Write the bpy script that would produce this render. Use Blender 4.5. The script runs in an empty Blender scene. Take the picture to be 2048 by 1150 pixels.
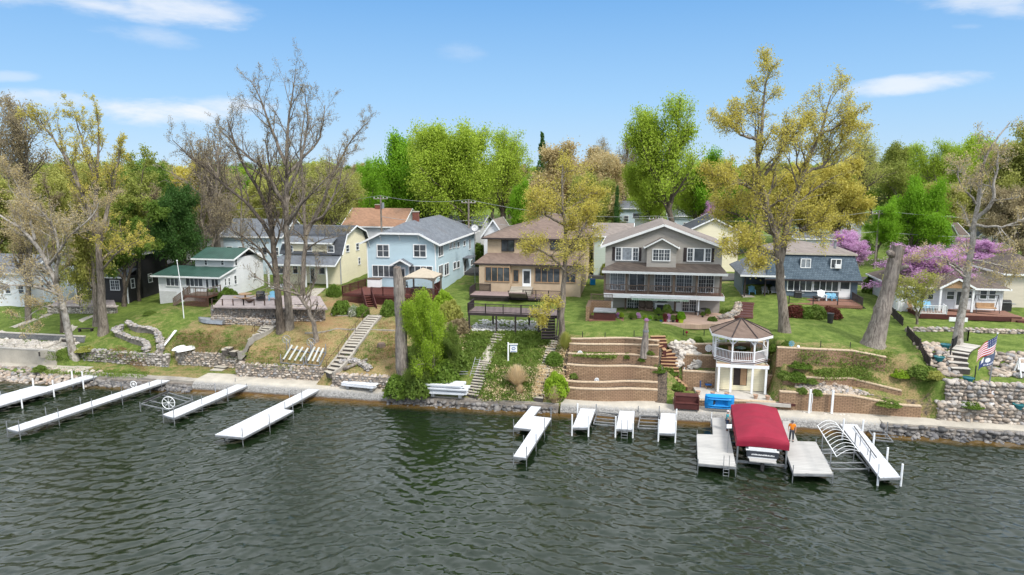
import bpy,math,random
import numpy as np
from mathutils import Vector,Matrix
random.seed(7)
SC=bpy.context.scene
COL=SC.collection
# ------------------------------------------------------------ camera
F=1365.;CX=1024.;CY=575.;HZ=345.;H=22.
P=math.atan((CY-HZ)/F)
cp,sp=math.cos(P),math.sin(P)
cam_d=bpy.data.cameras.new("camera");cam_d.sensor_width=36;cam_d.lens=36*F/2048
cam_d.clip_start=0.5;cam_d.clip_end=4000
cam=bpy.data.objects.new("camera",cam_d);COL.objects.link(cam)
cam.location=(0,0,H);cam.rotation_euler=(math.pi/2-P,0,0)
SC.camera=cam
SC.view_settings.view_transform='Standard';SC.view_settings.look='None'
SC.view_settings.gamma=1;SC.view_settings.use_curve_mapping=False
SC.view_settings.exposure=0.75
SC.cycles.max_bounces=6;SC.cycles.diffuse_bounces=3;SC.cycles.glossy_bounces=3
SC.cycles.transmission_bounces=3;SC.cycles.transparent_max_bounces=6
SC.cycles.caustics_reflective=False;SC.cycles.caustics_refractive=False
SC.cycles.use_denoising=True
# ------------------------------------------------------------ node helper
class NT:
 def __init__(s,tree):s.t=tree
 def n(s,typ,ins=None,**kw):
  nd=s.t.nodes.new(typ)
  for k,v in kw.items():setattr(nd,k,v)
  for k,v in (ins or {}).items():
   sock=nd.inputs[k]
   if isinstance(v,bpy.types.NodeSocket):s.t.links.new(v,sock)
   else:sock.default_value=v
  return nd
 def m(s,op,a,b=0.0,c=0.0,clamp=False):
  nd=s.n('ShaderNodeMath',{0:a,1:b,2:c},operation=op);nd.use_clamp=clamp
  return nd.outputs[0]
 def vm(s,op,a,b=None):
  nd=s.n('ShaderNodeVectorMath',{0:a} if b is None else {0:a,1:b},operation=op)
  return nd
 def mix(s,fac,a,b,blend='MIX'):
  nd=s.t.nodes.new('ShaderNodeMix');nd.data_type='RGBA';nd.blend_type=blend
  for i,v in ((0,fac),(6,a),(7,b)):
   if isinstance(v,bpy.types.NodeSocket):s.t.links.new(v,nd.inputs[i])
   else:nd.inputs[i].default_value=v if i==0 else c4(v)
  return nd.outputs[2]
 def noise(s,vec,scale,detail=3,rough=.55,dist=0.):
  return s.n('ShaderNodeTexNoise',{'Vector':vec,'Scale':scale,'Detail':detail,'Roughness':rough,'Distortion':dist})
 def ramp(s,fac,stops,interp='LINEAR'):
  nd=s.n('ShaderNodeValToRGB',{0:fac});cr=nd.color_ramp;cr.interpolation=interp
  while len(cr.elements)<len(stops):cr.elements.new(0.5)
  for e,(p_,c) in zip(cr.elements,stops):e.position=p_;e.color=c4(c)
  return nd.outputs[0]
 def step(s,x,a,b):
  return s.n('ShaderNodeMapRange',{0:x,1:a,2:b,3:0.,4:1.},interpolation_type='SMOOTHSTEP').outputs[0]
def c4(c):
 if isinstance(c,(int,float)):return (c,c,c,1)
 return tuple(c) if len(c)==4 else (*c,1)
def ray(px,py):
 a=(px-CX)/F;b=(CY-py)/F
 return (a,cp+b*sp,-sp+b*cp)
 # ------------------------------------------------------------ sky
SUN_EL,SUN_AZ=math.radians(50),math.radians(140)
W=bpy.data.worlds.new("World");SC.world=W;W.use_nodes=True
t=NT(W.node_tree);W.node_tree.nodes.clear()
sky=t.n('ShaderNodeTexSky',sky_type='NISHITA',sun_disc=False,sun_elevation=SUN_EL,sun_rotation=SUN_AZ,altitude=100,air_density=1.0,dust_density=0.0,ozone_density=1.0)
dirv=t.n('ShaderNodeTexCoord').outputs['Generated']
sep=t.n('ShaderNodeSeparateXYZ',{0:dirv})
warp=t.n('ShaderNodeMapping',{'Vector':dirv,'Scale':(1.0,1.0,3.4)}).outputs[0]
nz=t.noise(warp,7.0,6,.6,.4).outputs[0]
nz2=t.noise(warp,26.0,4,.6,.3).outputs[0]
nzz=t.m('ADD',t.m('MULTIPLY',nz,.75),t.m('MULTIPLY',nz2,.25))
def cloud(px,py,w,h,k,tilt=0.):
 """one cloud patch: a soft ellipse of directions broken up by noise"""
 d=Vector(ray(px,py)).normalized()
 r=Vector((1,0,0))-d*d.x;r.normalize();u=r.cross(d)
 r,u=r*math.cos(tilt)+u*math.sin(tilt),u*math.cos(tilt)-r*math.sin(tilt)
 a=t.m('MULTIPLY',t.vm('DOT_PRODUCT',dirv,tuple(r)).outputs['Value'],F/w)
 b=t.m('MULTIPLY',t.vm('DOT_PRODUCT',dirv,tuple(u)).outputs['Value'],F/h)
 a=t.m('SUBTRACT',a,d.dot(r)*F/w);b=t.m('SUBTRACT',b,d.dot(u)*F/h)
 q=t.m('ADD',t.m('POWER',t.m('ABSOLUTE',a),2.),t.m('POWER',t.m('ABSOLUTE',b),2.))
 m_=t.m('SUBTRACT',1.0,q)
 m_=t.m('ADD',m_,t.m('MULTIPLY',t.m('SUBTRACT',nzz,.5),4.2))
 fr=t.step(t.vm('DOT_PRODUCT',dirv,tuple(d)).outputs['Value'],.6,.9)
 return t.m('MULTIPLY',t.m('MULTIPLY',t.step(m_,0.0,1.5),k),fr)
masks=[cloud(300,10,170,34,.75,-.08),cloud(130,-25,140,32,.5),cloud(40,203,130,20,.6),cloud(345,224,150,30,.95,.0),cloud(430,215,120,22,.7),cloud(1830,168,125,17,.75,.12),cloud(1990,10,140,24,.7,-.08),cloud(300,76,90,22,.35,-.15),cloud(925,108,55,22,.18),cloud(15,152,50,9,.35),cloud(1935,52,30,6,.3)]
cm=masks[0]
for q in masks[1:]:cm=t.m('MAXIMUM',cm,q)
over=t.m('MULTIPLY',t.step(sep.outputs[2],.25,.40),t.step(t.noise(warp,2.2,5,.6,.3).outputs[0],.26,.50))
back=t.m('MULTIPLY',t.step(t.m('MULTIPLY',sep.outputs[1],-1.),-.1,.5),.45)
cm2=t.m('MAXIMUM',t.m('MULTIPLY',over,.95),back)
el=t.m('MAXIMUM',sep.outputs[2],0.)
clear=t.ramp(t.m('MULTIPLY',el,2.2),[(0.,(3.05,4.35,5.7)),(.22,(2.1,3.75,5.8)),(.5,(1.15,2.75,5.2)),(1.,(.5,1.6,4.2))])
hsv=t.mix(.92,sky.outputs[0],clear)
skyc=t.mix(cm,hsv,(5.7,5.85,6.1,1));skyc=t.mix(cm2,skyc,(11.,11.6,12.4,1))
bg=t.n('ShaderNodeBackground',{'Color':skyc,'Strength':.10})
wo=t.n('ShaderNodeOutputWorld',{'Surface':bg.outputs[0]})
W.cycles.sampling_method='MANUAL';W.cycles.sample_map_resolution=512
# ------------------------------------------------------------ sun
sl=bpy.data.lights.new("sun",'SUN');sl.energy=2.4;sl.angle=math.radians(14);sl.color=(1,.955,.89)
sun=bpy.data.objects.new("sun",sl);COL.objects.link(sun)
sd=Vector((math.sin(SUN_AZ)*math.cos(SUN_EL),math.cos(SUN_AZ)*math.cos(SUN_EL),math.sin(SUN_EL)))
sun.rotation_euler=sd.to_track_quat('Z','Y').to_euler();sun.location=(40,-60,90)
# ------------------------------------------------------------ projection and shore frame
def atz(px,py,z):
 d=ray(px,py);k=(z-H)/d[2];return (d[0]*k,d[1]*k,z)
def aty(px,py,Y):
 d=ray(px,py);k=Y/d[1];return (d[0]*k,Y,H+d[2]*k)
TH=math.radians(-10.5);EU=(math.cos(TH),math.sin(TH));EV=(-math.sin(TH),math.cos(TH))
def uv(x,y):return (x*EU[0]+y*EU[1],x*EV[0]+y*EV[1])
def xy(u,v):return (u*EU[0]+v*EV[0],u*EU[1]+v*EV[1])
# ------------------------------------------------------------ terrain: sections of the bank across the shore
def col(px,st,z0=.95):
 z=z0;x,y,_=atz(px,st[0],z);out=[(*uv(x,y),z)]
 for py,k in st[1:]:
  if k=='w':x,y,z=aty(px,py,y)
  else:z+=k;x,y,_=atz(px,py,z)
  u,v=uv(x,y)
  if k=='w':v=out[-1][1];u=out[-1][0]
  out.append((u,v,z))
 return out
SECT=[(-61.5,[col(0,[725,(697,'w'),(676,.05),(666,'w'),(600,1.2)])]),(-50.0,[col(200,[738,(722,.35),(702,'w'),(650,1.0),(615,.9)]),col(280,[745,(730,.1),(708,'w'),(650,2),(615,.9)])]),(-40.5,[col(400,[748,(731,.1),(706,'w'),(662,2.4),(610,1.2)])]),(-31.0,[col(560,[757,(732,'w'),(700,1.4),(655,1.6),(610,.8)])]),(-23.4,[col(720,[775,(752,'w'),(735,.5),(690,1.5),(630,1.7)])]),(-6.8,[col(1000,[800,(740,2.0),(700,1.3),(662,1.3),(600,.6)])]),(3.2,[col(1150,[800,(779,'w'),(772,0),(765,'w'),(758,0),(731,'w'),(724,0),(708,'w'),(703,0),(688,'w'),(683,0),(678,'w'),(647,.35)]),col(1250,[801,(778,'w'),(771,0),(764,'w'),(759,0),(734,'w'),(728,0),(711,'w'),(708,0),(692,'w'),(688,0),(679,'w'),(647,.3)]),col(1335,[806,(785,'w'),(782,0),(770,'w'),(765,0),(742,'w'),(735,.2),(718,'w'),(712,.3),(694,'w'),(690,0),(684,'w'),(647,.4)])]),(12.9,[col(1400,[812,(802,'w'),(778,0),(745,'w'),(735,.1),(712,'w'),(704,.1),(690,'w'),(645,.4)]),col(1500,[817,(804,'w'),(780,0),(752,'w'),(735,.3),(715,'w'),(705,.2),(687,'w'),(645,.4)]),col(1580,[820,(808,'w'),(788,0),(752,'w'),(737,.4),(727,'w'),(700,.8),(682,'w'),(645,.3)])]),(25.6,[col(1650,[824,(790,'w'),(772,.4),(758,'w'),(727,1.2),(701,'w'),(640,.5)]),col(1700,[826,(793,'w'),(770,.4),(758,'w'),(727,1.1),(703,'w'),(640,.5)]),col(1800,[833,(812,'w'),(790,.5),(783,'w'),(745,1.4),(722,'w'),(650,.9)])]),(999,[col(1950,[843,(812,'w'),(806,.05),(768,'w'),(752,.1),(703,1.6),(630,.5)])]),]
def _prof(cols,u):
 n=len(cols[0]);V=[59.0,60.35,60.6];Z=[-2.2,-1.6,.84]
 if len(cols)==1:vs=[c[1] for c in cols[0]];zs=[c[2] for c in cols[0]]
 else:
  vs=[];zs=[]
  for i in range(n):
   us=[c[i][0] for c in cols];o=np.argsort(us);us=np.array(us)[o]
   vs.append(np.interp(u,us,np.array([c[i][1] for c in cols])[o]));zs.append(np.interp(u,us,np.array([c[i][2] for c in cols])[o]))
 if n>9:vs=[v+.28*math.sin(u*.62+i*.22)*(i<n-1) for i,v in enumerate(vs)]
 last=-9
 for v,z in zip(vs,zs):
  v=max(v,V[-1]+.03)
  if abs(v-last)<.1:v=last+.12
  V.append(v);Z.append(z);last=v
 zl=Z[-1]
 V+=[max(V[-1]+6,88),104,122,180,320,1400];Z+=[zl+.5,max(zl+.8,6.9),7.6,9.5,12,14]
 return V,Z
_ub=[-999]+[s[0] for s in SECT]
def prof_z(u,v):
 """terrain height along one line u for an array (or number) v"""
 i=0
 while i<len(SECT)-1 and u>SECT[i][0]:i+=1
 z=np.interp(v,*_prof(SECT[i][1],u))
 for j,s in ((i,1),(i-1,-1)):
  if 0<=j<len(SECT)-1:
   d=abs(u-SECT[j][0]);hw=(1.6 if j==6 else .5 if j not in (4,0) else 1.2)+np.clip((np.asarray(v)-70)/8,0,1)*3.2
   if d<np.max(hw):
    z2=np.interp(v,*_prof(SECT[j+1 if s>0 else j][1],u));w_=np.minimum(1,.5+.5*d/hw);z=z*w_+z2*(1-w_)
 return z
_sp=[(1370,774),(1353,762),(1341,750),(1339,734),(1338,717),(1331,702),(1320,690),(1315,673)]
_sp=[Vector(atz(*p,1.5+4.25*i/7)) for i,p in enumerate(_sp)];_sp=np.array([tuple(_sp[i].lerp(_sp[i+1],k/6)) for i in range(7) for k in range(6)]+[tuple(_sp[-1])])
def carve(X,Y,Z):
 """the cutting in the bank in which the terrace stairs climb"""
 d=np.hypot(X[...,None]-_sp[:,0],Y[...,None]-_sp[:,1]);i=d.argmin(-1);m_=d.min(-1);lim=_sp[i,2]-.25+np.clip(m_-.95,0,9)*3.5;return np.where(m_<1.8,np.minimum(Z,lim),Z)
def tz(x,y):
 u,v=uv(x,y);z=float(prof_z(u,v));return float(carve(np.array(x),np.array(y),z)) if 0<u<8 and v<72 else z
def G(px,py,dz=0.):
 """the point of the terrain seen at a place of the photograph"""
 d=ray(px,py);k0=40.;k=k0
 while k<400:
  if H+d[2]*k<=tz(d[0]*k,d[1]*k)+dz:break
  k+=.5
 lo,hi=k-.5,k
 for _ in range(10):
  m_=(lo+hi)/2
  if H+d[2]*m_<=tz(d[0]*m_,d[1]*m_)+dz:hi=m_
  else:lo=m_
 return Vector((d[0]*hi,d[1]*hi,tz(d[0]*hi,d[1]*hi)+dz))
def ztop(py,x,y):
 """height at which the point above (x, y) shows at row py"""
 lo,hi=-5.,60.
 for _ in range(40):
  m_=(lo+hi)/2;z=m_-H
  if CY-F*(y*sp+z*cp)/(y*cp-z*sp)>py:lo=m_
  else:hi=m_
 return lo
 # ------------------------------------------------------------ mesh helpers
class MB:
 def __init__(s):s.v=[];s.f=[]
 def add(s,vs,fs):
  o=len(s.v);s.v+=[tuple(p) for p in vs];s.f+=[tuple(i+o for i in f) for f in fs];return s
 def box(s,x0,x1,y0,y1,z0,z1):
  return s.add([(x0,y0,z0),(x1,y0,z0),(x1,y1,z0),(x0,y1,z0),(x0,y0,z1),(x1,y0,z1),(x1,y1,z1),(x0,y1,z1)],[(0,3,2,1),(4,5,6,7),(0,1,5,4),(1,2,6,5),(2,3,7,6),(3,0,4,7)])
 def beam(s,p,q,w,h,up=(0,0,1)):
  p=Vector(p);q=Vector(q);d=q-p
  if d.length<1e-6:return s
  d.normalize();r=d.cross(Vector(up))
  if r.length<1e-4:r=d.cross(Vector((0,1,0)))
  r.normalize();u=r.cross(d);r*=w/2;u*=h/2
  return s.add([p-r-u,p+r-u,p+r+u,p-r+u,q-r-u,q+r-u,q+r+u,q-r+u],[(0,1,2,3),(7,6,5,4),(0,4,5,1),(1,5,6,2),(2,6,7,3),(3,7,4,0)])
 def tube(s,pts,rr,n=8,closed=False,caps=True):
  pts=[Vector(p) for p in pts];m_=len(pts)
  if isinstance(rr,(int,float)):rr=[rr]*m_
  vs=[];ref=None
  for i,p in enumerate(pts):
   if closed:d=pts[(i+1)%m_]-pts[i-1]
   else:d=pts[min(i+1,m_-1)]-pts[max(i-1,0)]
   d.normalize()
   if ref is None:ref=Vector((1,0,0)) if abs(d.z)>.7 else Vector((0,0,1))
   a=(ref-d*ref.dot(d)).normalized();b=d.cross(a);ref=a
   for k in range(n):
    th=2*math.pi*k/n;vs.append(p+(a*math.cos(th)+b*math.sin(th))*rr[i])
  fs=[]
  for i in range(m_ if closed else m_-1):
   j=(i+1)%m_
   for k in range(n):fs.append((i*n+k,i*n+(k+1)%n,j*n+(k+1)%n,j*n+k))
  if not closed and caps:fs+=[tuple(range(n-1,-1,-1)),tuple((m_-1)*n+k for k in range(n))]
  return s.add(vs,fs)
 def prism(s,poly,a,b,ax='y'):
  """a polygon of (s, z) pairs pushed along an axis from a to b"""
  n=len(poly)
  f={'y':lambda p,w:(p[0],w,p[1]),'x':lambda p,w:(w,p[0],p[1]),'z':lambda p,w:(p[0],p[1],w)}[ax]
  vs=[f(p,a) for p in poly]+[f(p,b) for p in poly]
  return s.add(vs,[tuple(range(n)),tuple(range(2*n-1,n-1,-1))]+[(i,n+i,n+(i+1)%n,(i+1)%n) for i in range(n)])
 def slab(s,poly,t_):
  """a flat 3D polygon thickened downwards"""
  n=len(poly);vs=list(poly)+[(p[0],p[1],p[2]-t_) for p in poly]
  return s.add(vs,[tuple(range(n)),tuple(range(2*n-1,n-1,-1))]+[(i,n+i,n+(i+1)%n,(i+1)%n) for i in range(n)])
 def lathe(s,prof,n=16,c=(0,0,0)):
  vs=[(c[0]+r*math.cos(2*math.pi*k/n),c[1]+r*math.sin(2*math.pi*k/n),c[2]+z) for r,z in prof for k in range(n)]
  m_=len(prof);fs=[(i*n+k,i*n+(k+1)%n,(i+1)*n+(k+1)%n,(i+1)*n+k) for i in range(m_-1) for k in range(n)]
  return s.add(vs,fs+[tuple(range(n-1,-1,-1)),tuple((m_-1)*n+k for k in range(n))])
 def ball(s,c,r,n=10,m_=7):
  rx,ry,rz=(r,r,r) if isinstance(r,(int,float)) else r
  vs=[(c[0],c[1],c[2]+rz)]
  for i in range(1,m_):
   a=math.pi*i/m_
   for k in range(n):b=2*math.pi*k/n;vs.append((c[0]+rx*math.sin(a)*math.cos(b),c[1]+ry*math.sin(a)*math.sin(b),c[2]+rz*math.cos(a)))
  vs.append((c[0],c[1],c[2]-rz));fs=[]
  for k in range(n):
   fs.append((0,1+k,1+(k+1)%n));e=len(vs)-1;b0=1+(m_-2)*n;fs.append((e,b0+(k+1)%n,b0+k))
   for i in range(m_-2):a0=1+i*n;fs.append((a0+k,a0+n+k,a0+n+(k+1)%n,a0+(k+1)%n))
  return s.add(vs,fs)
 def ribbon(s,pts,w,z0,z1):
  """a wall along a ground line: pts (x, y), z0 / z1 heights (numbers or lists)"""
  n=len(pts);z0=[z0]*n if isinstance(z0,(int,float)) else z0;z1=[z1]*n if isinstance(z1,(int,float)) else z1
  vs=[]
  for i,p in enumerate(pts):
   a=Vector(pts[max(i-1,0)][:2]);b=Vector(pts[min(i+1,n-1)][:2]);d=(b-a).normalized();r=Vector((-d.y,d.x))*w/2;q=Vector(p[:2])
   vs+=[(*(q-r),z0[i]),(*(q+r),z0[i]),(*(q+r),z1[i]),(*(q-r),z1[i])]
  fs=[(0,1,2,3),tuple((n-1)*4+k for k in (3,2,1,0))]
  for i in range(n-1):
   for k in range(4):fs.append((i*4+k,i*4+4+k,i*4+4+(k+1)%4,i*4+(k+1)%4))
  return s.add(vs,fs)
 def mesh(s,name,m_,smooth=False):
  me=bpy.data.meshes.new(name);me.from_pydata(s.v,[],s.f);me.materials.append(m_)
  if smooth:me.polygons.foreach_set('use_smooth',[True]*len(me.polygons))
  me.validate();me.update()
  return me
 def build(s,name,m_,parent=None,smooth=False,label=None):
  o=bpy.data.objects.new(name,s.mesh(name,m_,smooth));COL.objects.link(o)
  if parent is not None:o.parent=parent
  if label:o['label']=label
  return o
def quads(name,V,m_,parent=None,smooth=False):
 """a mesh of loose quads from an (n, 4, 3) array"""
 n=len(V);me=bpy.data.meshes.new(name);me.vertices.add(n*4);me.vertices.foreach_set('co',np.asarray(V,np.float32).ravel())
 me.loops.add(n*4);me.loops.foreach_set('vertex_index',np.arange(n*4,dtype=np.int32))
 me.polygons.add(n);me.polygons.foreach_set('loop_start',np.arange(0,n*4,4,dtype=np.int32));me.polygons.foreach_set('loop_total',np.full(n,4,np.int32))
 me.materials.append(m_);me.update(calc_edges=True)
 return put(name,me,parent)
def put(name,me,parent=None):
 o=bpy.data.objects.new(name,me);COL.objects.link(o)
 if parent is not None:o.parent=parent
 return o
def faces_mesh(name,V,Fq,m_,smooth=False):
 """a mesh from vertex array and quad/tri index array"""
 V=np.asarray(V,np.float32);Fq=np.asarray(Fq,np.int32);k=Fq.shape[1];n=len(Fq)
 me=bpy.data.meshes.new(name);me.vertices.add(len(V));me.vertices.foreach_set('co',V.ravel())
 me.loops.add(n*k);me.loops.foreach_set('vertex_index',Fq.ravel())
 me.polygons.add(n);me.polygons.foreach_set('loop_start',np.arange(0,n*k,k,dtype=np.int32));me.polygons.foreach_set('loop_total',np.full(n,k,np.int32))
 me.materials.append(m_)
 if smooth:me.polygons.foreach_set('use_smooth',np.ones(n,bool))
 me.update(calc_edges=True);return me
def tag(o,label,cat,group=None,kind="thing"):
 o['label']=label;o['category']=cat
 if group:o['group']=group
 if kind:o['kind']=kind
 return o
def thing(name,label,cat,loc=(0,0,0),rz=0.,group=None):
 o=bpy.data.objects.new(name,None);COL.objects.link(o);o.location=loc;o.rotation_euler=(0,0,rz);o.empty_display_size=.3
 return tag(o,label,cat,group)
def struct(o):o['kind']='structure';return o
def copy_tree(o,parent=None):
 c=o.copy();COL.objects.link(c)
 if parent is not None:c.parent=parent
 for ch in list(o.children):copy_tree(ch,c)
 return c
 # ------------------------------------------------------------ materials
def newmat(name):
 m_=bpy.data.materials.new(name);m_.use_nodes=True;m_.node_tree.nodes.clear();return m_,NT(m_.node_tree)
def finish(t,base,rough=.7,bump=None,bs=.3,bd=.02,metal=0.,spec=.3,trans=0.):
 ins={'Base Color':base if isinstance(base,bpy.types.NodeSocket) else c4(base),'Roughness':rough,'Metallic':metal,'Specular IOR Level':spec}
 b=t.n('ShaderNodeBsdfPrincipled',ins)
 if bump is not None:
  bp=t.n('ShaderNodeBump',{'Height':bump,'Strength':bs,'Distance':bd});t.t.links.new(bp.outputs[0],b.inputs['Normal'])
 out=b.outputs[0]
 if trans:
  tr=t.n('ShaderNodeBsdfTranslucent',{'Color':base if isinstance(base,bpy.types.NodeSocket) else c4(base)})
  out=t.n('ShaderNodeMixShader',{0:trans,1:out,2:tr.outputs[0]}).outputs[0]
 t.n('ShaderNodeOutputMaterial',{'Surface':out})
def OC(t):return t.n('ShaderNodeTexCoord').outputs['Object']
def m_plain(name,a,b=None,scale=1.5,rough=.6,bump=.0,metal=0.,spec=.3,fine=18.):
 m_,t=newmat(name);co=OC(t);b=b or tuple(x*.75 for x in a)
 n1=t.noise(co,scale,5,.6).outputs[0];n2=t.noise(co,fine,3,.6).outputs[0]
 f=t.step(t.m('ADD',t.m('MULTIPLY',n1,.7),t.m('MULTIPLY',n2,.3)),.35,.65)
 finish(t,t.mix(f,a,b),rough,n2 if bump else None,bump,.02,metal,spec);return m_
def m_siding(name,a,b=None,pitch=.16,rough=.6):
 m_,t=newmat(name);co=OC(t);b=b or tuple(x*.86 for x in a)
 z=t.n('ShaderNodeSeparateXYZ',{0:co}).outputs[2]
 fr=t.m('FRACT',t.m('DIVIDE',z,pitch))
 row=t.m('FLOOR',t.m('DIVIDE',z,pitch))
 wn=t.n('ShaderNodeTexWhiteNoise',{'W':row},noise_dimensions='1D').outputs[0]
 n1=t.noise(co,.7,4,.6).outputs[0]
 c=t.mix(t.m('ADD',t.m('MULTIPLY',wn,.35),t.m('MULTIPLY',t.step(n1,.35,.7),.5)),a,b)
 gap=t.step(fr,.0,.14)
 c=t.mix(gap,tuple(x*.55 for x in a),c)
 finish(t,c,rough,t.m('SUBTRACT',1.,fr),.6,.03);return m_
def m_tiles(name,a,b,ph=.14,pw=.32,mort=None,rough=.85,c3=None,bs=.5,mw=.1):
 """rows of shingles or blocks that read on any slope or face"""
 m_,t=newmat(name);co=OC(t);s_=t.n('ShaderNodeSeparateXYZ',{0:co})
 h=t.m('ADD',s_.outputs[0],t.m('MULTIPLY',s_.outputs[1],1.0))
 zr=t.m('DIVIDE',s_.outputs[2],ph);row=t.m('FLOOR',zr)
 cl=t.m('ADD',t.m('DIVIDE',h,pw),t.m('MULTIPLY',row,.5));ci=t.m('FLOOR',cl)
 cv=t.n('ShaderNodeCombineXYZ',{0:ci,1:row}).outputs[0]
 wn=t.n('ShaderNodeTexWhiteNoise',{'Vector':cv},noise_dimensions='2D').outputs[0]
 n1=t.noise(co,.5,5,.6).outputs[0];n2=t.noise(co,9.,3,.6).outputs[0]
 f=t.m('ADD',t.m('ADD',t.m('MULTIPLY',wn,.6),t.m('MULTIPLY',t.step(n1,.3,.7),.3)),t.m('MULTIPLY',n2,.15),clamp=True)
 c=t.mix(f,a,b)
 if c3:c=t.mix(t.m('MULTIPLY',t.step(t.noise(co,.28,4,.65).outputs[0],.5,.68),.7),c,c3)
 e=t.m('MULTIPLY',t.step(t.m('FRACT',zr),0.,mw*1.4),t.step(t.m('FRACT',cl),0.,mw))
 if mort:c=t.mix(e,mort,c)
 finish(t,c,rough,t.m('ADD',t.m('MULTIPLY',e,.6),t.m('MULTIPLY',n2,.5)),bs,.03,0,.15);return m_
def m_boards(name,a,b,gap,ang=0.,pitch=.14,rough=.7,panel=0.):
 m_,t=newmat(name);co=OC(t);d=t.vm('DOT_PRODUCT',co,(math.cos(ang),math.sin(ang),0)).outputs['Value']
 q=t.m('DIVIDE',d,pitch);wn=t.n('ShaderNodeTexWhiteNoise',{'W':t.m('FLOOR',q)},noise_dimensions='1D').outputs[0];n1=t.noise(co,.9,5,.65).outputs[0];n2=t.noise(co,12.,3,.6).outputs[0]
 f=t.m('ADD',t.m('MULTIPLY',wn,.45),t.m('ADD',t.m('MULTIPLY',t.step(n1,.35,.68),.45),t.m('MULTIPLY',n2,.2)),clamp=True);c=t.mix(f,a,b);e=t.step(t.m('FRACT',q),0.,.16);c=t.mix(e,gap,c)
 if panel:c=t.mix(t.step(t.m('FRACT',t.m('DIVIDE',d,panel)),0.,.03),tuple(x*.8 for x in gap),c)
 finish(t,c,rough,e,.4,.02);return m_
def m_rand(name,stops,rough=.8,bump=.4,trans=0.,big=.0,spec=.2,scale=9.):
 """a colour of its own for every loose piece of the mesh (stones, leaves)"""
 m_,t=newmat(name);r=t.n('ShaderNodeNewGeometry').outputs['Random Per Island']
 co=OC(t)
 if big:r=t.m('ADD',t.m('MULTIPLY',r,1-big),t.m('MULTIPLY',t.step(t.noise(co,.35,2,.5).outputs[0],.35,.65),big))
 c=t.ramp(r,stops)
 nb=None
 if bump:nb=t.noise(co,scale,3,.6).outputs[0];c=t.mix(t.m('MULTIPLY',t.step(nb,.35,.7),.35),c,tuple(x*.5 for x in stops[0][1][:3]))
 finish(t,c,rough,nb,bump,.03,0,spec,trans);return m_
def ramp4(*cs):return [(i/(len(cs)-1),c) for i,c in enumerate(cs)]
M={}
M['white']=m_plain('white_paint',(.78,.79,.79),(.70,.71,.71),1.,.5)
M['deckwhite']=m_plain('white_dock_boards',(.72,.735,.76),(.60,.62,.65),.8,.6,.1)
M['deckgrey']=m_boards('grey_dock_boards',(.43,.42,.395),(.35,.34,.32),(.26,.255,.24),TH+math.pi/2,.3,.7,2.4)
M['alu']=m_plain('aluminium',(.42,.43,.44),(.30,.31,.32),3.,.42,0,.7)
M['galv']=m_plain('galvanised_steel',(.36,.37,.38),(.22,.23,.24),2.,.5,0,.5)
M['rust']=m_plain('rusty_steel',(.10,.055,.035),(.05,.035,.03),4.,.8)
M['black']=m_plain('black_metal',(.02,.02,.022),(.035,.035,.035),3.,.5)
M['darkplastic']=m_plain('dark_rubber',(.03,.03,.032),(.05,.05,.05),3.,.6)
M['concrete']=m_plain('concrete',(.46,.42,.35),(.34,.31,.26),.6,.85,.3,fine=9.)
M['concrete_old']=m_plain('weathered_concrete',(.36,.33,.28),(.22,.20,.175),.8,.9,.35,fine=7.)
M['slate_walk']=m_plain('pale_paving',(.48,.45,.40),(.38,.355,.32),1.,.8,.2)
M['cover']=m_plain('red_canvas',(.25,.012,.034),(.20,.009,.027),.9,.75,.15)
M['blueplastic']=m_plain('blue_plastic',(.012,.25,.62),(.01,.20,.52),1.,.35)
M['teal']=m_plain('teal_glaze',(.02,.16,.18),(.015,.11,.13),2.,.3)
M['glass']=None
M['wood_red']=m_boards('red_brown_deck_boards',(.15,.045,.032),(.10,.03,.022),(.03,.01,.008))
M['wood_redp']=m_plain('red_brown_paint',(.085,.026,.022),(.06,.018,.016),2.,.65)
M['wood_dark']=m_plain('dark_stained_timber',(.045,.034,.034),(.028,.022,.022),2.,.7)
M['deck_pink']=m_boards('weathered_deck_boards',(.30,.22,.21),(.22,.165,.155),(.09,.07,.065))
M['deck_brown']=m_boards('brown_deck_boards',(.25,.125,.085),(.19,.095,.065),(.08,.04,.03))
M['wood_old']=m_plain('bare_old_wood',(.17,.12,.09),(.10,.075,.06),3.,.85,.3)
M['wood_tan']=m_plain('tan_timber',(.42,.27,.15),(.33,.2,.11),3.,.7)
def m_bark(name,a,b,zs=.22,sc=7.):
 m_,t=newmat(name);co=t.n('ShaderNodeMapping',{'Vector':OC(t),'Scale':(1,1,zs)}).outputs[0];n1=t.noise(co,sc,5,.7,.6).outputs[0];n2=t.noise(OC(t),.8,4,.6).outputs[0]
 f=t.m('ADD',t.m('MULTIPLY',t.step(n1,.38,.60),.65),t.m('MULTIPLY',t.step(n2,.35,.65),.35));finish(t,t.mix(f,b,a),.95,n1,1.,.12,0,.1);return m_
M['bark']=m_bark('grey_brown_bark',(.29,.25,.205),(.09,.074,.06))
M['bark_dark']=m_bark('dark_bark',(.17,.14,.11),(.05,.04,.033))
M['bark_pale']=m_bark('pale_mottled_bark',(.44,.41,.365),(.17,.145,.12),.6,4.)
M['bark_grey']=m_bark('bare_grey_trunk',(.33,.29,.25),(.12,.10,.088),.16,6.)
def m_glass():
 m_,t=newmat('window_glass');co=OC(t)
 r=t.n('ShaderNodeNewGeometry').outputs['Random Per Island']
 v=t.m('ADD',t.m('MULTIPLY',t.step(t.noise(co,1.3,2,.5).outputs[0],.4,.65),.5),t.m('MULTIPLY',r,.5))
 c=t.mix(v,(.018,.022,.026,1),(.09,.10,.11,1))
 finish(t,c,.07,None,spec=.6);return m_
M['glass']=m_glass()
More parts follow.
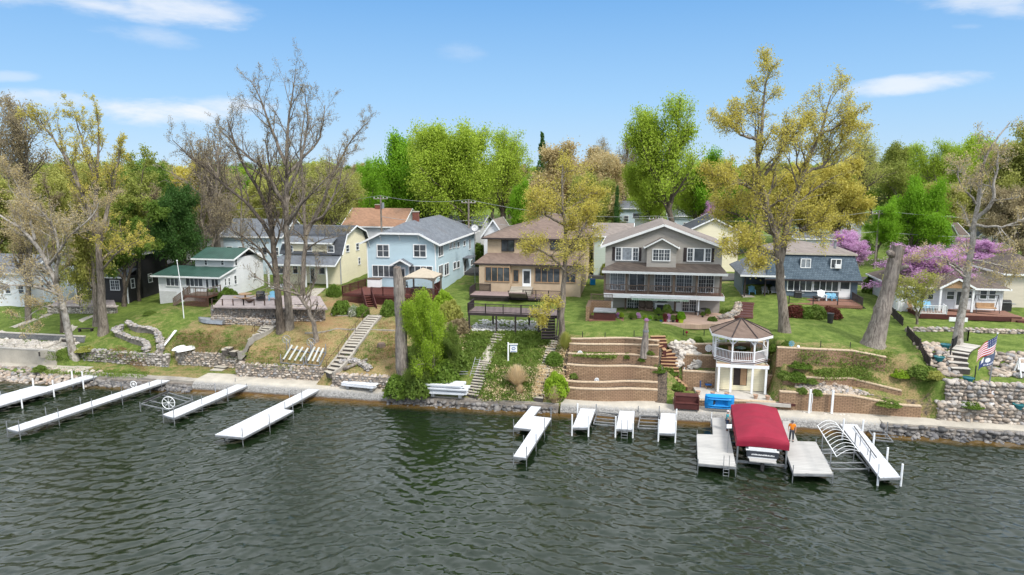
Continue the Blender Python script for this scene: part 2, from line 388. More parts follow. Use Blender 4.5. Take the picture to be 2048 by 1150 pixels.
M['curtain']=m_plain('pale_curtained_glass',(.30,.33,.36),(.17,.19,.21),3.,.25)
M['leafy']={}
LEAF=dict(maple=((.13,.27,.012),(.20,.39,.02),(.30,.50,.04)),lime=((.26,.36,.03),(.36,.48,.05),(.48,.58,.09)),yolive=((.27,.30,.06),(.40,.41,.10),(.53,.51,.18)),gold=((.40,.34,.055),(.56,.49,.10),(.70,.63,.19)),tan=((.40,.31,.14),(.52,.42,.21),(.64,.54,.31)),bud=((.24,.19,.11),(.34,.28,.16),(.46,.39,.24)),olive=((.19,.24,.04),(.30,.34,.07),(.42,.43,.12)),green=((.085,.15,.022),(.15,.24,.035),(.23,.32,.06)),dark=((.035,.09,.018),(.06,.14,.028),(.11,.2,.045)),redbud=((.46,.22,.42),(.62,.36,.58),(.78,.56,.74)),spring=((.19,.31,.02),(.30,.44,.035),(.42,.55,.07)),straw=((.60,.46,.27),(.74,.60,.38),(.82,.70,.50)),weed=((.09,.16,.025),(.17,.25,.045),(.29,.34,.08)),copper=((.10,.03,.025),(.16,.05,.035),(.2,.08,.05)),blossom=((.10,.20,.03),(.3,.35,.2),(.75,.72,.70)),dryleaf=((.26,.16,.08),(.38,.25,.13),(.48,.36,.2)))
for k_,(a_,b_,c_) in LEAF.items():
 if k_ not in ('blossom','straw','dryleaf'):a_,c_=[tuple(x*.55+y*.45 for x,y in zip(q_,b_)) for q_ in (a_,c_)]
 M['leaf_'+k_]=m_rand('leaf_'+k_,ramp4(a_,b_,c_),.6,0,.45,.35,.25)
M['stone']=m_rand('field_stones',ramp4((.17,.155,.14),(.34,.28,.225),(.45,.37,.29),(.26,.26,.265),(.53,.47,.40),(.37,.275,.205)),.85,.35)
M['stone_grey']=m_rand('grey_field_stones',ramp4((.16,.15,.14),(.33,.30,.27),(.40,.36,.32),(.24,.24,.25),(.50,.46,.42)),.9,.4)
M['stone_pale']=m_rand('pale_broken_stone',ramp4((.48,.43,.36),(.62,.57,.50),(.38,.34,.30),(.70,.66,.60)),.85,.35)
M['stone_dark']=m_rand('dark_shore_stones',ramp4((.07,.07,.07),(.17,.16,.15),(.26,.24,.22),(.11,.11,.12)),.6,.35)
M['gravel']=m_rand('white_gravel',ramp4((.62,.61,.60),(.78,.77,.75),(.42,.41,.40),(.70,.69,.67)),.85,.3)
M['mortar']=m_plain('dark_mortar',(.27,.235,.20),(.16,.14,.12),2.,.95,.4)
M['block']=m_tiles('tan_retaining_blocks',(.39,.262,.165),(.245,.158,.096),.15,.36,(.12,.082,.055),.9,(.27,.17,.11),.9,.16)
M['cap']=m_plain('tan_cap_stones',(.52,.41,.29),(.42,.32,.22),3.,.85,.3)
M['blockgrey']=m_tiles('grey_retaining_blocks',(.26,.26,.26),(.15,.15,.15),.15,.35,(.05,.05,.05),.9,None,.9,.12)
M['brick']=m_tiles('chimney_brick',(.22,.075,.05),(.15,.05,.035),.08,.22,(.25,.2,.18),.9)
M['salmon']=m_tiles('salmon_pavers',(.52,.37,.28),(.42,.29,.22),9.,.4,(.3,.22,.17),.85)
M['riser']=m_plain('shade_toned_risers',(.08,.07,.062),(.05,.045,.04),3.,.95,.4)  # riser shade painted into the colour, darker than the treads
M['asphalt']=m_plain('asphalt',(.075,.075,.077),(.055,.055,.056),.8,.9,.2)
M['mulch']=m_plain('dark_mulch',(.045,.037,.034),(.025,.02,.02),3.,.95,.6,fine=14.)
# ------------------------------------------------------------ ground sheet
def make_ground():
 us=np.concatenate([[-1500,-700,-400,-260,-180,-140],np.arange(-120,-85,2.),np.arange(-85,52,.25),np.arange(52,90,2.),[100,130,180,260,400,700,1500]])
 vs=np.concatenate([[59.0],np.arange(60.2,79,.13),np.arange(79,106,.6),[108,112,118,126,140,160,190,230,300,400,600,900,1400,2200]])
 Z=np.array([prof_z(float(u),vs) for u in us])
 rng=np.random.default_rng(3)
 U,V=np.meshgrid(us,vs,indexing='ij')
 bumpz=.06*np.sin(U*.9+np.sin(V*.7)*1.3)*np.sin(V*1.1+U*.3)+.03*np.sin(U*2.3+V*1.7)
 w_=np.clip((V-62.6)/1.5,0,1)*(1-np.isin(0,1))
 patio=(U>4)&(U<13.5)&(V<66.5)
 Z=Z+bumpz*w_*np.where(patio,0,1)
 X=U*EU[0]+V*EV[0];Y=U*EU[1]+V*EV[1]
 bx=(U>0)&(U<8)&(V<72);Z[bx]=carve(X[bx],Y[bx],Z[bx]);n,m_=U.shape;VV=np.stack([X,Y,Z],-1).reshape(-1,3)
 i=np.arange(n-1)[:,None]*m_+np.arange(m_-1)[None];Fq=np.stack([i,i+m_,i+m_+1,i+1],-1).reshape(-1,4)
 me=faces_mesh('ground',VV,Fq,M['ground'],True)
 dry=np.full(U.shape,.25)
 for a,b,d0,d1 in ((-200,-61.5,.25,.15),(-61.5,-50,.55,.42),(-50,-40.5,.72,.55),(-40.5,-31,.85,.75),(-31,-23.4,.85,.75),(-23.4,-6.8,.55,.3),(-6.8,3.2,.5,.22),(3.2,12.9,.5,.22),(12.9,25.6,.66,.22),(25.6,400,.3,.2)):
  s_=(U>=a)&(U<b);dry[s_]=(d0+(d1-d0)*np.clip((V-66)/5,0,1))[s_]
 dry=dry*np.clip(1-(V-80)/10,0,1)+.3*np.clip((V-80)/10,0,1);soil=np.zeros(U.shape)
 soil[(U>-6.8)&(U<3.2)&(V<67.2)&(V>61.8)]=1.
 soil[(U>3.2)&(U<12.9)&(V<68.4)&(V>65.3)]=.6
 soil[(U>12.9)&(U<25.6)&(V<63.4)]=.55
 ke=np.ones(11)/11;dry=np.apply_along_axis(lambda c:np.convolve(np.pad(c,5,'edge'),ke,'valid'),0,dry)
 for nm,arr in (('dry',dry),('soil',soil)):
  at=me.attributes.new(nm,'FLOAT','POINT');at.data.foreach_set('value',arr.ravel().astype(np.float32))
 o=put('ground',me);struct(o);return o
def m_ground():
 m_,t=newmat('ground');co=OC(t)
 dry=t.n('ShaderNodeAttribute',attribute_name='dry').outputs['Fac'];soil=t.n('ShaderNodeAttribute',attribute_name='soil').outputs['Fac']
 big=t.noise(co,.22,4,.6).outputs[0];mid=t.noise(co,1.1,5,.65).outputs[0];fin=t.noise(co,7.,4,.7).outputs[0];vf=t.noise(co,30.,2,.6).outputs[0]
 green=t.mix(t.step(t.m('ADD',t.m('MULTIPLY',mid,.6),t.m('MULTIPLY',fin,.4)),.38,.62),(.07,.11,.02,1),(.15,.20,.045,1))
 tanc=t.mix(t.step(fin,.36,.62),(.13,.125,.045,1),(.27,.205,.10,1))
 leaf=t.mix(t.step(vf,.4,.6),(.14,.075,.035,1),(.36,.23,.12,1))
 d=t.m('ADD',dry,t.m('ADD',t.m('MULTIPLY',t.m('SUBTRACT',mid,.5),1.5),t.m('ADD',t.m('MULTIPLY',t.m('SUBTRACT',big,.5),1.0),t.m('MULTIPLY',t.m('SUBTRACT',fin,.5),.9))))
 c=t.mix(t.step(d,.40,.85),green,tanc)
 l2=t.m('ADD',t.m('ADD',dry,t.m('MULTIPLY',t.m('SUBTRACT',big,.5),1.6)),t.m('ADD',t.m('MULTIPLY',t.m('SUBTRACT',vf,.5),1.3),t.m('MULTIPLY',t.m('SUBTRACT',mid,.5),.8)))
 c=t.mix(t.m('MULTIPLY',t.step(l2,.86,1.12),.85),c,leaf)
 s_=t.m('ADD',soil,t.m('MULTIPLY',t.m('SUBTRACT',mid,.5),1.2))
 soilc=t.mix(t.step(fin,.4,.6),(.05,.042,.036,1),(.15,.115,.085,1))
 c=t.mix(t.step(s_,.5,.75),c,soilc)
 hgt=t.m('ADD',t.m('MULTIPLY',vf,.5),fin)
 finish(t,c,.95,hgt,.8,.06,0,.1);return m_
M['ground']=m_ground();make_ground()
# ------------------------------------------------------------ lake
def make_water():
 xs=np.concatenate([[-1500,-600,-300,-180,-120],np.arange(-78,60,.12),[85,110,160,300,600,1500]])
 ys=np.concatenate([[-900,-300,-100,-40,0,15],np.arange(28,78,.12),[90,120]])
 X,Y=np.meshgrid(xs,ys,indexing='ij');rng=np.random.default_rng(5);Z=np.zeros(X.shape)
 g=sum(np.sin(X*a+Y*b+c) for a,b,c in ((.11,.05,1.),(-.07,.16,2.),(.19,-.12,.5),(.05,.09,4.)))
 gust=.75+.2*g/1.6
 turn=1/(1+np.exp(-(X+8)/9))
 for k in range(52):
  lam=.34*(1.75/.34)**rng.random();th0=math.radians(90+rng.normal(0,24));ph=rng.random()*6.28;kk=2*math.pi/lam
  amp=.0094*lam**1.12
  for tt,wgt in ((th0+math.radians(24),1-turn),(th0-math.radians(20),turn)):
   arg=kk*(X*math.cos(tt)+Y*math.sin(tt))+ph+1.1*np.sin(X*.23+ph*3)*np.cos(Y*.19+ph)
   Z+=amp*wgt*(np.sin(arg)+.28*np.sin(2*arg+1.57))
 Z*=gust
 n,m_=X.shape;i=np.arange(n-1)[:,None]*m_+np.arange(m_-1)[None];Fq=np.stack([i,i+m_,i+m_+1,i+1],-1).reshape(-1,4)
 me=faces_mesh('water',np.stack([X,Y,Z],-1).reshape(-1,3),Fq,M['water'],True)
 V=X*EV[0]+Y*EV[1];sh=np.clip((V-57.0)/3.3,0,1)
 at=me.attributes.new('shallow','FLOAT','POINT');at.data.foreach_set('value',sh.ravel().astype(np.float32))
 o=put('water',me);struct(o)
def m_water():
 m_,t=newmat('lake_water');co=OC(t)
 sh=t.n('ShaderNodeAttribute',attribute_name='shallow').outputs['Fac']
 mp=t.n('ShaderNodeMapping',{'Vector':co,'Rotation':(0,0,.25),'Scale':(1.,1.9,1.)}).outputs[0]
 n1=t.noise(mp,1.9,5,.62,.6).outputs[0];n2=t.noise(mp,4.6,3,.6,.5).outputs[0]
 s2=t.step(t.m('ADD',sh,t.m('MULTIPLY',t.m('SUBTRACT',n1,.5),.25)),.35,1.0)
 c=t.mix(s2,(.008,.015,.006,1),(.12,.07,.02,1))
 hgt=t.m('ADD',t.m('MULTIPLY',n1,1.),t.m('MULTIPLY',n2,.42))
 bp=t.n('ShaderNodeBump',{'Height':hgt,'Strength':.12,'Distance':.1})
 b=t.n('ShaderNodeBsdfPrincipled',{'Base Color':c,'Roughness':.02,'IOR':1.47,'Specular IOR Level':.5,'Normal':bp.outputs[0]})
 t.n('ShaderNodeOutputMaterial',{'Surface':b.outputs[0]});return m_
M['water']=m_water();make_water()
# ------------------------------------------------------------ stones
def _ico():
 t_=(1+5**.5)/2;v=[(-1,t_,0),(1,t_,0),(-1,-t_,0),(1,-t_,0),(0,-1,t_),(0,1,t_),(0,-1,-t_),(0,1,-t_),(t_,0,-1),(t_,0,1),(-t_,0,-1),(-t_,0,1)]
 f=[(0,11,5),(0,5,1),(0,1,7),(0,7,10),(0,10,11),(1,5,9),(5,11,4),(11,10,2),(10,7,6),(7,1,8),(3,9,4),(3,4,2),(3,2,6),(3,6,8),(3,8,9),(4,9,5),(2,4,11),(6,2,10),(8,6,7),(9,8,1)]
 v=[Vector(p).normalized() for p in v];mid={};nf=[]
 def m(a,b):
  k=(min(a,b),max(a,b))
  if k not in mid:v.append(((v[a]+v[b])/2).normalized());mid[k]=len(v)-1
  return mid[k]
 for a,b,c in f:x_,y_,z_=m(a,b),m(b,c),m(c,a);nf+=[(a,x_,z_),(b,y_,x_),(c,z_,y_),(x_,y_,z_)]
 return np.array([tuple(p) for p in v]),np.array(nf)
IV,IF=_ico()
def stone_arrays(P,S,seed=1,flat=.75):
 """lumpy stones at points P (n,3) with mean radius S (n)"""
 r=np.random.default_rng(seed);P=np.asarray(P,float);n=len(P)
 if n==0:return np.zeros((0,3)),np.zeros((0,3),int)
 V=np.repeat(IV[None],n,0);k=r.normal(size=(n,3,3));ph=r.random((n,3))*6
 d=1+.16*np.sin(np.einsum('nvi,nji->nvj',V,k*2.2)+ph[:,None]).sum(-1)
 V=V*d[...,None]*(1+r.normal(0,.18,(n,1,3)))*np.array([1.12,1.0,flat])
 a=r.random(n)*6.28;c,s=np.cos(a),np.sin(a)
 V=np.stack([V[...,0]*c[:,None]-V[...,1]*s[:,None],V[...,0]*s[:,None]+V[...,1]*c[:,None],V[...,2]],-1)*np.asarray(S)[:,None,None]+P[:,None]
 Fq=IF[None]+np.arange(n)[:,None,None]*len(IV)
 return V.reshape(-1,3),Fq.reshape(-1,3)
def two(name,core,cm,V,Fq,sm):
 """one mesh: a plain core plus loose stones"""
 o0=len(core.v);me=bpy.data.meshes.new(name)
 me.from_pydata(core.v+[tuple(p) for p in V],[],core.f+[tuple(int(i)+o0 for i in f) for f in Fq])
 me.materials.append(cm);me.materials.append(sm);nc=len(core.f)
 me.polygons.foreach_set('material_index',[0]*nc+[1]*(len(me.polygons)-nc));me.polygons.foreach_set('use_smooth',[False]*nc+[True]*(len(me.polygons)-nc))
 me.update();return put(name,me)
def stone_face(pts,z0,z1,size=.2,off=.16,seed=1,top=True,th=.4):
 """stone positions over the water side of a wall line"""
 r=random.Random(seed);P=[];S=[];n=len(pts)
 for i in range(n-1):
  a,b=Vector(pts[i][:2]),Vector(pts[i+1][:2]);L=(b-a).length
  if L<1e-3:continue
  d=(b-a)/L;nn=Vector((d.y,-d.x));k=max(1,int(L/(size*1.5)))
  for j in range(k):
   for lay in range(99):
    f=(j+r.random()*.8)/k;za=z0[i]+(z0[i+1]-z0[i])*f;zb=z1[i]+(z1[i+1]-z1[i])*f
    z=za+lay*size*1.25+size*.3
    if z>zb-size*.2:break
    p=a+d*L*f+nn*(off+r.uniform(-.04,.05)-.06*(z-za));P.append((p.x,p.y,z));S.append(size*r.uniform(.62,1.12))
   if top:
    f=(j+r.random())/k;zb=z1[i]+(z1[i+1]-z1[i])*f
    for q in (0.1,-.15,-.35):
     p=a+d*L*f+nn*q;P.append((p.x,p.y,zb-.02));S.append(size*r.uniform(.6,1.))
 return P,S
def brk(sec,i,u0,u1,du=.35):
 """the ground line of a terrace step: points and low / high heights"""
 pts=[];z0=[];z1=[];n=max(2,int(abs(u1-u0)/du))
 for k in range(n+1):
  u=u0+(u1-u0)*k/n;V,Z=_prof(SECT[sec][1],u);pts.append(xy(u,V[i+3]));z0.append(Z[i+3]);z1.append(Z[i+4])
 return pts,z0,z1
def block_wall(label,sec,i,u0,u1,cap=.09,mat='block',cm='cap',name='retaining_wall',group='terraced block retaining walls',lift=.05):
 pts,z0,z1=brk(sec,i,u0,u1);z1=[z+lift for z in z1]
 pts=[(p[0]+EV[0]*.06,p[1]+EV[1]*.06) for p in pts]
 t_=thing(name,label,'retaining wall',(pts[0][0],pts[0][1],z0[0]),0,group);o=Vector(t_.location)
 L=[(p[0]-o.x,p[1]-o.y) for p in pts]
 MB().ribbon(L,.34,[z-.5-o.z for z in z0],[z-o.z for z in z1]).build('block_face',M[mat],t_)
 if cap:
  mb=MB()
  for k in range(len(L)-1):
   a,b=Vector(L[k]),Vector(L[k+1]);d=(b-a)*.02
   mb.beam((*(a+d),z1[k]-o.z+cap/2),(*(b-d),z1[k+1]-o.z+cap/2),.42,cap)
  mb.build('cap_stones',M[cm],t_)
 return t_
def stone_wall(label,pts,z0,z1,size=.2,mat='stone',group='fieldstone walls on the bank',seed=1,th=.4,top=True,name='stone_wall',cat='stone wall'):
 core=MB().ribbon(pts,th,[z-.5 for z in z0],[z-.03 for z in z1])
 P_,S_=stone_face(pts,z0,z1,size,th*.42,seed,top,th);V,Fq=stone_arrays(P_,S_,seed)
 return tag(two(name,core,M['mortar'],V,Fq,M[mat]),label,cat,group)
def bstone(label,sec,i,u0,u1,**k):
 pts,z0,z1=brk(sec,i,u0,u1);pts=[(p[0]+EV[0]*.08,p[1]+EV[1]*.08) for p in pts]
 return stone_wall(label,pts,z0,[z+.06 for z in z1],**k)
def line(px,n=6,dz=0.):
 """smooth ground line through points of the photograph"""
 g=[G(*p[:2]) for p in px];out=[]
 for i in range(len(g)-1):
  p0,p1,p2,p3=g[max(i-1,0)],g[i],g[i+1],g[min(i+2,len(g)-1)]
  for k in range(n):
   f=k/n;q=.5*((2*p1)+(p2-p0)*f+(2*p0-5*p1+4*p2-p3)*f*f+(3*p1-p0-3*p2+p3)*f**3);out.append(q)
 out.append(g[-1])
 for q in out:q.z=tz(q.x,q.y)+dz
 return out
def low_wall(label,px,h,**k):
 g=line(px);return stone_wall(label,[(q.x,q.y) for q in g],[q.z for q in g],[q.z+h for q in g],**k)
 # ------------------------------------------------------------ seawalls and shore paths
def extr(prof,u0,u1,du=1.0,wob=0.):
 mb=MB();n=int((u1-u0)/du);k=len(prof);vs=[]
 for i in range(n+1):
  u=u0+(u1-u0)*i/n;w_=wob*math.sin(u*1.3)+wob*.6*math.sin(u*3.1)
  for v,z in prof:vs.append((*xy(u,v+w_),z+w_*.3))
 fs=[(i*k+j,(i+1)*k+j,(i+1)*k+(j+1)%k,i*k+(j+1)%k) for i in range(n) for j in range(k)]
 return mb.add(vs,fs+[tuple(range(k)),tuple(n*k+j for j in range(k-1,-1,-1))])
prof_s=[(60.05,-1.6),(60.1,.30),(60.28,.62),(60.62,.86),(61.1,.97),(63.0,1.0),(63.0,-1.6)]
def cmat_wall():
 m_,t=newmat('stained_seawall');co=OC(t);z=t.n('ShaderNodeSeparateXYZ',{0:co}).outputs[2]
 n1=t.noise(co,.9,5,.65).outputs[0];n2=t.noise(co,8.,4,.65).outputs[0]
 c=t.mix(t.step(t.m('ADD',t.m('MULTIPLY',n1,.5),t.m('MULTIPLY',n2,.5)),.36,.64),(.50,.455,.38,1),(.36,.33,.275,1))
 st=t.step(t.m('ADD',z,t.m('MULTIPLY',t.m('SUBTRACT',n2,.5),1.1)),.72,.95)
 c=t.mix(st,t.mix(t.step(n2,.35,.65),(.33,.32,.30,1),(.13,.125,.12,1)),c)
 c=t.mix(t.step(t.m('ADD',z,t.m('MULTIPLY',t.m('SUBTRACT',n1,.5),.3)),.10,.22),(.16,.10,.05,1),c)
 finish(t,c,.9,n2,.4,.03);return m_
M['seawall']=cmat_wall()
o=extr(prof_s,-44.5,-23.4,.5,.02).build('seawall',M['seawall'],smooth=False);tag(o,'long weathered concrete seawall ledge below the boat lift frames lying on the slope','seawall','concrete seawalls')
o=extr([(59.95,-1.6),(60.0,.25),(60.25,.66),(60.7,.9),(61.3,.98),(62.9,1.0),(62.9,-1.6)],-6.6,21.0,.5,.03).build('seawall',M['seawall']);tag(o,'broad pale concrete seawall in front of the block terraces and the gazebo','seawall','concrete seawalls')
for (u0,u1,lab,sd_,hh,md) in ((21.0,52.0,'stone-faced seawall with a pale concrete ledge below the boulder walls',3,.82,'stone_dark'),(-23.4,-6.8,'low seawall of rounded dark boulders below the grassy stair slope',4,.66,'stone_dark'),(-57.5,-44.5,'rough mossy stone edge of the bank below the winding wall',5,.6,'stone_dark')):
 n=int((u1-u0)/.4);pts=[xy(u0+(u1-u0)*k/n,60.45+.05*math.sin(k)) for k in range(n+1)]
 core=MB().ribbon(pts,.5,-1.6,hh+.04)
 P_,S_=stone_face(pts,[-.05]*(n+1),[hh-.04]*(n+1),.27,.2,sd_,False);V,Fq=stone_arrays(P_,S_,sd_)
 tag(two('seawall',core,M['mortar'],V,Fq,M[md]),lab,'seawall','stone seawalls')
struct(extr([(60.35,.70),(60.35,.97),(62.4,1.0),(62.4,.7)],21.0,52,.6,.03).build('shore_path',M['concrete']))
struct(extr([(60.5,.6),(60.5,.80),(61.1,.93),(61.1,.6)],-23.4,-6.8,.5,.03).build('shore_path',M['concrete_old']))
struct(extr([(60.5,.6),(60.5,.86),(61.2,.98),(61.2,.6)],-57.5,-44.5,.5,.03).build('shore_path',M['concrete_old']))
def scatter(label,cells,size,mat,name='shore_rocks',cat='rocks',seed=1):
 r=random.Random(seed);P_=[];S_=[]
 for (u0,u1,v0,v1,n,zf) in cells:
  for _ in range(n):
   u=r.uniform(u0,u1);v=r.uniform(v0,v1);x,y=xy(u,v);z=zf(v) if zf else tz(x,y);s_=size*r.uniform(.5,1.3);P_.append((x,y,z+s_*.15));S_.append(s_)
 V,Fq=stone_arrays(P_,S_,seed);me=faces_mesh(name,V,Fq,M[mat],True);o=put(name,me);return tag(o,label,cat,kind='stuff')
scatter('pale riprap stones piled at the waterline by the concrete steps',[(-90,-56,59.2,61.3,1500,lambda v:-.1+(v-59.2)*.5)],.2,'stone')
scatter('dark stones lying along the foot of the seawalls',[(-57,-44.5,59.5,60.3,330,lambda v:-.1+(v-59.2)*.3),(21,52,59.6,60.2,260,lambda v:-.12+(v-59.6)*.5),(-23.4,-6.8,59.7,60.2,120,lambda v:-.15)],.2,'stone_dark')
struct(extr([(61.2,.6),(61.2,1.02),(62.7,1.04),(62.7,.6)],-95,-58.2,.8,.02).build('shore_path',M['concrete']))
# ------------------------------------------------------------ retaining walls from the terrain steps
stoneg='fieldstone walls on the bank'
block_wall('pale concrete wall holding the pebble bed beside the steps',0,0,-90,-62.6,.1,'concrete','slate_walk','concrete_wall','grey walls round the pebble bed')
block_wall('grey block wall behind the pebble bed',0,2,-90,-62.6,.08,'blockgrey','slate_walk','block_wall','grey walls round the pebble bed')
scatter('bed of pale pebbles between the concrete wall and the grey block wall',[(-90,-62.8,62.8,66.2,2600,None)],.13,'stone_pale','pebble_bed','pebbles',2)
bstone('low curving fieldstone wall below the leaning mottled tree',1,1,-61.5,-50.0,size=.2,mat='stone_grey',seed=11)
bstone('fieldstone wall below the upturned white pedal boat hulls',2,1,-49.9,-41.2,size=.19,seed=12)
bstone('tall fieldstone wall below the boat lift frames on the slope',3,0,-40.9,-31.0,size=.19,seed=13)
bstone('fieldstone wall behind the stack of white dock panels on the seawall',4,0,-29.6,-23.6,size=.19,seed=14)
for i,(a,lab) in enumerate(((0,'lowest tan block wall of the terraces, beside the pale seawall'),(2,'second low tan block wall from the seawall, with a mulch bed before it'),(4,'tallest tan block wall in the middle of the terraces'),(6,'tan block wall that curves below the tree stump bed'),(8,'long tan block wall directly behind the round garden medallion'),(10,'uppermost tan block wall edging the lawn of the grey gabled house'))):
 block_wall(lab,6,a,-6.4,2.2)
block_wall('low tan block wall carrying the front of the gazebo patio',7,0,3.6,12.6)
block_wall('tall tan block wall standing behind the gazebo and the blue chairs',7,2,4.6,12.9)
block_wall('middle tan block wall on the bank above the gazebo patio',7,4,4.6,12.9)
block_wall('uppermost tan block wall edging the lawn behind the gazebo',7,6,4.6,12.9)
block_wall('tan block wall behind the two white mooring posts',8,0,12.9,24.6)
block_wall('thin tan block edging above the grey rock bed',8,2,13.4,23.5)
block_wall('broad tan block wall in front of the leaning cut trunk',8,4,12.9,22.5)
bstone('lower boulder wall beside the concrete ledge under the flagpole',9,0,25.9,50,size=.24,mat='stone',seed=21)
bstone('upper boulder wall behind the foot of the flagpole',9,2,26.6,50,size=.26,mat='stone',seed=22)
low_wall('low dry stone edging across the lawn in front of the white cottage deck',[(1812,664),(1880,662),(1950,664),(2060,668)],.28,size=.2,mat='stone',seed=23)
scatter('bank of rounded boulders beside the flagstone steps',[(31.2,50,65.0,67.6,950,None),(26.2,28.4,64.5,69.5,130,None)],.24,'stone','boulder_bank','boulders',5)
scatter('slide of pale broken rock beside the curved terrace stairs',[],.2,'stone_pale') if 0 else None
def scatter_px(label,polys,n,size,mat,name,cat,seed=1,dz=0.):
 r=random.Random(seed);P_=[];S_=[]
 for poly in polys:
  xs=[p[0] for p in poly];ys=[p[1] for p in poly];k=0
  while k<n:
   x=r.uniform(min(xs),max(xs));y=r.uniform(min(ys),max(ys));ins=False
   for i in range(len(poly)):
    (x1,y1),(x2,y2)=poly[i],poly[i-1]
    if (y1>y)!=(y2>y) and x<(x2-x1)*(y-y1)/(y2-y1)+x1:ins=not ins
   if not ins:continue
   k+=1;g=G(x,y);s_=size*r.uniform(.5,1.3);P_.append((g.x,g.y,g.z+s_*.2+dz));S_.append(s_)
 V,Fq=stone_arrays(P_,S_,seed);return tag(put(name,faces_mesh(name,V,Fq,M[mat],True)),label,cat,kind='stuff')
scatter_px('slide of pale broken rock beside the curved terrace stairs',[[(1338,690),(1385,682),(1392,700),(1402,735),(1355,743),(1350,715)]],520,.22,'stone_pale','rock_slide','rocks',6,.05)
scatter_px('bed of mixed grey and white rock above the two mooring posts',[[(1590,772),(1640,762),(1690,772),(1745,790),(1690,792),(1600,786)]],420,.15,'stone','rock_bed','rocks',7)
scatter_px('strip of small stones at the foot of the mooring post wall',[[(1600,824),(1700,830),(1700,834),(1600,828)]],120,.09,'stone_pale','pebble_strip','pebbles',8)
scatter_px('white gravel bed under the raised dark deck',[[(940,655),(960,640),(1090,642),(1098,662),(945,662)]],900,.1,'gravel','gravel_bed','gravel',9)
low_wall('winding fieldstone wall curling up through the lawn',[(290,712),(297,700),(288,690),(262,683),(236,672),(235,665),(246,660)],.6,size=.18,mat='stone_grey',seed=31)
low_wall('outer fieldstone wall curving round the brown leaf path',[(322,706),(322,690),(316,672),(296,664),(270,660),(258,652)],.6,size=.18,mat='stone_grey',seed=32)
low_wall('short mossy stone edging on the slope by the cut trunk',[(682,728),(700,724),(722,730),(738,742)],.3,size=.16,mat='stone_grey',seed=33)
# ------------------------------------------------------------ stairs
def stairs(label,px,n,w,mat='concrete_old',rail=None,name='outdoor_stairs',curb=None,group='stairs up the bank',th=.5,lift=.06,jit=.0,zz=None):
 g=line(px,5);L=[0]
 if zz:
  c=[Vector(atz(p[0],p[1],zz[0]+(zz[1]-zz[0])*(i/(len(px)-1)))) for i,p in enumerate(px)];g=[c[i].lerp(c[i+1],k/4) for i in range(len(c)-1) for k in range(4)]+[c[-1]]
 for a,b in zip(g,g[1:]):L.append(L[-1]+(Vector(b.xy)-Vector(a.xy)).length)
 z0,z1=g[0].z,g[-1].z
 t_=thing(name,label,'stairs',tuple(g[0]),0,group);o=Vector(t_.location);mb=MB();tr_=MB();path=[]
 ws=w if isinstance(w,(list,tuple)) else (w,w)
 def at(s):
  s=min(max(s,0),L[-1]-1e-6)
  for i in range(len(L)-1):
   if L[i+1]>=s:f=(s-L[i])/max(L[i+1]-L[i],1e-6);q=g[i].lerp(g[i+1],f);d=Vector((g[i+1]-g[i]).xy).normalized();return q,d
 r=random.Random(n)
 for k in range(n):
  a,d=at(L[-1]*k/n);b,d2=at(L[-1]*(k+1)/n+.02);m_,d=at(L[-1]*(k+.5)/n);ww=ws[0]+(ws[1]-ws[0])*k/n
  zt=z0+(z1-z0)*(k+1)/n+lift+r.uniform(-jit,jit);zt=zt if zz else max(b.z,m_.z)+lift+r.uniform(-jit,jit)
  a3=Vector((a.x,a.y,zt-th/2-.05))-o;b3=Vector((b.x,b.y,zt-th/2-.05))-o
  mb.beam(a3,b3,ww*.97,th-.1 if th>.55 else .5);e3=Vector((0,0,th/2+.02));dd=(a3-b3).normalized()*.04;tr_.beam(a3+e3+dd,b3+e3,ww*(1+r.uniform(-jit,jit)),.06);path.append((m_,d,zt,ww))
  nose=Vector((a.x,a.y,zt+.012))-o;
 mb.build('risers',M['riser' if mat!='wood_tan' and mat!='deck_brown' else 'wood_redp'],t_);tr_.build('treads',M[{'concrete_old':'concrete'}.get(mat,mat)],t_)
 if curb:
  for s_ in (-1,1):
   pts=[(m_.x-d.y*s_*(ww/2+.12)-o.x,m_.y+d.x*s_*(ww/2+.12)-o.y) for m_,d,zt,ww in path]
   MB().ribbon(pts,.22,[p[2]-.7-o.z for p in path],[p[2]+.10-o.z for p in path]).build('side_wall',M[curb],t_)
 if rail:
  sd,mt=rail;mbp=MB();top=[]
  for i,(m_,d,zt,ww) in enumerate(path):
   q=Vector((m_.x-d.y*sd*(ww/2+.05),m_.y+d.x*sd*(ww/2+.05),zt))-o;top.append(q+Vector((0,0,.9)))
   if i%4==0 or i==len(path)-1:MB().tube([q-Vector((0,0,.1)),q+Vector((0,0,.9))],.03,5).build('rail_post',M[mt],t_)
  MB().tube(top,.03,5).build('handrail',M[mt],t_)
 return t_
stairs('grey stone stairs with a rusty handrail left of the twin bare trunks'.replace('left of','beside'),[(481,702),(505,680),(530,662),(550,648)],12,1.25,'concrete_old',(1,'rust'),curb='concrete_old')
stairs('rough stone ramp running down from the grey stairs to the seawall',[(432,742),(450,722),(478,704)],5,1.4,'stone_grey' if 0 else 'concrete_old',(1,'black'))
stairs('long concrete stairs climbing from the seawall to the red brown deck',[(655,768),(670,738),(700,700),(722,668),(735,650),(752,632)],20,1.25,'concrete_old',(1,'rust'),curb='stone_grey' if 0 else 'concrete_old')
stairs('worn concrete steps beside the stack of old dock panels',[(944,800),(958,760),(972,722)],14,1.2,'concrete_old',jit=.02)
stairs('upper flight of worn concrete steps below the dark deck',[(988,688),(1000,668)],4,1.2,'concrete_old',jit=.02)
gp=line([(970,722),(976,708),(988,688)],4)
struct(MB().ribbon([(p.x,p.y) for p in gp],1.15,[p.z-.2 for p in gp],[p.z+.06 for p in gp]).build('garden_path',M['concrete']))
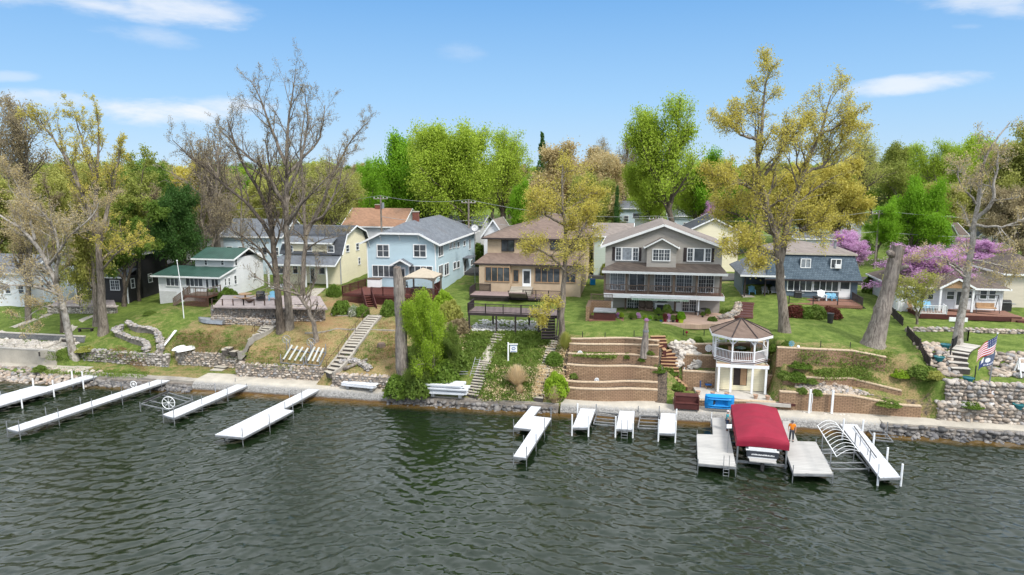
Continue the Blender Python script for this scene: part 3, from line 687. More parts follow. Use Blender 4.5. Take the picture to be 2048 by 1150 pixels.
stairs('narrow worn steps climbing beside the ornamental grass and yellow shrubs',[(1076,803),(1084,770),(1092,735),(1100,705),(1110,672)],22,.95,'concrete_old',jit=.02)
stairs('curved tan timber stairs climbing through the block terraces',[(1370,774),(1353,762),(1341,750),(1339,734),(1338,717),(1331,702),(1320,690),(1315,673)],17,(1.75,1.5),'wood_tan',zz=(1.5,5.75),th=.8,lift=.1)
stairs('curved pale flagstone steps beside the boulder bank',[(1921,748),(1914,725),(1918,706),(1938,690)],9,(1.5,1.9),'slate_walk',None,th=.6,lift=.14,jit=.02)
stairs('grey concrete steps beside the pebble bed',[(82,716),(104,698),(140,676)],8,1.3,'concrete_old',curb='concrete')
def edging(label,px,mat='concrete_old',h=.12,w=.14):
 g=line(px,4);o=MB().ribbon([(p.x,p.y) for p in g],w,[p.z-.2 for p in g],[p.z+h for p in g]).build('garden_edging',M[mat]);return tag(o,label,'garden edging')
edging('pale edging strip across the slope between the stairs and the bare trunks',[(610,667),(660,662),(712,658)])
edging('pale edging round the shrub bed before the red brown deck',[(664,628),(672,632),(750,632)])
edging('short edging strip by the cut trunk below the blue house',[(752,632),(800,632),(820,631)])
edging('thin edging strip across the yellow grass near the cut trunk',[(730,661),(760,661),(790,662)])
for px_ in ([(0,665),(60,642),(100,628)],[(135,665),(165,640),(200,628)]):
 g=line(px_,5);struct(MB().ribbon([(p.x,p.y) for p in g],.9,[p.z-.2 for p in g],[p.z+.04 for p in g]).build('garden_path',M['concrete']))
 # ------------------------------------------------------------ docks
DZ=.78
_bm={}
def boards_for(ang):
 k=round(math.degrees(ang)%180/6)
 if k not in _bm:_bm[k]=m_boards('white_dock_boards',(.60,.61,.63),(.48,.49,.51),(.36,.375,.39),math.radians(k*6),.3,.6,3.0)
 return _bm[k]
def dock(label,poly,posts,mat='deckwhite',pm='alu',z=DZ,pr=.035,name='dock',braces=False,group='docks along the shore',ladder=None):
 W3=[Vector(atz(px,py,z)) for px,py in poly];c=sum(W3,Vector())/len(W3)
 t_=thing(name,label,'dock',(c.x,c.y,0),0,group);o=Vector(t_.location)
 L=[p-o for p in W3]
 e_=max(((L[i]-L[i-1]) for i in range(len(L))),key=lambda v:v.length)
 MB().slab([tuple(p) for p in L],.06).build('deck',boards_for(math.atan2(e_.y,e_.x)) if mat=='deckwhite' else M[mat],t_)
 mb=MB();n=len(L)
 for i in range(n):
  a,b=L[i],L[(i+1)%n];dz=Vector((0,0,.14));mb.beam(a-dz,b-dz,.05,.15)
 a0,a1=(L[0]+L[1])/2,(L[n//2]+L[(n//2+1)%n])/2
 mb.build('side_frame',M['alu' if mat!='deckgrey' else 'galv'],t_)
 for q in posts:
  px,py,top=q[:3];r_=q[3] if len(q)>3 else pr;m2=q[4] if len(q)>4 else pm
  p=Vector(atz(px,py,z))-o;zt=ztop(top,p.x+o.x,p.y+o.y)
  MB().tube([(p.x,p.y,-1.2),(p.x,p.y,max(zt,z+.05))],r_,8).build('post',M[m2],t_)
 if ladder:
  (ax,ay),(bx,by)=ladder;A=Vector(atz(ax,ay,z))-o;B=Vector(atz(bx,by,z))-o;mb=MB()
  dn=(A-Vector((0,0,0)));out=Vector((EV[0],EV[1],0))*-.06
  for p in (A,B):mb.tube([p+out*-3+Vector((0,0,.75)),p+out+Vector((0,0,.8)),p+out*1.5+Vector((0,0,-.9))],.025,6)
  for dz in (-.25,-.5,-.75):mb.tube([A+out*1.4+Vector((0,0,dz)),B+out*1.4+Vector((0,0,dz))],.022,6)
  mb.build('ladder',M['alu'],t_)
 return t_
wh='white'
dock('white dock with a widened platform nearest the riprap shore',[(201,742),(219,745),(110,778),(-80,835),(-80,812),(0,790),(66,772),(93,773)],[(145,759,742,.07,wh),(166,763,743,.07,wh),(67,773,757,.07,wh),(107,780,760,.07,wh),(43,801,779,.07,wh),(1,791,783,.04)])
dock('longest narrow white dock, running out past the winding stone wall',[(331,754),(350,757),(36,862),(13,857)],[(14,858,842),(39,862,840),(92,829,814),(117,834,817),(161,806,794),(184,812,797),(244,795,789),(299,771,763,.045,'galv'),(323,766,760),(223,786,783)])
dock('shorter narrow white dock beside the spoked wheel boat lift',[(478,767),(499,769),(348,835),(325,829)],[(326,830,815),(348,835,814),(431,785,767,.045),(455,789,774),(404,808,792),(493,771,767),(471,766,756)])
dock('white dock with a wide end platform and angled leg braces',[(621,775.5),(641.5,777.5),(566,818),(587,821),(487,874),(430,869)],[(485,873,855),(539,847,828),(586,821,807),(570,816,804),(604,797,779),(579,795,781),(448,860,858)])
dock('Z shaped white dock below the ornamental grass slope',[(1062.5,812),(1082,813.6),(1067,832),(1102.5,836),(1052,915),(1027,912),(1063.5,858),(1027,854)],[(1027,854,839),(1102,836,818),(1089,857,836),(1072,884,868),(1053,914,893),(1027,911,906),(1047,872,876)])
dock('short white dock before the pale seawall, next to the Z shaped dock',[(1161,816.5),(1191,818),(1177,855),(1145,854)],[(1144,854,829,.065,wh),(1177,856,831,.065,wh),(1155,822,807,.065,wh)])
dock('middle short white dock with a metal ladder at its end',[(1239,821.4),(1269.5,822.6),(1265.6,859),(1232.4,857)],[(1231,857,833,.065,wh),(1266,859,845,.065,wh)],ladder=((1243,858),(1255,858.5)))
dock('short white dock nearest the grey dock where a man stands',[(1322,826),(1351.5,827),(1350,867),(1318,865)],[(1317,865,839,.065,wh),(1351,867,842,.065,wh),(1353,828,818,.065,wh)])
dock('wide grey dock with a ladder beside the red covered boat',[(1424,835),(1447,835),(1458,864),(1472,933),(1396,926),(1393.6,868),(1426,869)],[(1394,869,860),(1396,926,918),(1472,932,928),(1423,836,825,.04,wh)],'deckgrey',ladder=((1447,931),(1458,932)))
dock('wide grey dock where the man in orange stands',[(1565,842),(1579,842),(1595,882),(1632,883.5),(1666.5,947.5),(1587,946),(1572,904)],[(1586,945,930),(1666,947,945),(1632,884,878)],'deckgrey')
dock('long white dock with thick white posts beside the bare canopy frame',[(1680,847.6),(1714,849),(1801,954),(1760,955)],[(1757,950,927,.075,wh),(1803,953,928,.075,wh),(1774,917,895,.075,wh),(1747,886,866,.075,wh),(1725,862,840,.075,wh),(1686,862,838,.075,wh),(1708,905,866),(1720,892,870),(1735,910,897)])
a,b=atz(1708,852,DZ+.15),atz(1753,915,DZ+.15)
tag(MB().beam(a,b,.06,.06).build('rubber_rail',M['darkplastic']),'long dark rail lying on the white dock by the canopy frame','rail')
# ------------------------------------------------------------ people
def person(label,px,py,shirt,pants,cap_c,yaw,pose,hair=(.3,.28,.26)):
 g=atz(px,py,DZ);t_=tag(bpy.data.objects.new('person',None),label,'person');COL.objects.link(t_);t_.location=g;t_.rotation_euler=(0,0,yaw)
 sk=m_plain('skin',(.48,.27,.19),(.42,.23,.16),4.,.6)
 J=dict(pel=(0,0,.96),belly=(0,-.01,1.12),chest=(0,-.01,1.32),neck=(0,0,1.49),head=(0,-.02,1.60),top=(0,-.01,1.70),hl=(.09,0,.90),kl=(.11,-.03,.50),al=(.12,.02,.09),tl=(.14,-.15,.04),hr=(-.09,0,.90),kr=(-.12,-.04,.50),ar=(-.13,.03,.09),tr=(-.15,-.14,.04),sl=(.18,0,1.42),sr=(-.18,0,1.42));J.update(pose)
 def skin(name,pts,edges,rad,mat,lev=2,parent=t_):
  me=bpy.data.meshes.new(name);me.from_pydata([J.get(p,p) for p in pts],[],edges);me.materials.append(mat)
  o=bpy.data.objects.new(name,me);COL.objects.link(o);o.parent=parent
  md=o.modifiers.new('skin','SKIN');md.use_smooth_shade=True
  lay=me.skin_vertices[0] if me.skin_vertices else None
  if lay is None:
   bpy.context.view_layer.objects.active=o
   me.attributes
  for i,r_ in enumerate(rad):me.skin_vertices[0].data[i].radius=r_ if isinstance(r_,tuple) else (r_,r_)
  me.skin_vertices[0].data[0].use_root=True
  o.modifiers.new('sub','SUBSURF').levels=lev;o.modifiers[-1].render_levels=lev;return o
 names=['pel','belly','chest','neck','head','top','hl','kl','al','tl','hr','kr','ar','tr','sl','el','wl','sr','er','wr']
 ix={n:i for i,n in enumerate(names)};E_=[('pel','belly'),('belly','chest'),('chest','neck'),('neck','head'),('head','top'),('pel','hl'),('hl','kl'),('kl','al'),('al','tl'),('pel','hr'),('hr','kr'),('kr','ar'),('ar','tr'),('chest','sl'),('sl','el'),('el','wl'),('chest','sr'),('sr','er'),('er','wr')]
 R_=[(.13,.10),(.13,.095),(.145,.10),(.055,.055),(.085,.095),(.06,.07),.085,.06,.04,.035,.085,.06,.04,.035,.06,.042,.028,.06,.042,.028]
 pts=list(names);ed=[(ix[a],ix[b]) for a,b in E_];rad=list(R_)
 for s_,e_,w_ in ((1,'el','wl'),(-1,'er','wr')):
  wv=Vector(J[w_]);d=(wv-Vector(J[e_])).normalized();side=d.cross(Vector((s_,0,.2))).normalized();nrm=d.cross(side)
  pi=len(pts);pts.append(tuple(wv+d*.07));ed.append((ix[w_],pi));rad.append((.038,.02))
  for k,ln in enumerate((.062,.072,.068,.052)):
   b0=wv+d*.095+side*(k-1.5)*.021;i0=len(pts);pts+=[tuple(b0),tuple(b0+d*ln*.55+nrm*.008),tuple(b0+d*ln+nrm*.03)];ed+=[(pi,i0),(i0,i0+1),(i0+1,i0+2)];rad+=[.009,.009,.007]
  i0=len(pts);b0=wv+d*.03-side*.035;pts+=[tuple(b0),tuple(b0-side*.02+d*.04+nrm*.012)];ed+=[(pi,i0),(i0,i0+1)];rad+=[.011,.009]
 body=skin('body',pts,ed,rad,sk,1)
 sh=m_plain('shirt',shirt,tuple(c*.8 for c in shirt),5.,.85,.3);pn=m_plain('trousers',pants,tuple(c*.75 for c in pants),5.,.85,.3)
 def mid(a,b,f):return tuple(Vector(J[a]).lerp(Vector(J[b]),f))
 skin('shirt',[(0,.0,.93),'belly','chest',(0,0,1.45),'sl',mid('sl','el',.75),'sr',mid('sr','er',.75)],[(0,1),(1,2),(2,3),(2,4),(4,5),(2,6),(6,7)],[(.165,.13),(.16,.125),(.17,.125),(.075,.07),.085,.068,.085,.068],sh)
 skin('trousers',[(0,0,.98),'hl','kl',mid('kl','al',.93),'hr','kr',mid('kr','ar',.93)],[(0,1),(1,2),(2,3),(0,4),(4,5),(5,6)],[(.15,.12),.105,.082,.066,.105,.082,.066],pn)
 shoe=MB()
 for a_,t2 in (('al','tl'),('ar','tr')):
  A,B=Vector(J[a_]),Vector(J[t2]);shoe.ball((A.x*.5+B.x*.5,(A.y+B.y)/2,.045),(.052,.14,.05),10,6)
 shoe.build('shoes',M['darkplastic'],t_,True)
 hd=Vector(J['head']);face=MB();hair_=MB().ball((hd.x,hd.y+.018,hd.z+.03),(.098,.108,.105),12,8).build('hair',m_plain('hair',hair),t_,True)
 MB().ball((hd.x,hd.y-.105,hd.z-.005),(.014,.022,.022),8,5).build('nose',sk,t_,True)
 ey=MB();[ey.ball((hd.x+s_*.033,hd.y-.088,hd.z+.02),(.013,.01,.009),8,5) for s_ in (-1,1)];ey.build('eyes',M['black'],t_,True)
 MB().ball((hd.x,hd.y-.093,hd.z-.045),(.026,.008,.006),8,5).build('mouth',m_plain('lips',(.3,.1,.09)),t_,True)
 er=MB();[er.ball((hd.x+s_*.092,hd.y+.005,hd.z+.0),(.012,.02,.03),8,5) for s_ in (-1,1)];er.build('ears',sk,t_,True)
 c_=MB().lathe([(.112,.05),(.112,.085),(.10,.125),(.06,.15),(.01,.158)],14,(hd.x,hd.y+.01,hd.z));c_.box(hd.x-.075,hd.x+.075,hd.y-.2,hd.y-.07,hd.z+.05,hd.z+.066)
 c_.build('cap',m_plain('cap_cloth',cap_c),t_,True)
 return t_
 # ------------------------------------------------------------ house building
class Frame:
 def __init__(s,o,rz):s.o=Vector(o);s.rz=rz;s.ex=Vector((math.cos(rz),math.sin(rz),0));s.ey=Vector((-math.sin(rz),math.cos(rz),0));s.W=0
 def hit(s,px,py,ax='y',c=0.):
  """local point where the sight line of a place in the photograph meets a plane of the frame"""
  d=Vector(ray(px,py));e={'x':s.ex,'y':s.ey,'z':Vector((0,0,1))}[ax];cam_o=Vector((0,0,H))
  k=(c-(cam_o-s.o).dot(e))/d.dot(e);p=cam_o+d*k-s.o
  return Vector((p.dot(s.ex),p.dot(s.ey),p.z))
 def loc(s,p):q=Vector(p)-s.o;return Vector((q.dot(s.ex),q.dot(s.ey),q.z))
 def world(s,p):return s.o+s.ex*p[0]+s.ey*p[1]+Vector((0,0,p[2]))
def corners(pxL,pxR,pyR,z,rz=TH,Y=None):
 R=Vector(atz(pxR,pyR,z)) if Y is None else Vector(aty(pxR,pyR,Y));f=Frame(R,rz);w=-f.hit(pxL,600,'y',0).x
 f=Frame(R-f.ex*w,rz);f.W=w;return f
def hthing(name,label,cat,f,group=None):return thing(name,label,cat,tuple(f.o),f.rz,group)
def pmap(face,c):
 return {'f':lambda s,z,d:(s,c-d,z),'b':lambda s,z,d:(s,c+d,z),'r':lambda s,z,d:(c+d,s,z),'l':lambda s,z,d:(c-d,s,z)}[face]
def pbox(mb,pm,s0,s1,z0,z1,d0,d1):
 a=pm(s0,z0,d0);b=pm(s1,z1,d1);return mb.box(*sorted((a[0],b[0])),*sorted((a[1],b[1])),*sorted((a[2],b[2])))
def window(parent,face,c,s0,s1,z0,z1,nx=1,ny=1,fm='white',pm_='glass',tr=.09,name='window',sub=None,deep=.07,sill=True):
 if s1<s0:s0,s1=s1,s0
 if z1<z0:z0,z1=z1,z0
 P_=pmap(face,c);mb=MB()
 pbox(mb,P_,s0,s1,z1-tr,z1,0,deep);pbox(mb,P_,s0,s1,z0,z0+tr,0,deep+(.05 if sill else 0));pbox(mb,P_,s0,s0+tr,z0+tr,z1-tr,0,deep);pbox(mb,P_,s1-tr,s1,z0+tr,z1-tr,0,deep)
 w=(s1-s0-2*tr)/nx;h=(z1-z0-2*tr)/ny
 for i in range(1,nx):x=s0+tr+w*i;pbox(mb,P_,x-.035,x+.035,z0+tr,z1-tr,.0,deep-.012)
 for j in range(1,ny):y=z0+tr+h*j;pbox(mb,P_,s0+tr,s1-tr,y-.022,y+.022,0,deep-.02)
 if sub:
  for i in range(nx):
   for k in range(1,sub[0]):x=s0+tr+w*i+w*k/sub[0];pbox(mb,P_,x-.012,x+.012,z0+tr,z1-tr,0,deep-.03)
  for k in range(1,sub[1]):y=z0+tr+(z1-z0-2*tr)*k/sub[1];pbox(mb,P_,s0+tr,s1-tr,y-.012,y+.012,0,deep-.03)
 o=mb.build(name,M[fm],parent);g=MB()
 for i in range(nx):
  for j in range(ny):pbox(g,P_,s0+tr+w*i+.002,s0+tr+w*(i+1)-.002,z0+tr+h*j+.002,z0+tr+h*(j+1)-.002,.004,.018)
 g.build('pane',M[pm_],o);return o
def win(f,parent,face,c,r,nx=1,ny=1,**k):
 """a window given by its rectangle in the photograph"""
 ax='y' if face=='f' else 'x';a=f.hit(r[0],r[1],ax,c);b=f.hit(r[2],r[3],ax,c);i=0 if face=='f' else 1
 if ax=='x':
  m_=(r[0]+r[2])/2;z1=f.hit(m_,r[1],ax,c).z;z0=f.hit(m_,r[3],ax,c).z
 else:z1,z0=a.z,b.z
 return window(parent,face,c,a[i],b[i],z0,z1,nx,ny,**k)
def roof(parent,polys,m_,t_=.16,name='roof',fascia=None,fm='white',fh=.2):
 mb=MB()
 for p in polys:mb.slab(p,t_)
 o=mb.build(name,m_,parent)
 if fascia:
  fb=MB()
  for a,b in fascia:fb.beam((a[0],a[1],a[2]-fh/2+.02),(b[0],b[1],b[2]-fh/2+.02),.06,fh)
  fb.build('fascia',M[fm],o)
 return o
def railing(parent,pts,h=.95,gap=.16,m_='white',post=1.8,name='railing',bal=.035,rail=.06,z_low=.1):
 mb=MB();pts=[Vector(p) for p in pts];Z=Vector((0,0,1))
 for a,b in zip(pts,pts[1:]):
  L=(b-a).length
  mb.beam(a+Z*h,b+Z*h,rail*1.5,rail);mb.beam(a+Z*z_low,b+Z*z_low,rail,rail)
  n=max(1,round(L/gap))
  if bal:
   for i in range(1,n):p=a.lerp(b,i/n);mb.beam(p+Z*z_low,p+Z*(h-.03),bal,bal,(1,0,0))
  k=max(1,round(L/post))
  for i in range(k+1):p=a.lerp(b,i/k);mb.beam(p,p+Z*(h+.06),.1,.1,(1,0,0))
 return mb.build(name,M[m_],parent)
def gable_roof(parent,x0,x1,y0,y1,ze,zr,m_,ax='y',oh=.4,t_=.16,fm='white',name='roof',fh=.2):
 """ridge along ax, eaves at ze, ridge at zr"""
 if ax=='y':
  xm=(x0+x1)/2;s_=(zr-ze)/(xm-x0);e=oh*s_;A=(x0-oh,y0-oh,ze-e);B=(x0-oh,y1+oh,ze-e);C_=(xm,y0-oh,zr);D=(xm,y1+oh,zr);E_=(x1+oh,y0-oh,ze-e);F_=(x1+oh,y1+oh,ze-e)
  return roof(parent,[[A,C_,D,B],[C_,E_,F_,D]],m_,t_,name,[(A,C_),(C_,E_),(B,D),(D,F_),(A,B),(E_,F_)],fm,fh)
 ym=(y0+y1)/2;s_=(zr-ze)/(ym-y0);e=oh*s_;A=(x0-oh,y0-oh,ze-e);B=(x1+oh,y0-oh,ze-e);C_=(x0-oh,ym,zr);D=(x1+oh,ym,zr);E_=(x0-oh,y1+oh,ze-e);F_=(x1+oh,y1+oh,ze-e)
 return roof(parent,[[A,B,D,C_],[C_,D,F_,E_]],m_,t_,name,[(A,B),(E_,F_),(A,C_),(C_,E_),(B,D),(D,F_)],fm,fh)
def hip_roof(parent,x0,x1,y0,y1,ze,zr,m_,r=None,oh=.5,t_=.16,fm='white',name='roof'):
 """hipped roof, ridge along the longer side"""
 X0,X1,Y0,Y1=x0-oh,x1+oh,y0-oh,y1+oh;w,d=X1-X0,Y1-Y0;a=(X0,Y0,ze);b=(X1,Y0,ze);c=(X1,Y1,ze);e=(X0,Y1,ze)
 if w>=d:q=d/2 if r is None else r;p=(X0+q,(Y0+Y1)/2,zr);s_=(X1-q,(Y0+Y1)/2,zr);polys=[[a,b,s_,p],[b,c,s_],[c,e,p,s_],[e,a,p]]
 else:q=w/2 if r is None else r;p=((X0+X1)/2,Y0+q,zr);s_=((X0+X1)/2,Y1-q,zr);polys=[[a,b,p],[b,c,s_,p],[c,e,s_],[e,a,p,s_]]
 return roof(parent,polys,m_,t_,name,[(a,b),(b,c),(c,e),(e,a)],fm)
def walls(parent,x0,x1,y0,y1,z0,z1,m_,gable=None,zr=None,name='walls'):
 mb=MB()
 if gable=='y':mb.prism([(x0,z0),(x1,z0),(x1,z1),((x0+x1)/2,zr),(x0,z1)],y0,y1,'y')
 elif gable=='x':mb.prism([(y0,z0),(y1,z0),(y1,z1),((y0+y1)/2,zr),(y0,z1)],x0,x1,'x')
 else:mb.box(x0,x1,y0,y1,z0,z1)
 return mb.build(name,m_,parent)
def corner_trim(parent,x0,x1,y0,y1,z0,z1,m_='white',w=.12):
 mb=MB();
 for x in (x0,x1):
  for y in (y0,):mb.box(x-w/2,x+w/2,y-.025,y+w,z0,z1)
 return mb.build('corner_trim',M[m_],parent)
MS=dict(blue=m_siding('blue_siding',(.45,.575,.635),(.39,.51,.57)),white=m_siding('white_siding',(.70,.71,.72),(.60,.61,.62)),cream=m_siding('cream_siding',(.76,.70,.50),(.68,.62,.44)),taupe=m_siding('taupe_siding',(.37,.345,.31),(.33,.305,.275)),slate=m_siding('slate_siding',(.11,.15,.19),(.085,.12,.155)),black=m_siding('black_siding',(.035,.033,.034),(.025,.024,.026)),stucco=m_plain('tan_stucco',(.47,.365,.255),(.40,.31,.215),1.2,.9,.3),tan=m_siding('tan_siding',(.58,.52,.42),(.5,.45,.36)),lblue=m_siding('pale_blue_siding',(.50,.60,.66),(.44,.53,.60)),green=m_siding('pale_green_siding',(.48,.56,.50),(.42,.5,.45)),grey=m_siding('grey_siding',(.40,.42,.44),(.34,.36,.38)),wbrick=m_tiles('white_painted_brick',(.62,.62,.62),(.5,.5,.5),.1,.28,(.4,.4,.4),.8))
MR=dict(grey=m_tiles('grey_shingles',(.17,.185,.205),(.105,.115,.13),c3=(.13,.13,.135)),brown=m_tiles('brown_shingles',(.205,.15,.12),(.125,.09,.074),c3=(.16,.125,.105)),taupe=m_tiles('taupe_shingles',(.25,.215,.19),(.165,.14,.125)),dark=m_tiles('dark_shingles',(.085,.09,.10),(.045,.05,.058)),orange=m_tiles('orange_shingles',(.33,.19,.12),(.22,.13,.085),c3=(.27,.17,.115)),slate=m_tiles('slate_shingles',(.13,.17,.205),(.055,.08,.105),.2,.3,(.03,.04,.05),mw=.16),darkbrown=m_tiles('dark_brown_shingles',(.15,.12,.10),(.085,.068,.058)))
def m_seam(name,a,pitch=.42):
 m_,t=newmat(name);co=OC(t);x=t.n('ShaderNodeSeparateXYZ',{0:co}).outputs[0];fr=t.m('FRACT',t.m('DIVIDE',x,pitch));n1=t.noise(co,1.,4,.6).outputs[0]
 e=t.m('SUBTRACT',1.,t.step(t.m('ABSOLUTE',t.m('SUBTRACT',fr,.5)),.0,.1));c=t.mix(t.step(n1,.3,.7),a,tuple(q*.7 for q in a));c=t.mix(t.m('MULTIPLY',e,.6),c,tuple(q*.4 for q in a));finish(t,c,.45,e,1.,.05);return m_
MR['metal']=m_seam('green_metal_roof',(.042,.10,.078))
def chimney(parent,x,y,z0,z1,w=.7,d=.5,m_='brick'):
 mb=MB().box(x-w/2,x+w/2,y-d/2,y+d/2,z0,z1);o=mb.build('chimney',M[m_],parent);MB().box(x-w/2-.05,x+w/2+.05,y-d/2-.05,y+d/2+.05,z1,z1+.1).build('chimney_cap',M['concrete'],o);return o
def door(parent,face,c,s0,s1,z0,z1,m_='white',glass=True):
 P_=pmap(face,c);mb=MB();s0,s1=sorted((s0,s1));t_=.14
 pbox(mb,P_,s0,s0+t_,z0,z1,0,.06);pbox(mb,P_,s1-t_,s1,z0,z1,0,.06);pbox(mb,P_,s0+t_,s1-t_,z1-t_,z1,0,.06)
 zm=z0+(z1-z0)*(.18 if glass is True else .5)
 pbox(mb,P_,s0+t_,s1-t_,z0,zm,0,.045);pbox(mb,P_,s0+t_,s1-t_,z1-t_-.1,z1-t_,0,.045)
 o=mb.build('door',M[m_],parent)
 g=MB();pbox(g,P_,s0+t_,s1-t_,zm,z1-t_-.1,.005,.03);g.build('door_glass',M['glass'],o)
 k=MB();pbox(k,P_,s0+t_+.03,s0+t_+.07,z0+.95,z0+1.1,.045,.09);k.build('handle',M['black'],o);return o
def pdoor(f,parent,face,c,r,**k):
 ax='y' if face=='f' else 'x';a=f.hit(r[0],r[1],ax,c);b=f.hit(r[2],r[3],ax,c);i=0 if face=='f' else 1;return door(parent,face,c,a[i],b[i],min(a.z,b.z),max(a.z,b.z),**k)
 # ============================================================ blue house
f=corners(738,872,584,6.7);W_=f.W;D_=f.hit(950,540,'x',W_).y
Hb=hthing('house','pale blue two storey house with a grey clipped gable roof behind the red brown deck','house',f)
ze=f.hit(872,488,'y',0).z;zc=f.hit(799,466,'y',-.6).z;zr=ze+(f.hit(822,443,'y',1.6).z-ze)
oh=.8;xa,xb=f.hit(760,466,'y',-.6).x,f.hit(837,466,'y',-.6).x;xm=(xa+xb)/2;yr0=2.2;yr1=D_-4
sl_=(zc-ze)/(xa+oh)*1.;zr=ze+sl_*(xm+oh)
MB().prism([(0,-1),(W_,-1),(W_,ze+.1),(xb+.3,zc-.15),(xa-.3,zc-.15),(0,ze+.1)],0,.3,'y').build('front_wall',MS['blue'],Hb)
MB().box(0,W_,.3,D_,-1,ze+.15).build('side_walls',MS['blue'],Hb)
A,B_,C_,D1=(-oh,-.6,ze),(xa,-.6,zc),(xb,-.6,zc),(W_+oh,-.6,ze);R0,R1=(xm,yr0,zr),(xm,yr1,zr);E1,E2=(W_+oh,D_+.6,ze),(-oh,D_+.6,ze)
roof(Hb,[[B_,C_,R0],[C_,D1,E1,R1,R0],[A,B_,R0,R1,E2],[E1,E2,R1]],MR['grey'],.16,'roof',[(A,B_),(B_,C_),(C_,D1),(D1,E1)],fh=.24)
for r in ((753,488,779.5,515),(826,488,853.5,515.5)):win(f,Hb,'f',0,r,2,2,tr=.13)
win(f,Hb,'f',0,(744,529.5,791,555),4,1,tr=.1);win(f,Hb,'f',0,(817,530.8,866,554),4,1,tr=.1)
for r in ((876,488,886,513),(898,484.5,903,498),(905.5,484,910,496),(914,482.5,918.5,495),(926.4,481.2,930.5,492),(937.3,478,941,499),(876.6,529.5,886,554),(887.8,526,897.5,551),(906,523.5,912,539),(913.3,521.6,919,536.5),(941,519,945.5,531)):
 win(f,Hb,'r',W_,r,2 if r[2]-r[0]>8 else 1,1,tr=.1)
pdoor(f,Hb,'f',0,(793,534,812,573));pdoor(f,Hb,'r',W_,(927,518,932,547))
a=f.hit(927,516,'x',W_);MB().box(W_,W_+1.3,a.y-.6,a.y+2.6,a.z,a.z+.1).build('door_canopy',MR['grey'],Hb)
corner_trim(Hb,0,W_,0,0,-1,ze-.1)
pa,pb,pk=f.hit(779,530,'y',-1.2),f.hit(821,532,'y',-1.2),f.hit(800,518.8,'y',-1.2)
roof(Hb,[[(pa.x,-1.2,pa.z),(pk.x,-1.2,pk.z),(pk.x,0,pk.z),(pa.x,0,pa.z)],[(pk.x,-1.2,pk.z),(pb.x,-1.2,pa.z),(pb.x,0,pa.z),(pk.x,0,pk.z)]],MR['grey'],.1,'entry_roof',[((pa.x,-1.2,pa.z),(pk.x,-1.2,pk.z)),((pk.x,-1.2,pk.z),(pb.x,-1.2,pa.z))])
for px_ in (739,762,800,838,869):
 q=f.hit(px_,474,'y',0);zt_=min(zc-.15,ze+sl_*(min(q.x,W_-q.x)+.5)-.1)
 MB().tube([(q.x,-.02,zt_-.9),(q.x,-.12,zt_-.5),(q.x,-.5,zt_-.12)],.05,5).build('bracket',M['white'],Hb)
q=f.hit(832,440,'y',6.);chimney(Hb,q.x,6.,zr-2.2,f.hit(832,424,'y',6.).z,.8,.6)
# ============================================================ yellow gambrel house
f=corners(572,682,560,7.2);W_=f.W;D_=f.hit(736.5,545.6,'x',W_).y
Hy=hthing('house','cream house with a dark gambrel roof and a low grey porch roof on white columns','house',f)
h_=lambda px,py:f.hit(px,py,'x',W_)
zp=h_(707,452.5).z;yb=D_*.16;zb=f.hit(689.6,470,'x',W_).z;zl=f.hit(684,500,'x',W_).z
prof=[(0,-1),(D_,-1),(D_,zl),(D_-yb,zb),(D_/2,zp),(yb,zb),(0,zl)]
MB().prism(prof,0,W_,'x').build('walls',MS['cream'],Hy)
def gam(x0,x1):
 return [[(x0,-.35,zl-.5),(x1,-.35,zl-.5),(x1,yb-.12,zb+.1),(x0,yb-.12,zb+.1)],[(x0,yb-.12,zb+.1),(x1,yb-.12,zb+.1),(x1,D_/2,zp+.15),(x0,D_/2,zp+.15)],[(x0,D_/2,zp+.15),(x1,D_/2,zp+.15),(x1,D_-yb+.12,zb+.1),(x0,D_-yb+.12,zb+.1)],[(x0,D_-yb+.12,zb+.1),(x1,D_-yb+.12,zb+.1),(x1,D_+.35,zl-.5),(x0,D_+.35,zl-.5)]]
gp_=gam(-.4,W_+.55);fs_=[(p[1],p[2]) for p in gp_]
roof(Hy,gp_,MR['dark'],.14,'roof',fs_)
zd=f.hit(640,485,'y',-.1).z;MB().box(.6,W_-1.2,-.12,yb+2.2,zl-2.2,zd).build('dormer_wall',MS['cream'],Hy)
roof(Hy,[[(.2,-.6,zd),(W_-.8,-.6,zd),(W_-.8,D_/2-.2,zp+.1),(.2,D_/2-.2,zp+.1)]],MR['grey'],.14,'dormer_roof',[((.2,-.6,zd),(W_-.8,-.6,zd))])
for r in ((654,490.6,669,505.5),(574.5,490,587,505),(612,489,625,503)):win(f,Hy,'f',-.12,r,1,2)
yp=-3.0;a,b=f.hit(533,525,'y',yp),f.hit(662,531,'y',yp);zt2=f.hit(640,510,'y',0).z
roof(Hy,[[(a.x,yp,b.z),(b.x+.6,yp,b.z),(W_+.2,0,zt2),(0,0,zt2)]],MR['grey'],.14,'porch_roof',[((a.x,yp,b.z),(b.x+.6,yp,b.z)),((b.x+.6,yp,b.z),(W_+.2,0,zt2))])
zf=f.hit(654,577,'y',yp+.3).z
MB().box(a.x+.3,W_,yp+.2,0,zf-2.5,zf).build('porch_floor',MS['grey'],Hy)
for px_ in (538,578,612,654):
 q=f.hit(px_,560,'y',yp+.35);MB().box(q.x-.09,q.x+.09,yp+.26,yp+.44,zf,b.z-.1).build('porch_column',M['white'],Hy)
for r in ((637,534,651,549),(600,532,612,549),(585,531,597,548),(555,531,575,548)):win(f,Hy,'f',0,r,1,1)
pdoor(f,Hy,'f',0,(619,533,632,570))
for r in ((691,489.5,698.5,504),(711,485.6,718,500.5),(715.6,514.3,720.5,529)):win(f,Hy,'r',W_,r,1,2)
corner_trim(Hy,W_,W_,0,0,-1,zl-.6)
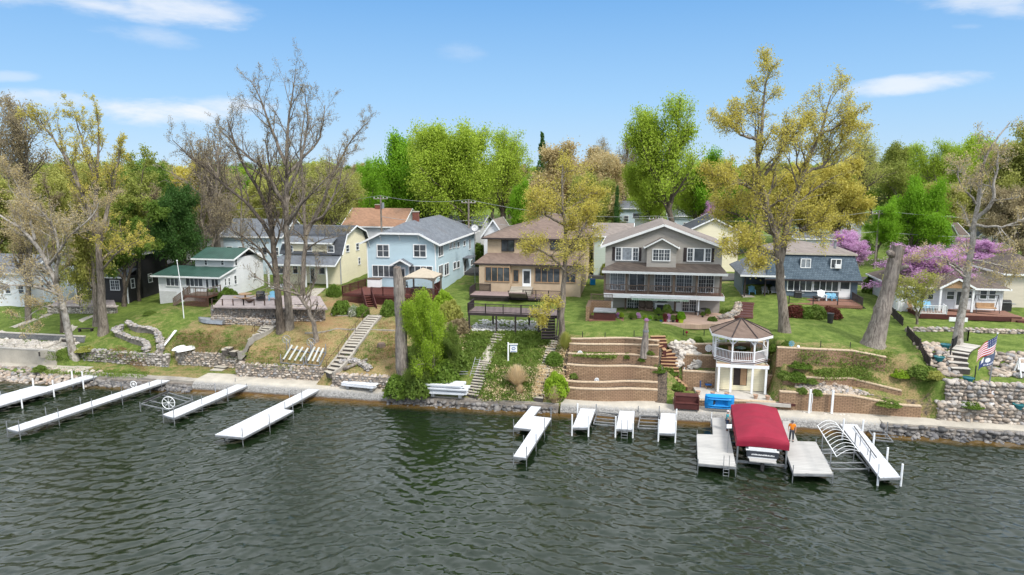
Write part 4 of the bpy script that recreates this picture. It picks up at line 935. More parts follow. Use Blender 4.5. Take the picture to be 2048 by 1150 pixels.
# ============================================================ white house with green metal roof
f=corners(321,443,594,6.0);W_=f.W;D_=f.hit(528,562,'x',W_).y
Hw=hthing('house','white clapboard cottage with green metal roofs behind the brown board fence','house',f)
ze=f.hit(442,553,'y',0).z;zt_=f.hit(400,532,'y',3.2).z
walls(Hw,0,W_,0,D_,-2,ze,MS['white'],None)
roof(Hw,[[(-.8,-.6,ze-.05),(W_+.3,-.6,ze-.05),(W_+.3,3.4,zt_),(-.2,3.4,zt_)]],MR['metal'],.1,'porch_roof',[((-.8,-.6,ze-.05),(W_+.3,-.6,ze-.05)),((W_+.3,-.6,ze-.05),(W_+.3,3.4,zt_))])
x2=f.hit(390,525,'y',3.2).x;zu=f.hit(430,517,'y',3.2).z;MB().box(x2,W_,3.2,D_,ze,zu).build('upper_walls',MS['white'],Hw)
MB().prism([(0,ze-.1),(3.3,ze-.1),(3.3,zt_-.12),(0,ze-.06)],0,W_,'x').build('gable_infill',MS['white'],Hw)
xr=f.hit(381,515,'y',2.7).x;zv=zu+1.15
roof(Hw,[[(xr,2.7,zu),(W_+.4,2.7,zu),(W_+.4,6.4,zv),(xr,6.4,zv)]],MR['metal'],.1,'upper_roof',[((xr,2.7,zu),(W_+.4,2.7,zu)),((W_+.4,2.7,zu),(W_+.4,6.4,zv))])
roof(Hw,[[(xr,6.4,zv),(W_+.4,6.4,zv),(W_+.4,D_+.3,ze+.9),(xr,D_+.3,ze+.9)]],MR['grey'],.1,'rear_roof',[((W_+.4,6.4,zv),(W_+.4,D_+.3,ze+.9))])
for r,n in (((331.4,555,359,573),3),((370.4,555,407.3,574),4),((421.6,556.7,438.5,575),2)):win(f,Hw,'f',0,r,n,1)
pdoor(f,Hw,'f',0,(409.7,555,420,580));win(f,Hw,'f',3.2,(408,518,416,531),1,2);win(f,Hw,'f',3.2,(441,518,449,531),1,2)
for r in ((447.6,556,453,572),(455,555,461,571),(466.8,550,474,569),(468,516,475,532),(506,545,512,558)):win(f,Hw,'r',W_,r,1,2)
MB().box(-.03,W_*.28,-.06,0,-2,.55).build('foundation',MS['wbrick'],Hw);corner_trim(Hw,0,W_,0,0,-1,ze-.1)
# ============================================================ black house
f=corners(154,256,600,4.9);W_=f.W;D_=max(8,f.hit(317,561,'x',W_).y)
Hk=hthing('house','black sided house with white trimmed windows behind the leafy tree and stone patio','house',f)
zk=f.hit(200,503,'y',2.).z;zk1=f.hit(200,552,'y',0).z
MB().box(0,W_,0,3,-2,zk1).build('porch_walls',MS['black'],Hk);x2=f.hit(165,520,'y',2.).x
MB().prism([(x2,-2),(W_,-2),(W_,zk),((x2+W_)/2,zk+2.6),(x2,zk)],2.,D_,'y').build('walls',MS['black'],Hk)
gable_roof(Hk,x2,W_,2.,D_,zk,zk+2.6,MR['grey'],'y',.45)
roof(Hk,[[(-.4,-.5,zk1),(W_+.2,-.5,zk1),(W_+.2,2,zk1+.9),(.6,2,zk1+.9)]],MR['grey'],.1,'porch_roof',[((-.4,-.5,zk1),(W_+.2,-.5,zk1))])
for r,n in (((159,558,184,580),2),((219.7,559.4,241,581),2)):win(f,Hk,'f',0,r,n,1,sub=(2,3))
for r in ((210.4,517,223,532),(239.5,512,249,522),(175,514,190,527)):win(f,Hk,'f',2.,r,1,2)
for r in ((260,556.7,270,576.5),(295,547,305,565)):win(f,Hk,'r',W_,r,1,2)
corner_trim(Hk,0,W_,0,0,-1,zk1-.1)
# ============================================================ tan stucco house
f=corners(960,1161,586,6.9);W_=f.W;D_=max(f.hit(1189.5,551,'x',W_).y,9)
Ht=hthing('house','tan stucco house with two tiers of brown shingled hip roof above the dark decks','house',f)
z1_=f.hit(1060,529,'y',-.5).z;y2=2.2;x0u=f.hit(975,500,'y',y2).x;x1u=min(W_+.9,f.hit(1188,500,'y',y2).x);zu0=f.hit(1060,507,'y',y2).z;zu=f.hit(1060,477,'y',y2-.6).z;zr=f.hit(1090,441,'y',y2+5).z
walls(Ht,0,W_,0,D_,-1.5,z1_,MS['stucco']);MB().box(x0u,W_-.02,y2,D_+2,z1_-.2,zu).build('upper_walls',MS['stucco'],Ht)
roof(Ht,[[(-.7,-.6,z1_),(W_+.5,-.6,z1_),(W_+.1,y2,zu0),(x0u,y2,zu0)],[(-.7,D_+.6,z1_),(-.7,-.6,z1_),(x0u,y2,zu0),(x0u,D_-1,zu0)]],MR['brown'],.14,'lower_roof',[((-.7,-.6,z1_),(W_+.5,-.6,z1_)),((-.7,-.6,z1_),(-.7,D_,z1_))],'wood_dark')
hip_roof(Ht,x0u,W_,y2,D_+2,zu,zr,MR['brown'],oh=.65,fm='wood_dark')
MB().box(f.hit(960,560).x,f.hit(1021.5,560).x,-.5,.02,-1.5,z1_-.1).build('bay',MS['stucco'],Ht)
win(f,Ht,'f',-.5,(970,533,1020,564),4,1,fm='wood_tan',tr=.07);win(f,Ht,'f',0,(1026,539,1038,564),1,1,fm='wood_tan',tr=.06);pdoor(f,Ht,'f',0,(1045,538,1062,573))
win(f,Ht,'f',0,(1069.5,535,1120,566),4,1,fm='wood_tan',tr=.07);win(f,Ht,'f',0,(1128,545,1152,566),2,1,fm='wood_tan',tr=.07)
win(f,Ht,'f',y2,(1003,479.5,1028.5,503),2,1,fm='wood_dark',tr=.06);win(f,Ht,'f',y2,(1101,481.7,1124,500),2,1,fm='wood_dark',tr=.06);win(f,Ht,'f',y2,(1150,482,1165,499),1,1,fm='wood_dark',tr=.06)
q=f.hit(1098,415,'y',y2+9);
ft=f
# ============================================================ grey gabled house
f=corners(1209,1446,634,6.0);W_=f.W;D_=13.
Hg=hthing('house','taupe gabled house with brown shutters, a full width balcony and a rolled awning','house',f)
y1_=2.0
zfl=f.hit(1325,590,'y',0).z+.05;zpo=f.hit(1325,544,'y',-.1).z;zpt=f.hit(1325,526,'y',y1_).z
ym=y1_-.02;zeL=f.hit(1211,490,'y',ym).z;zpk=f.hit(1328,450,'y',ym).z
x0g=f.hit(1211,500,'y',ym).x;x1g=f.hit(1445,500,'y',ym).x;xpk=(x0g+x1g)/2
MB().prism([(x0g,-.5),(x1g,-.5),(x1g,zeL),(xpk,zpk),(x0g,zeL)],ym,D_,'y').build('walls',MS['taupe'],Hg)
sl2=(zpk-zeL)/(xpk-x0g);oh=.55;A=(x0g-oh,ym-.5,zeL-oh*sl2+.12);B_=(xpk,ym-.5,zpk+.12);C_=(x1g+oh,ym-.5,zeL-oh*sl2+.12)
A2,B2,C2=[(p[0],D_+.4,p[2]) for p in (A,B_,C_)]
roof(Hg,[[A,B_,B2,A2],[B_,C_,C2,B2]],MR['taupe'],.14,'roof',[(A,B_),(B_,C_),(C_,C2),(A,A2)],fh=.26)
pr=[(-.35,-.45,zpo),(W_+.25,-.45,zpo),(W_-.4,ym,zpt),(1.2,ym,zpt)]
roof(Hg,[pr,[(-.35,ym,zpo),(-.35,-.45,zpo),(1.2,ym,zpt)],[(W_+.25,-.45,zpo),(W_+.25,ym,zpo),(W_-.4,ym,zpt)]],MR['darkbrown'],.1,'porch_roof',[((-.35,-.45,zpo),(W_+.25,-.45,zpo))],fh=.26)
bx0,bx1=f.hit(1294,500,'y',.9).x,f.hit(1353,500,'y',.9).x;zb0=f.hit(1325,539,'y',.9).z;zb1=f.hit(1290,491,'y',.9).z;zb2=f.hit(1324,476,'y',.9).z;xb_=(bx0+bx1)/2
MB().prism([(bx0,zb0),(bx1,zb0),(bx1,zb1),(xb_,zb2-.1),(bx0,zb1)],.9,ym+.2,'y').build('bay',MS['taupe'],Hg)
gable_roof(Hg,bx0,bx1,.9,ym+1.2,zb1,zb2,MR['darkbrown'],'y',.35,.1,name='bay_roof',fh=.16)
win(f,Hg,'f',.9,(1305,497.4,1340.5,522.7),3,1,sub=(2,3),tr=.1)
for r,sh_ in (((1231,494,1277,522),((1224.7,1230.8),(1277.4,1283))),((1374.4,495.5,1421.8,524),((1367.4,1374),(1422,1428.7)))):
 a=f.hit(r[0],r[1],'y',ym);b=f.hit(r[2],r[3],'y',ym);w=b.x-a.x
 window(Hg,'f',ym,a.x,a.x+w*.27,b.z,a.z,1,1,sub=(2,3));window(Hg,'f',ym,a.x+w*.272,a.x+w*.728,b.z,a.z,1,1,pm_='curtain' if r[0]<1300 else 'glass');window(Hg,'f',ym,a.x+w*.73,b.x,b.z,a.z,1,1,sub=(2,3))
 for u_ in sh_:
  s0,s1=f.hit(u_[0],500,'y',ym).x,f.hit(u_[1],500,'y',ym).x;MB().box(s0,s1,ym-.05,ym,b.z,a.z).build('shutter',M['wood_dark'],Hg)
MB().box(-.1,W_+.05,-.15,ym+.1,zfl-.5,zfl).build('balcony_floor',M['white'],Hg)
MB().box(-.05,W_,-.1,ym+.1,zfl,zfl+.02).build('balcony_boards',M['deck_brown'],Hg)
for i,r in enumerate(((1219.5,545.6,1250.5,580),(1257.8,546,1290.4,581),(1308.7,547,1342,583),(1351.7,548,1385,583.4),(1396,549.5,1428.6,585.5))):
 a,b=f.hit(r[0],560,'y',ym),f.hit(r[2],560,'y',ym);window(Hg,'f',ym,a.x,b.x,zfl+.02,min(zfl+2.15,zpo-.15),2,1,name='sliding_door',sub=(3,4) if i in (0,2,3,4) else None,sill=False,tr=.08,pm_='curtain' if i==0 else 'glass')
for px_ in (1209.6,1252.6,1297.5,1347.8,1394,1441.7):
 q=f.hit(px_,560,'y',0);MB().box(q.x-.11,q.x+.11,-.08,.14,zfl,zpo-.1).build('porch_post',M['wood_dark'] if 0 else M['wood_old'],Hg)
rt=random.Random(4);mb=MB();mb.tube([(x_*.5,-.02+.02*math.sin(x_),zfl+.98+.05*math.sin(x_*1.7)) for x_ in range(int(W_*2)+1)],.045,5);mb.tube([(x_*.5,-.02,zfl+.14) for x_ in range(int(W_*2)+1)],.04,5)
x_=.1
while x_<W_-.1:mb.tube([(x_,-.02,zfl+.1),(x_+rt.uniform(-.09,.09),-.02,zfl+.5),(x_+rt.uniform(-.14,.14),-.02,zfl+1.0)],.022,4);x_+=rt.uniform(.12,.22)
mb.build('twig_railing',M['wood_old'],Hg)
a,b=f.hit(1263,588,'y',-.35).x,f.hit(1381,588,'y',-.35).x
MB().box(a,b,-.42,-.16,zfl-.42,zfl-.16).build('rolled_awning',M['white'],Hg)
sc_=MB();n_=int((b-a)/.22)
for k in range(n_):sc_.prism([(a+k*.22,zfl-.42),(a+k*.22,zfl-.62),(a+k*.22+.11,zfl-.7),(a+k*.22+.21,zfl-.62),(a+k*.22+.21,zfl-.42)],-.40,-.38,'y')
sc_.build('awning_valance',m_plain('green_white_canvas',(.45,.5,.44),(.2,.32,.22),6.,.8,fine=3.),Hg)
a,b=f.hit(1283,600,'y',ym),f.hit(1348,600,'y',ym);MB().box(a.x,b.x,ym-.04,ym,0,zfl-.55).build('painted_brick_panel',MS['wbrick'],Hg)
for r in ((1253.4,594,1282.6,627),(1363.4,597,1393.4,631)):
 a,b=f.hit(r[0],610,'y',ym),f.hit(r[2],610,'y',ym);window(Hg,'f',ym,a.x,b.x,.05,2.2,2,1,name='sliding_door',sub=(3,5),sill=False,tr=.08)
a,b=f.hit(1349,600,'y',ym),f.hit(1363,600,'y',ym);do_=door(Hg,'f',ym,a.x,b.x,.05,2.2,glass=None)
xm_=(a.x+b.x)/2;tag(MB().tube([f.world((xm_+.26*math.cos(k*.52),ym-.12,1.55+.26*math.sin(k*.52))) for k in range(12)],.07,6,True).build('wreath',M['leaf_dark']),'dark green wreath hanging on the white patio door','wreath')
for px_,mm in ((1224,'white'),(1397,'white')):
 q=f.hit(px_,610,'y',.3);MB().box(q.x-.08,q.x+.08,.2,.36,0,zfl-.5).build('post',M[mm],Hg)
for px_ in (1251,1298,1350):q=f.hit(px_,610,'y',1.2);MB().box(q.x-.11,q.x+.11,1.1,1.32,0,zfl-.5).build('post',M['wood_old'],Hg)
fg=f;Hgz=zfl
# ============================================================ slate blue mansard house
f=corners(1566,1713,598,6.9);W_=f.W;D_=10.
Hs=hthing('house','slate blue house with a tall shingled mansard roof and rows of white windows','house',f)
zs=f.hit(1640,557,'y',0).z;zs2=f.hit(1640,508,'y',1.3).z;x0m,x1m=f.hit(1530,556,'y',-.6).x,f.hit(1725.6,556,'y',-.6).x
walls(Hs,0,W_,0,D_,-.6,zs,MS['slate'])
Q=[(x0m,-.6,zs-.1),(x1m,-.6,zs-.1),(x1m,D_+.6,zs-.1),(x0m,D_+.6,zs-.1)];T=[(x0m+1.1,.75,zs2),(x1m-.7,.75,zs2),(x1m-.7,D_-.75,zs2),(x0m+1.1,D_-.75,zs2)]
roof(Hs,[[Q[0],Q[1],T[1],T[0]],[Q[1],Q[2],T[2],T[1]],[Q[3],Q[0],T[0],T[3]]],MR['slate'],.12,'mansard_roof',[(Q[0],Q[1])],'wood_dark')
tp=[((x0m+x1m)/2-2.4,D_/2,zs2+1.25),((x0m+x1m)/2-.5,D_/2,zs2+1.25)]
T=[(p[0]+(-.25 if p[0]<5 else .25),p[1]+(-.25 if p[1]<4 else .25),p[2]+.13) for p in T]
roof(Hs,[[T[0],T[1],tp[1],tp[0]],[T[1],T[2],tp[1]],[T[2],T[3],tp[0],tp[1]],[T[3],T[0],tp[0]]],MR['taupe'],.1,'top_roof',[(T[0],T[1]),(T[1],T[2])],'concrete')
def msw(r):
 yc=.1;a=f.hit(r[0],r[1],'y',yc);b=f.hit(r[2],r[3],'y',yc);MB().box(a.x,b.x,yc+.01,yc+1.,b.z,a.z+.05).build('window_box',MS['slate'],Hs);window(Hs,'f',yc,a.x,b.x,b.z,a.z,2,1,pm_='curtain' if r[0]<1650 else 'glass');return a,b
msw((1601.7,517,1621,536));a,b=msw((1662,517.7,1682,537))
MB().box(b.x-.75,b.x-.1,-.3,.08,b.z+.05,b.z+.5).build('air_conditioner',M['white'],Hs)
for r in ((1574.8,558,1624,583),(1626.7,559.4,1676.8,584)):win(f,Hs,'f',0,r,4,1,tr=.1)
a=f.hit(1679.4,559,'y',0);b=f.hit(1699,597,'y',0);d_=door(Hs,'f',0,a.x,b.x,b.z,a.z,glass=None)
q=f.hit(1670,492,'y',3.);MB().tube([(q.x,3,zs2),(q.x,3,q.z+.6)],.16,8).build('flue',M['galv'],Hs);MB().tube([(q.x,3,q.z+.6),(q.x,3,q.z+.75)],.26,8).build('flue_cap',M['galv'],Hs)
cw0=f.hit(1484,570,'y',1.).x;zc_=f.hit(1520,548,'y',0).z
MB().box(cw0,0,D_-2,D_-1.8,-.6,zc_).build('wing_back_wall',MS['slate'],Hs);MB().box(cw0,cw0+.15,1,D_-1.8,-.6,zc_).build('wing_side_wall',MS['slate'],Hs)
roof(Hs,[[(cw0-.5,-.6,zc_-.1),(-.03,-.6,zc_-.1),(-.03,D_/2,zc_+2.),(cw0+2,D_/2,zc_+2.)],[(cw0-.5,D_,zc_-.1),(cw0-.5,-.6,zc_-.1),(cw0+2,D_/2,zc_+2.)]],MR['grey'],.14,'wing_roof',[((cw0-.5,-.6,zc_-.1),(-.03,-.6,zc_-.1))])
for k in (0,.5):MB().box(cw0*k+(.0 if k else cw0)*1.+.1,cw0*k+(.0 if k else cw0)*1.+.25,-.2,-.05,-.6,zc_-.2).build('post',M['wood_dark'],Hs)
FRs=f
# ============================================================ white cottage with porch
f=corners(1794,2001,624,6.6);W_=f.W;D_=9.
Hc=hthing('house','white cottage with a brown roof and a small gabled porch on white columns','house',f)
zq=f.hit(1950,577,'y',-.6).z;zq2=zq+2.6
walls(Hc,0,W_,0,D_,-.8,zq,MS['white']);hip_roof(Hc,0,W_,0,D_,zq,zq2,MR['darkbrown'],oh=.6)
pa,pb,pk=f.hit(1879,576,'y',-1.8),f.hit(1956,577,'y',-1.8),f.hit(1919,557,'y',-1.8);yb_=3.
roof(Hc,[[(pa.x,-1.8,pa.z),(pk.x,-1.8,pk.z),(pk.x,yb_,pk.z),(pa.x,0,pa.z)],[(pk.x,-1.8,pk.z),(pb.x,-1.8,pa.z),(pb.x,0,pa.z),(pk.x,yb_,pk.z)]],MR['darkbrown'],.12,'porch_roof',[((pa.x,-1.8,pa.z),(pk.x,-1.8,pk.z)),((pk.x,-1.8,pk.z),(pb.x,-1.8,pa.z))])
MB().prism([(pa.x+.35,pa.z+.0),(pb.x-.35,pa.z+.0),(pk.x,pk.z-.25)],-1.6,-1.5,'y').build('porch_gable',M['wood_tan'],Hc)
for px_ in (1880,1945):q=f.hit(px_,600,'y',-1.5);MB().box(q.x-.1,q.x+.1,-1.6,-1.4,-.2,pa.z).build('porch_column',M['white'],Hc)
for r in ((1959.6,579.5,1973.5,599),(1977.6,579.5,1991,599),(1893,581,1908.5,600),(1840,578,1852,600),(1855,578,1867,600),(1934,581,1944,598)):win(f,Hc,'f',0,r,1,2)
pdoor(f,Hc,'f',0,(1912,579,1928,617));corner_trim(Hc,0,W_,0,0,-.8,zq-.2)
fc=f
# ============================================================ garage at the edge of the picture
f=corners(2006,2090,600,7.6);W_=f.W;Hh=hthing('garage','beige sided outbuilding with a brown hip roof beyond the white cottage','garage',f)
zq=f.hit(2030,547,'y',0).z;walls(Hh,0,W_,0,7,-1,zq,MS['tan']);hip_roof(Hh,0,W_,0,7,zq,zq+2.,MR['darkbrown'],oh=.5)
# ============================================================ houses further back
def back_house(label,pL,pR,Y,py_eave,py_ridge,wall,rf,style='x',D=8.,py_base=None,wins=(),lite='white',ch=None,rz=TH,fm='white',name='house',wh=None):
 """a house beyond the front row, sized from its place, eave and ridge in the photograph"""
 x,y,z=aty(pR,py_eave,Y);g=tz(x,y);fr=Frame(Vector((x,y,g)),rz);w=-fr.hit(pL,500,'y',0).x;fr=Frame(fr.o-fr.ex*w,rz);t_=hthing(name,label,'house',fr)
 ze_=z-g;ym_={'x':D/2,'y':0,'h':D/2,'f':0}[style];zr_=fr.hit((pL+pR)/2,py_ridge,'y',ym_).z
 walls(t_,0,w,0,D,-1,ze_,MS[wall],style if style in 'xy' else None,zr_-.05)
 if style in 'xy':gable_roof(t_,0,w,0,D,ze_+.1,zr_+.1,MR[rf],style,.4,fm=fm)
 else:hip_roof(t_,0,w,0,D,ze_,zr_,MR[rf],oh=.5,fm=fm)
 storeys=[(s_,n_) for s_,n_ in wins]
 for zc__,n_ in storeys:
  for k in range(n_):
   xc=w*(k+.5)/n_;zc3=ze_*zc__;window(t_,'f',0,xc-.5,xc+.5,zc3-.65,zc3+.65,1,2,fm=lite)
 yk=[D*.3,D*.7]
 for y_ in yk:
  if ze_>2:window(t_,'r',w,y_-.45,y_+.45,ze_*.6-.6,ze_*.6+.6,1,2,fm=lite)
 if ch:chimney(t_,w*ch[0],D*.5,zr_-1,zr_+ch[1],.8,.6)
 return t_,fr
bh=back_house
bh('ranch house with a broad orange shingled roof and a white gable end',690,803,108,452,417,'white','orange','x',9,wins=((.6,5),),ch=(.42,.6))
bh('small house with a black roof tucked behind the brick chimney',836,872,128,434,420,'white','dark','x',8,wins=((.6,2),))
bh('low house with a long grey roof behind the blue house',868,962,118,449,431,'white','grey','x',9,wins=((.6,3),),ch=(.15,.8))
bh('little white garage with a steep gable behind the tan house',968,1006,104,468,440,'white','taupe','y',7,wins=((.8,1),),name='garage')
bh('pale house with a brick chimney rising behind the tan roof',1045,1112,130,437,420,'lblue','grey','x',8,ch=(.75,1.6))
bh('white gabled house showing above the brown hip roof',1132,1194,120,428,405,'white','grey','y',9,wins=((.7,2),))
bh('low garage with a long brown roof between the tan and taupe houses',1188,1262,98,472,447,'green','taupe','x',8,name='garage')
bh('long pale blue house with a metal roof behind the taupe gable',1238,1318,135,417,403,'lblue','grey','x',9,wins=((.7,3),))
t_,fr=bh('grey roofed sunroom wing in front of the long pale blue house',1268,1316,122,436,428,'white','dark','x',4,wins=((.5,3),),name='sunroom')
bh('pale blue house half hidden behind the green lime tree',1335,1384,140,432,420,'lblue','grey','x',8,wins=((.6,2),))
bh('cream house with a wide low gable behind the taupe house',1376,1478,102,462,437,'cream','dark','y',11,wins=((.75,2),))
bh('dark slate house glimpsed behind the golden oak',1436,1492,122,440,424,'slate','dark','x',8,wins=((.7,3),))
bh('pale green two storey house with rows of white windows',1588,1662,125,430,414,'green','grey','x',8,wins=((.78,5),(.35,4)))
bh('grey house with a steep gable beside the forked trunk',1668,1724,125,446,414,'grey','grey','y',8,wins=((.8,1),(.35,3)))
bh('long white house behind the mansard roof',1590,1682,108,478,466,'white','grey','x',7,wins=((.55,5),))
bh('house with a tan front under the brown roof beyond the pink trees',1856,1932,112,470,446,'tan','darkbrown','x',9,wins=((.5,3),),ch=(.8,1.2))
bh('tan front gable with a white window beside the bright green tree',1884,1914,109.5,470,449,'tan','darkbrown','y',4,wins=((.7,1),))
bh('pale yellow house between the two dark trunks',1956,2000,122,470,450,'cream','grey','y',9,wins=((.7,2),))
bh('white house at the far edge beyond the parked truck',2006,2080,128,478,460,'white','taupe','x',8,wins=((.6,3),))
bh('low brown roofed house directly behind the white cottage',1880,2010,92,560,520,'white','darkbrown','h',9)
bh('pale blue bungalow behind the bare double trunk',448,562,105,472,438,'lblue','grey','x',8,wins=((.6,5),))
bh('small white house behind the tangled bare branches',372,446,112,470,446,'white','taupe','x',8,wins=((.6,3),))
bh('white house with a steep grey roof behind the black house',208,300,108,470,436,'white','grey','x',8,wins=((.6,3),))
bh('pale gabled house behind the mottled leaning tree',120,178,96,515,478,'white','grey','y',8,wins=((.7,2),))
bh('grey roofed white house at the edge behind the pale branches',-60,52,90,545,508,'white','grey','x',8,wins=((.5,4),))
bh('pale house with a broad grey roof further up the lawn',55,108,92,538,508,'lblue','grey','x',8,wins=((.5,2),))
bh('small pale shed roofed house among the far trees',556,640,120,452,440,'cream','grey','x',7,wins=((.6,3),))
# ------------------------------------------------------------ decks
def deck(label,f,poly,zt,skirt=None,mat='wood_red',sm='wood_redp',rails=(),rail_m='wood_redp',gap=.15,posts=(),h=.95,name='deck',zdown=2.5,th=.12,fasc=.28):
 t_=hthing(name,label,'deck',f);P3=[(p[0],p[1],zt) for p in poly];MB().slab(P3,th).build('boards',M[mat],t_);n=len(P3);mb=MB()
 for i in range(n):a,b=P3[i],P3[(i+1)%n];mb.beam((a[0],a[1],zt-fasc/2-.01),(b[0],b[1],zt-fasc/2-.01),.05,fasc)
 mb.build('rim',M[sm],t_)
 if skirt:
  mb=MB()
  for a,b in skirt:
   A,B=Vector((*a,0)),Vector((*b,0));L=(B-A).length;k=int(L/.14)
   for i in range(k+1):p=A.lerp(B,i/k);mb.beam((p.x,p.y+.03,zt-.3),(p.x,p.y+.03,zt-zdown),.09,.02,(0,1,0))
  mb.build('skirting',M[sm],t_)
 for r in rails:railing(t_,[(p[0],p[1],zt) for p in r],h,gap,rail_m)
 for p in posts:MB().box(p[0]-.08,p[0]+.08,p[1]-.08,p[1]+.08,zt-zdown-.6,zt-th).build('post',M[sm],t_)
 return t_
def dstairs(t_,f,a,b,w,zt,zb,n,m_,sm,rail=None,side=1):
 """steps of a deck from local point a (top) to b (bottom)"""
 A,B=Vector((*a,0)),Vector((*b,0));d=(B-A).normalized();r=Vector((-d.y,d.x,0));mb=MB()
 for i in range(n):
  p=A.lerp(B,(i+.5)/n);z=zt-(zt-zb)*(i+1)/(n+1);mb.beam(p-r*w/2+Vector((0,0,z)),p+r*w/2+Vector((0,0,z)),(B-A).length/n+.02,.05)
  mb.beam(p-r*w/2+Vector((0,0,z-.1))-d*.0,p+r*w/2+Vector((0,0,z-.1)),.03,.18)
 mb.build('steps',M[m_],t_);s_=MB()
 for q in (-1,1):s_.beam(A+r*q*w/2+Vector((0,0,zt-.12)),B+r*q*w/2+Vector((0,0,zb+.05)),.05,.25)
 s_.build('stringer',M[sm],t_)
 if rail:
  for q in (-1,1):railing(t_,[A+r*q*w/2+Vector((0,0,zt)),B+r*q*w/2+Vector((0,0,zb+.1))],.9,.15,rail)
f=Frame(Hb.location,TH);zt=f.hit(766,590,'y',-6.2).z;y0=-6.2
P0=f.hit(679,590,'z',zt);P1=f.hit(766,591,'z',zt);P2=f.hit(858,600,'z',zt);y0=P1.y
xl,xr_=P0.x,P2.x+.6;W_=8.3
t_=deck('red brown timber deck wrapping round the front of the blue house',f,[(xl,y0+.2),(P1.x,y0),(xr_,y0-.1),(W_+1.6,-3.),(W_+1.6,-.4),(xl+.6,-.4)],zt,[((xl,y0+.2),(P1.x,y0)),((P1.x,y0),(xr_,y0-.1)),((xr_,y0-.1),(W_+1.6,-3.))],'wood_red','wood_redp',[[(xl+.6,-.4),(xl,y0+.2),(P1.x-2.7,y0+.05)],[(P1.x-1.4,y0+.03),(P1.x,y0),(xr_,y0-.1),(W_+1.6,-3.),(W_+1.6,-.4)]],'wood_redp',.14,zdown=1.7)
dstairs(t_,f,(P1.x-2.1,y0),(P1.x-.4,y0-2.6),1.1,zt,zt-1.9,8,'wood_red','wood_redp','wood_redp')
zdk=zt;fbd=f;y0b=y0
f=Frame(Ht.location,TH);zt=f.hit(1000,627,'y',-5.).z
z_low=Vector(G(990,662)).z+2.0-f.o.z;P0,P1=f.hit(933,627,'z',z_low),f.hit(1078,630,'z',z_low);yl=P1.y
t_=deck('large dark stained deck on tall posts above the white gravel',f,[(P0.x,yl),(P1.x+1.9,yl),(P1.x+1.9,yl+3.4),(P0.x,yl+3.4)],z_low,None,'deck_pink','wood_dark',[[(P0.x,yl+2.6),(P0.x,yl),(P1.x,yl)],[(P1.x+1.9,yl+3.4),(P1.x+1.9,yl+.2)]],'wood_dark',.13,[(P0.x+.1,yl+.1),(P0.x+(P1.x-P0.x)*.4,yl+.1),(P0.x+(P1.x-P0.x)*.67,yl+.1),(P1.x,yl+.1),(P0.x+2,yl+3.2),(P0.x+6,yl+3.2),(P1.x,yl+3.2)],zdown=2.2)
dstairs(t_,f,(P1.x+.95,yl),(P1.x+1.3,yl-2.3),1.35,z_low,z_low-2.,8,'wood_dark','wood_dark',None)
railing(t_,[(P1.x+2.0,yl,z_low),(P1.x+2.1,yl-2.3,z_low-1.9)],.9,.6,'wood_dark')
z_up=-.05;ya=-3.6;u0,u1=f.hit(942,588,'z',z_up).x,f.hit(1021,588,'z',z_up).x
t_=deck('small upper dark deck in front of the four pane bay window',f,[(u0,ya),(u1,ya),(u1,-.55),(u0,-.55)],z_up,[((u0,ya),(u1,ya))],'deck_pink','wood_dark',[[(u0+2,-.6),(u0,-.6),(u0,ya)],],'wood_dark',.13,zdown=1.2)
v0,v1=f.hit(1044,595,'y',ya).x,W_
v1=f.hit(1122,595,'y',ya).x
t_=deck('upper dark deck with a balustrade under the stucco house door',f,[(u1+.02,ya+.6),(v1,ya+.6),(v1,-.02),(u1+.02,-.02)],z_up-.25,None,'deck_pink','wood_dark',[[(v0,ya+.7),(v1,ya+.7),(v1,-.3)]],'wood_dark',.13,zdown=1.2)
dstairs(t_,f,(u1+1.3,ya+.6),(u1+1.3,ya-1.2),2.2,z_up-.25,z_low+.15,4,'deck_pink','wood_dark')
s0,s1=f.hit(1022,575).x,f.hit(1066,575).x;mb=MB();zd_=f.hit(1054,573,'y',0).z
for k in range(5):mb.box(s0+.1,s1,-.45*(k+1),-.02,z_up-.3,zd_-(zd_-z_up)*k/5-.02)
mb.build('front_steps',M['concrete'],Ht)
f=FRs;zt=f.hit(1640,597,'y',-.1).z;zt=min(zt,.0);a,b=f.hit(1578,608,'z',zt),f.hit(1725.6,611,'z',zt);y0=(a.y+b.y)/2;xL,xR=f.hit(1578,608,'y',y0).x,f.hit(1725,611,'y',y0).x
t_=deck('wide brown deck with crossed lattice skirting before the mansard house',f,[(xL,y0),(xR,y0),(xR,-.02),(xL,-.02)],zt,None,'deck_brown','deck_brown',[],posts=[(xL+.1,y0+.1),(xR-.1,y0+.1)],zdown=1.)
mb=MB();zz0=zt-1.45;k=0;x_=xL-1.3
while x_<xR:
 for s_ in (0,1):
  p,q=(x_,zz0),(x_+1.2,zt-.25)
  if s_:p,q=(x_+1.2,zz0),(x_,zt-.25)
  if min(p[0],q[0])>=xL-.01 and max(p[0],q[0])<=xR+.01:mb.beam((p[0],y0+.02+.02*s_,p[1]),(q[0],y0+.02+.02*s_,q[1]),.02,.05,(0,1,0))
 x_+=.2
mb.build('lattice',M['wood_tan'],t_)
railing(t_,[(xL,y0+.1,zt),(xR,y0+.1,zt)],.9,9.,'wood_dark',post=2.5,bal=0,z_low=.45,rail=.03)
dstairs(t_,f,(xR,y0+1.3),(xR+1.3,y0+1.3),1.6,zt,zt-1.1,4,'wood_dark','wood_dark');railing(t_,[(xR,y0+.2,zt),(xR,-.2,zt)],.9,.15,'wood_dark')
fsd=(xL,xR,y0,zt)
f=fc;zt=.16;a=f.hit(1838,626,'z',zt);b=f.hit(1985,634,'z',zt);c=f.hit(1808,611,'z',zt);y0=(a.y+b.y)/2;xR=f.W+.4;xL=a.x
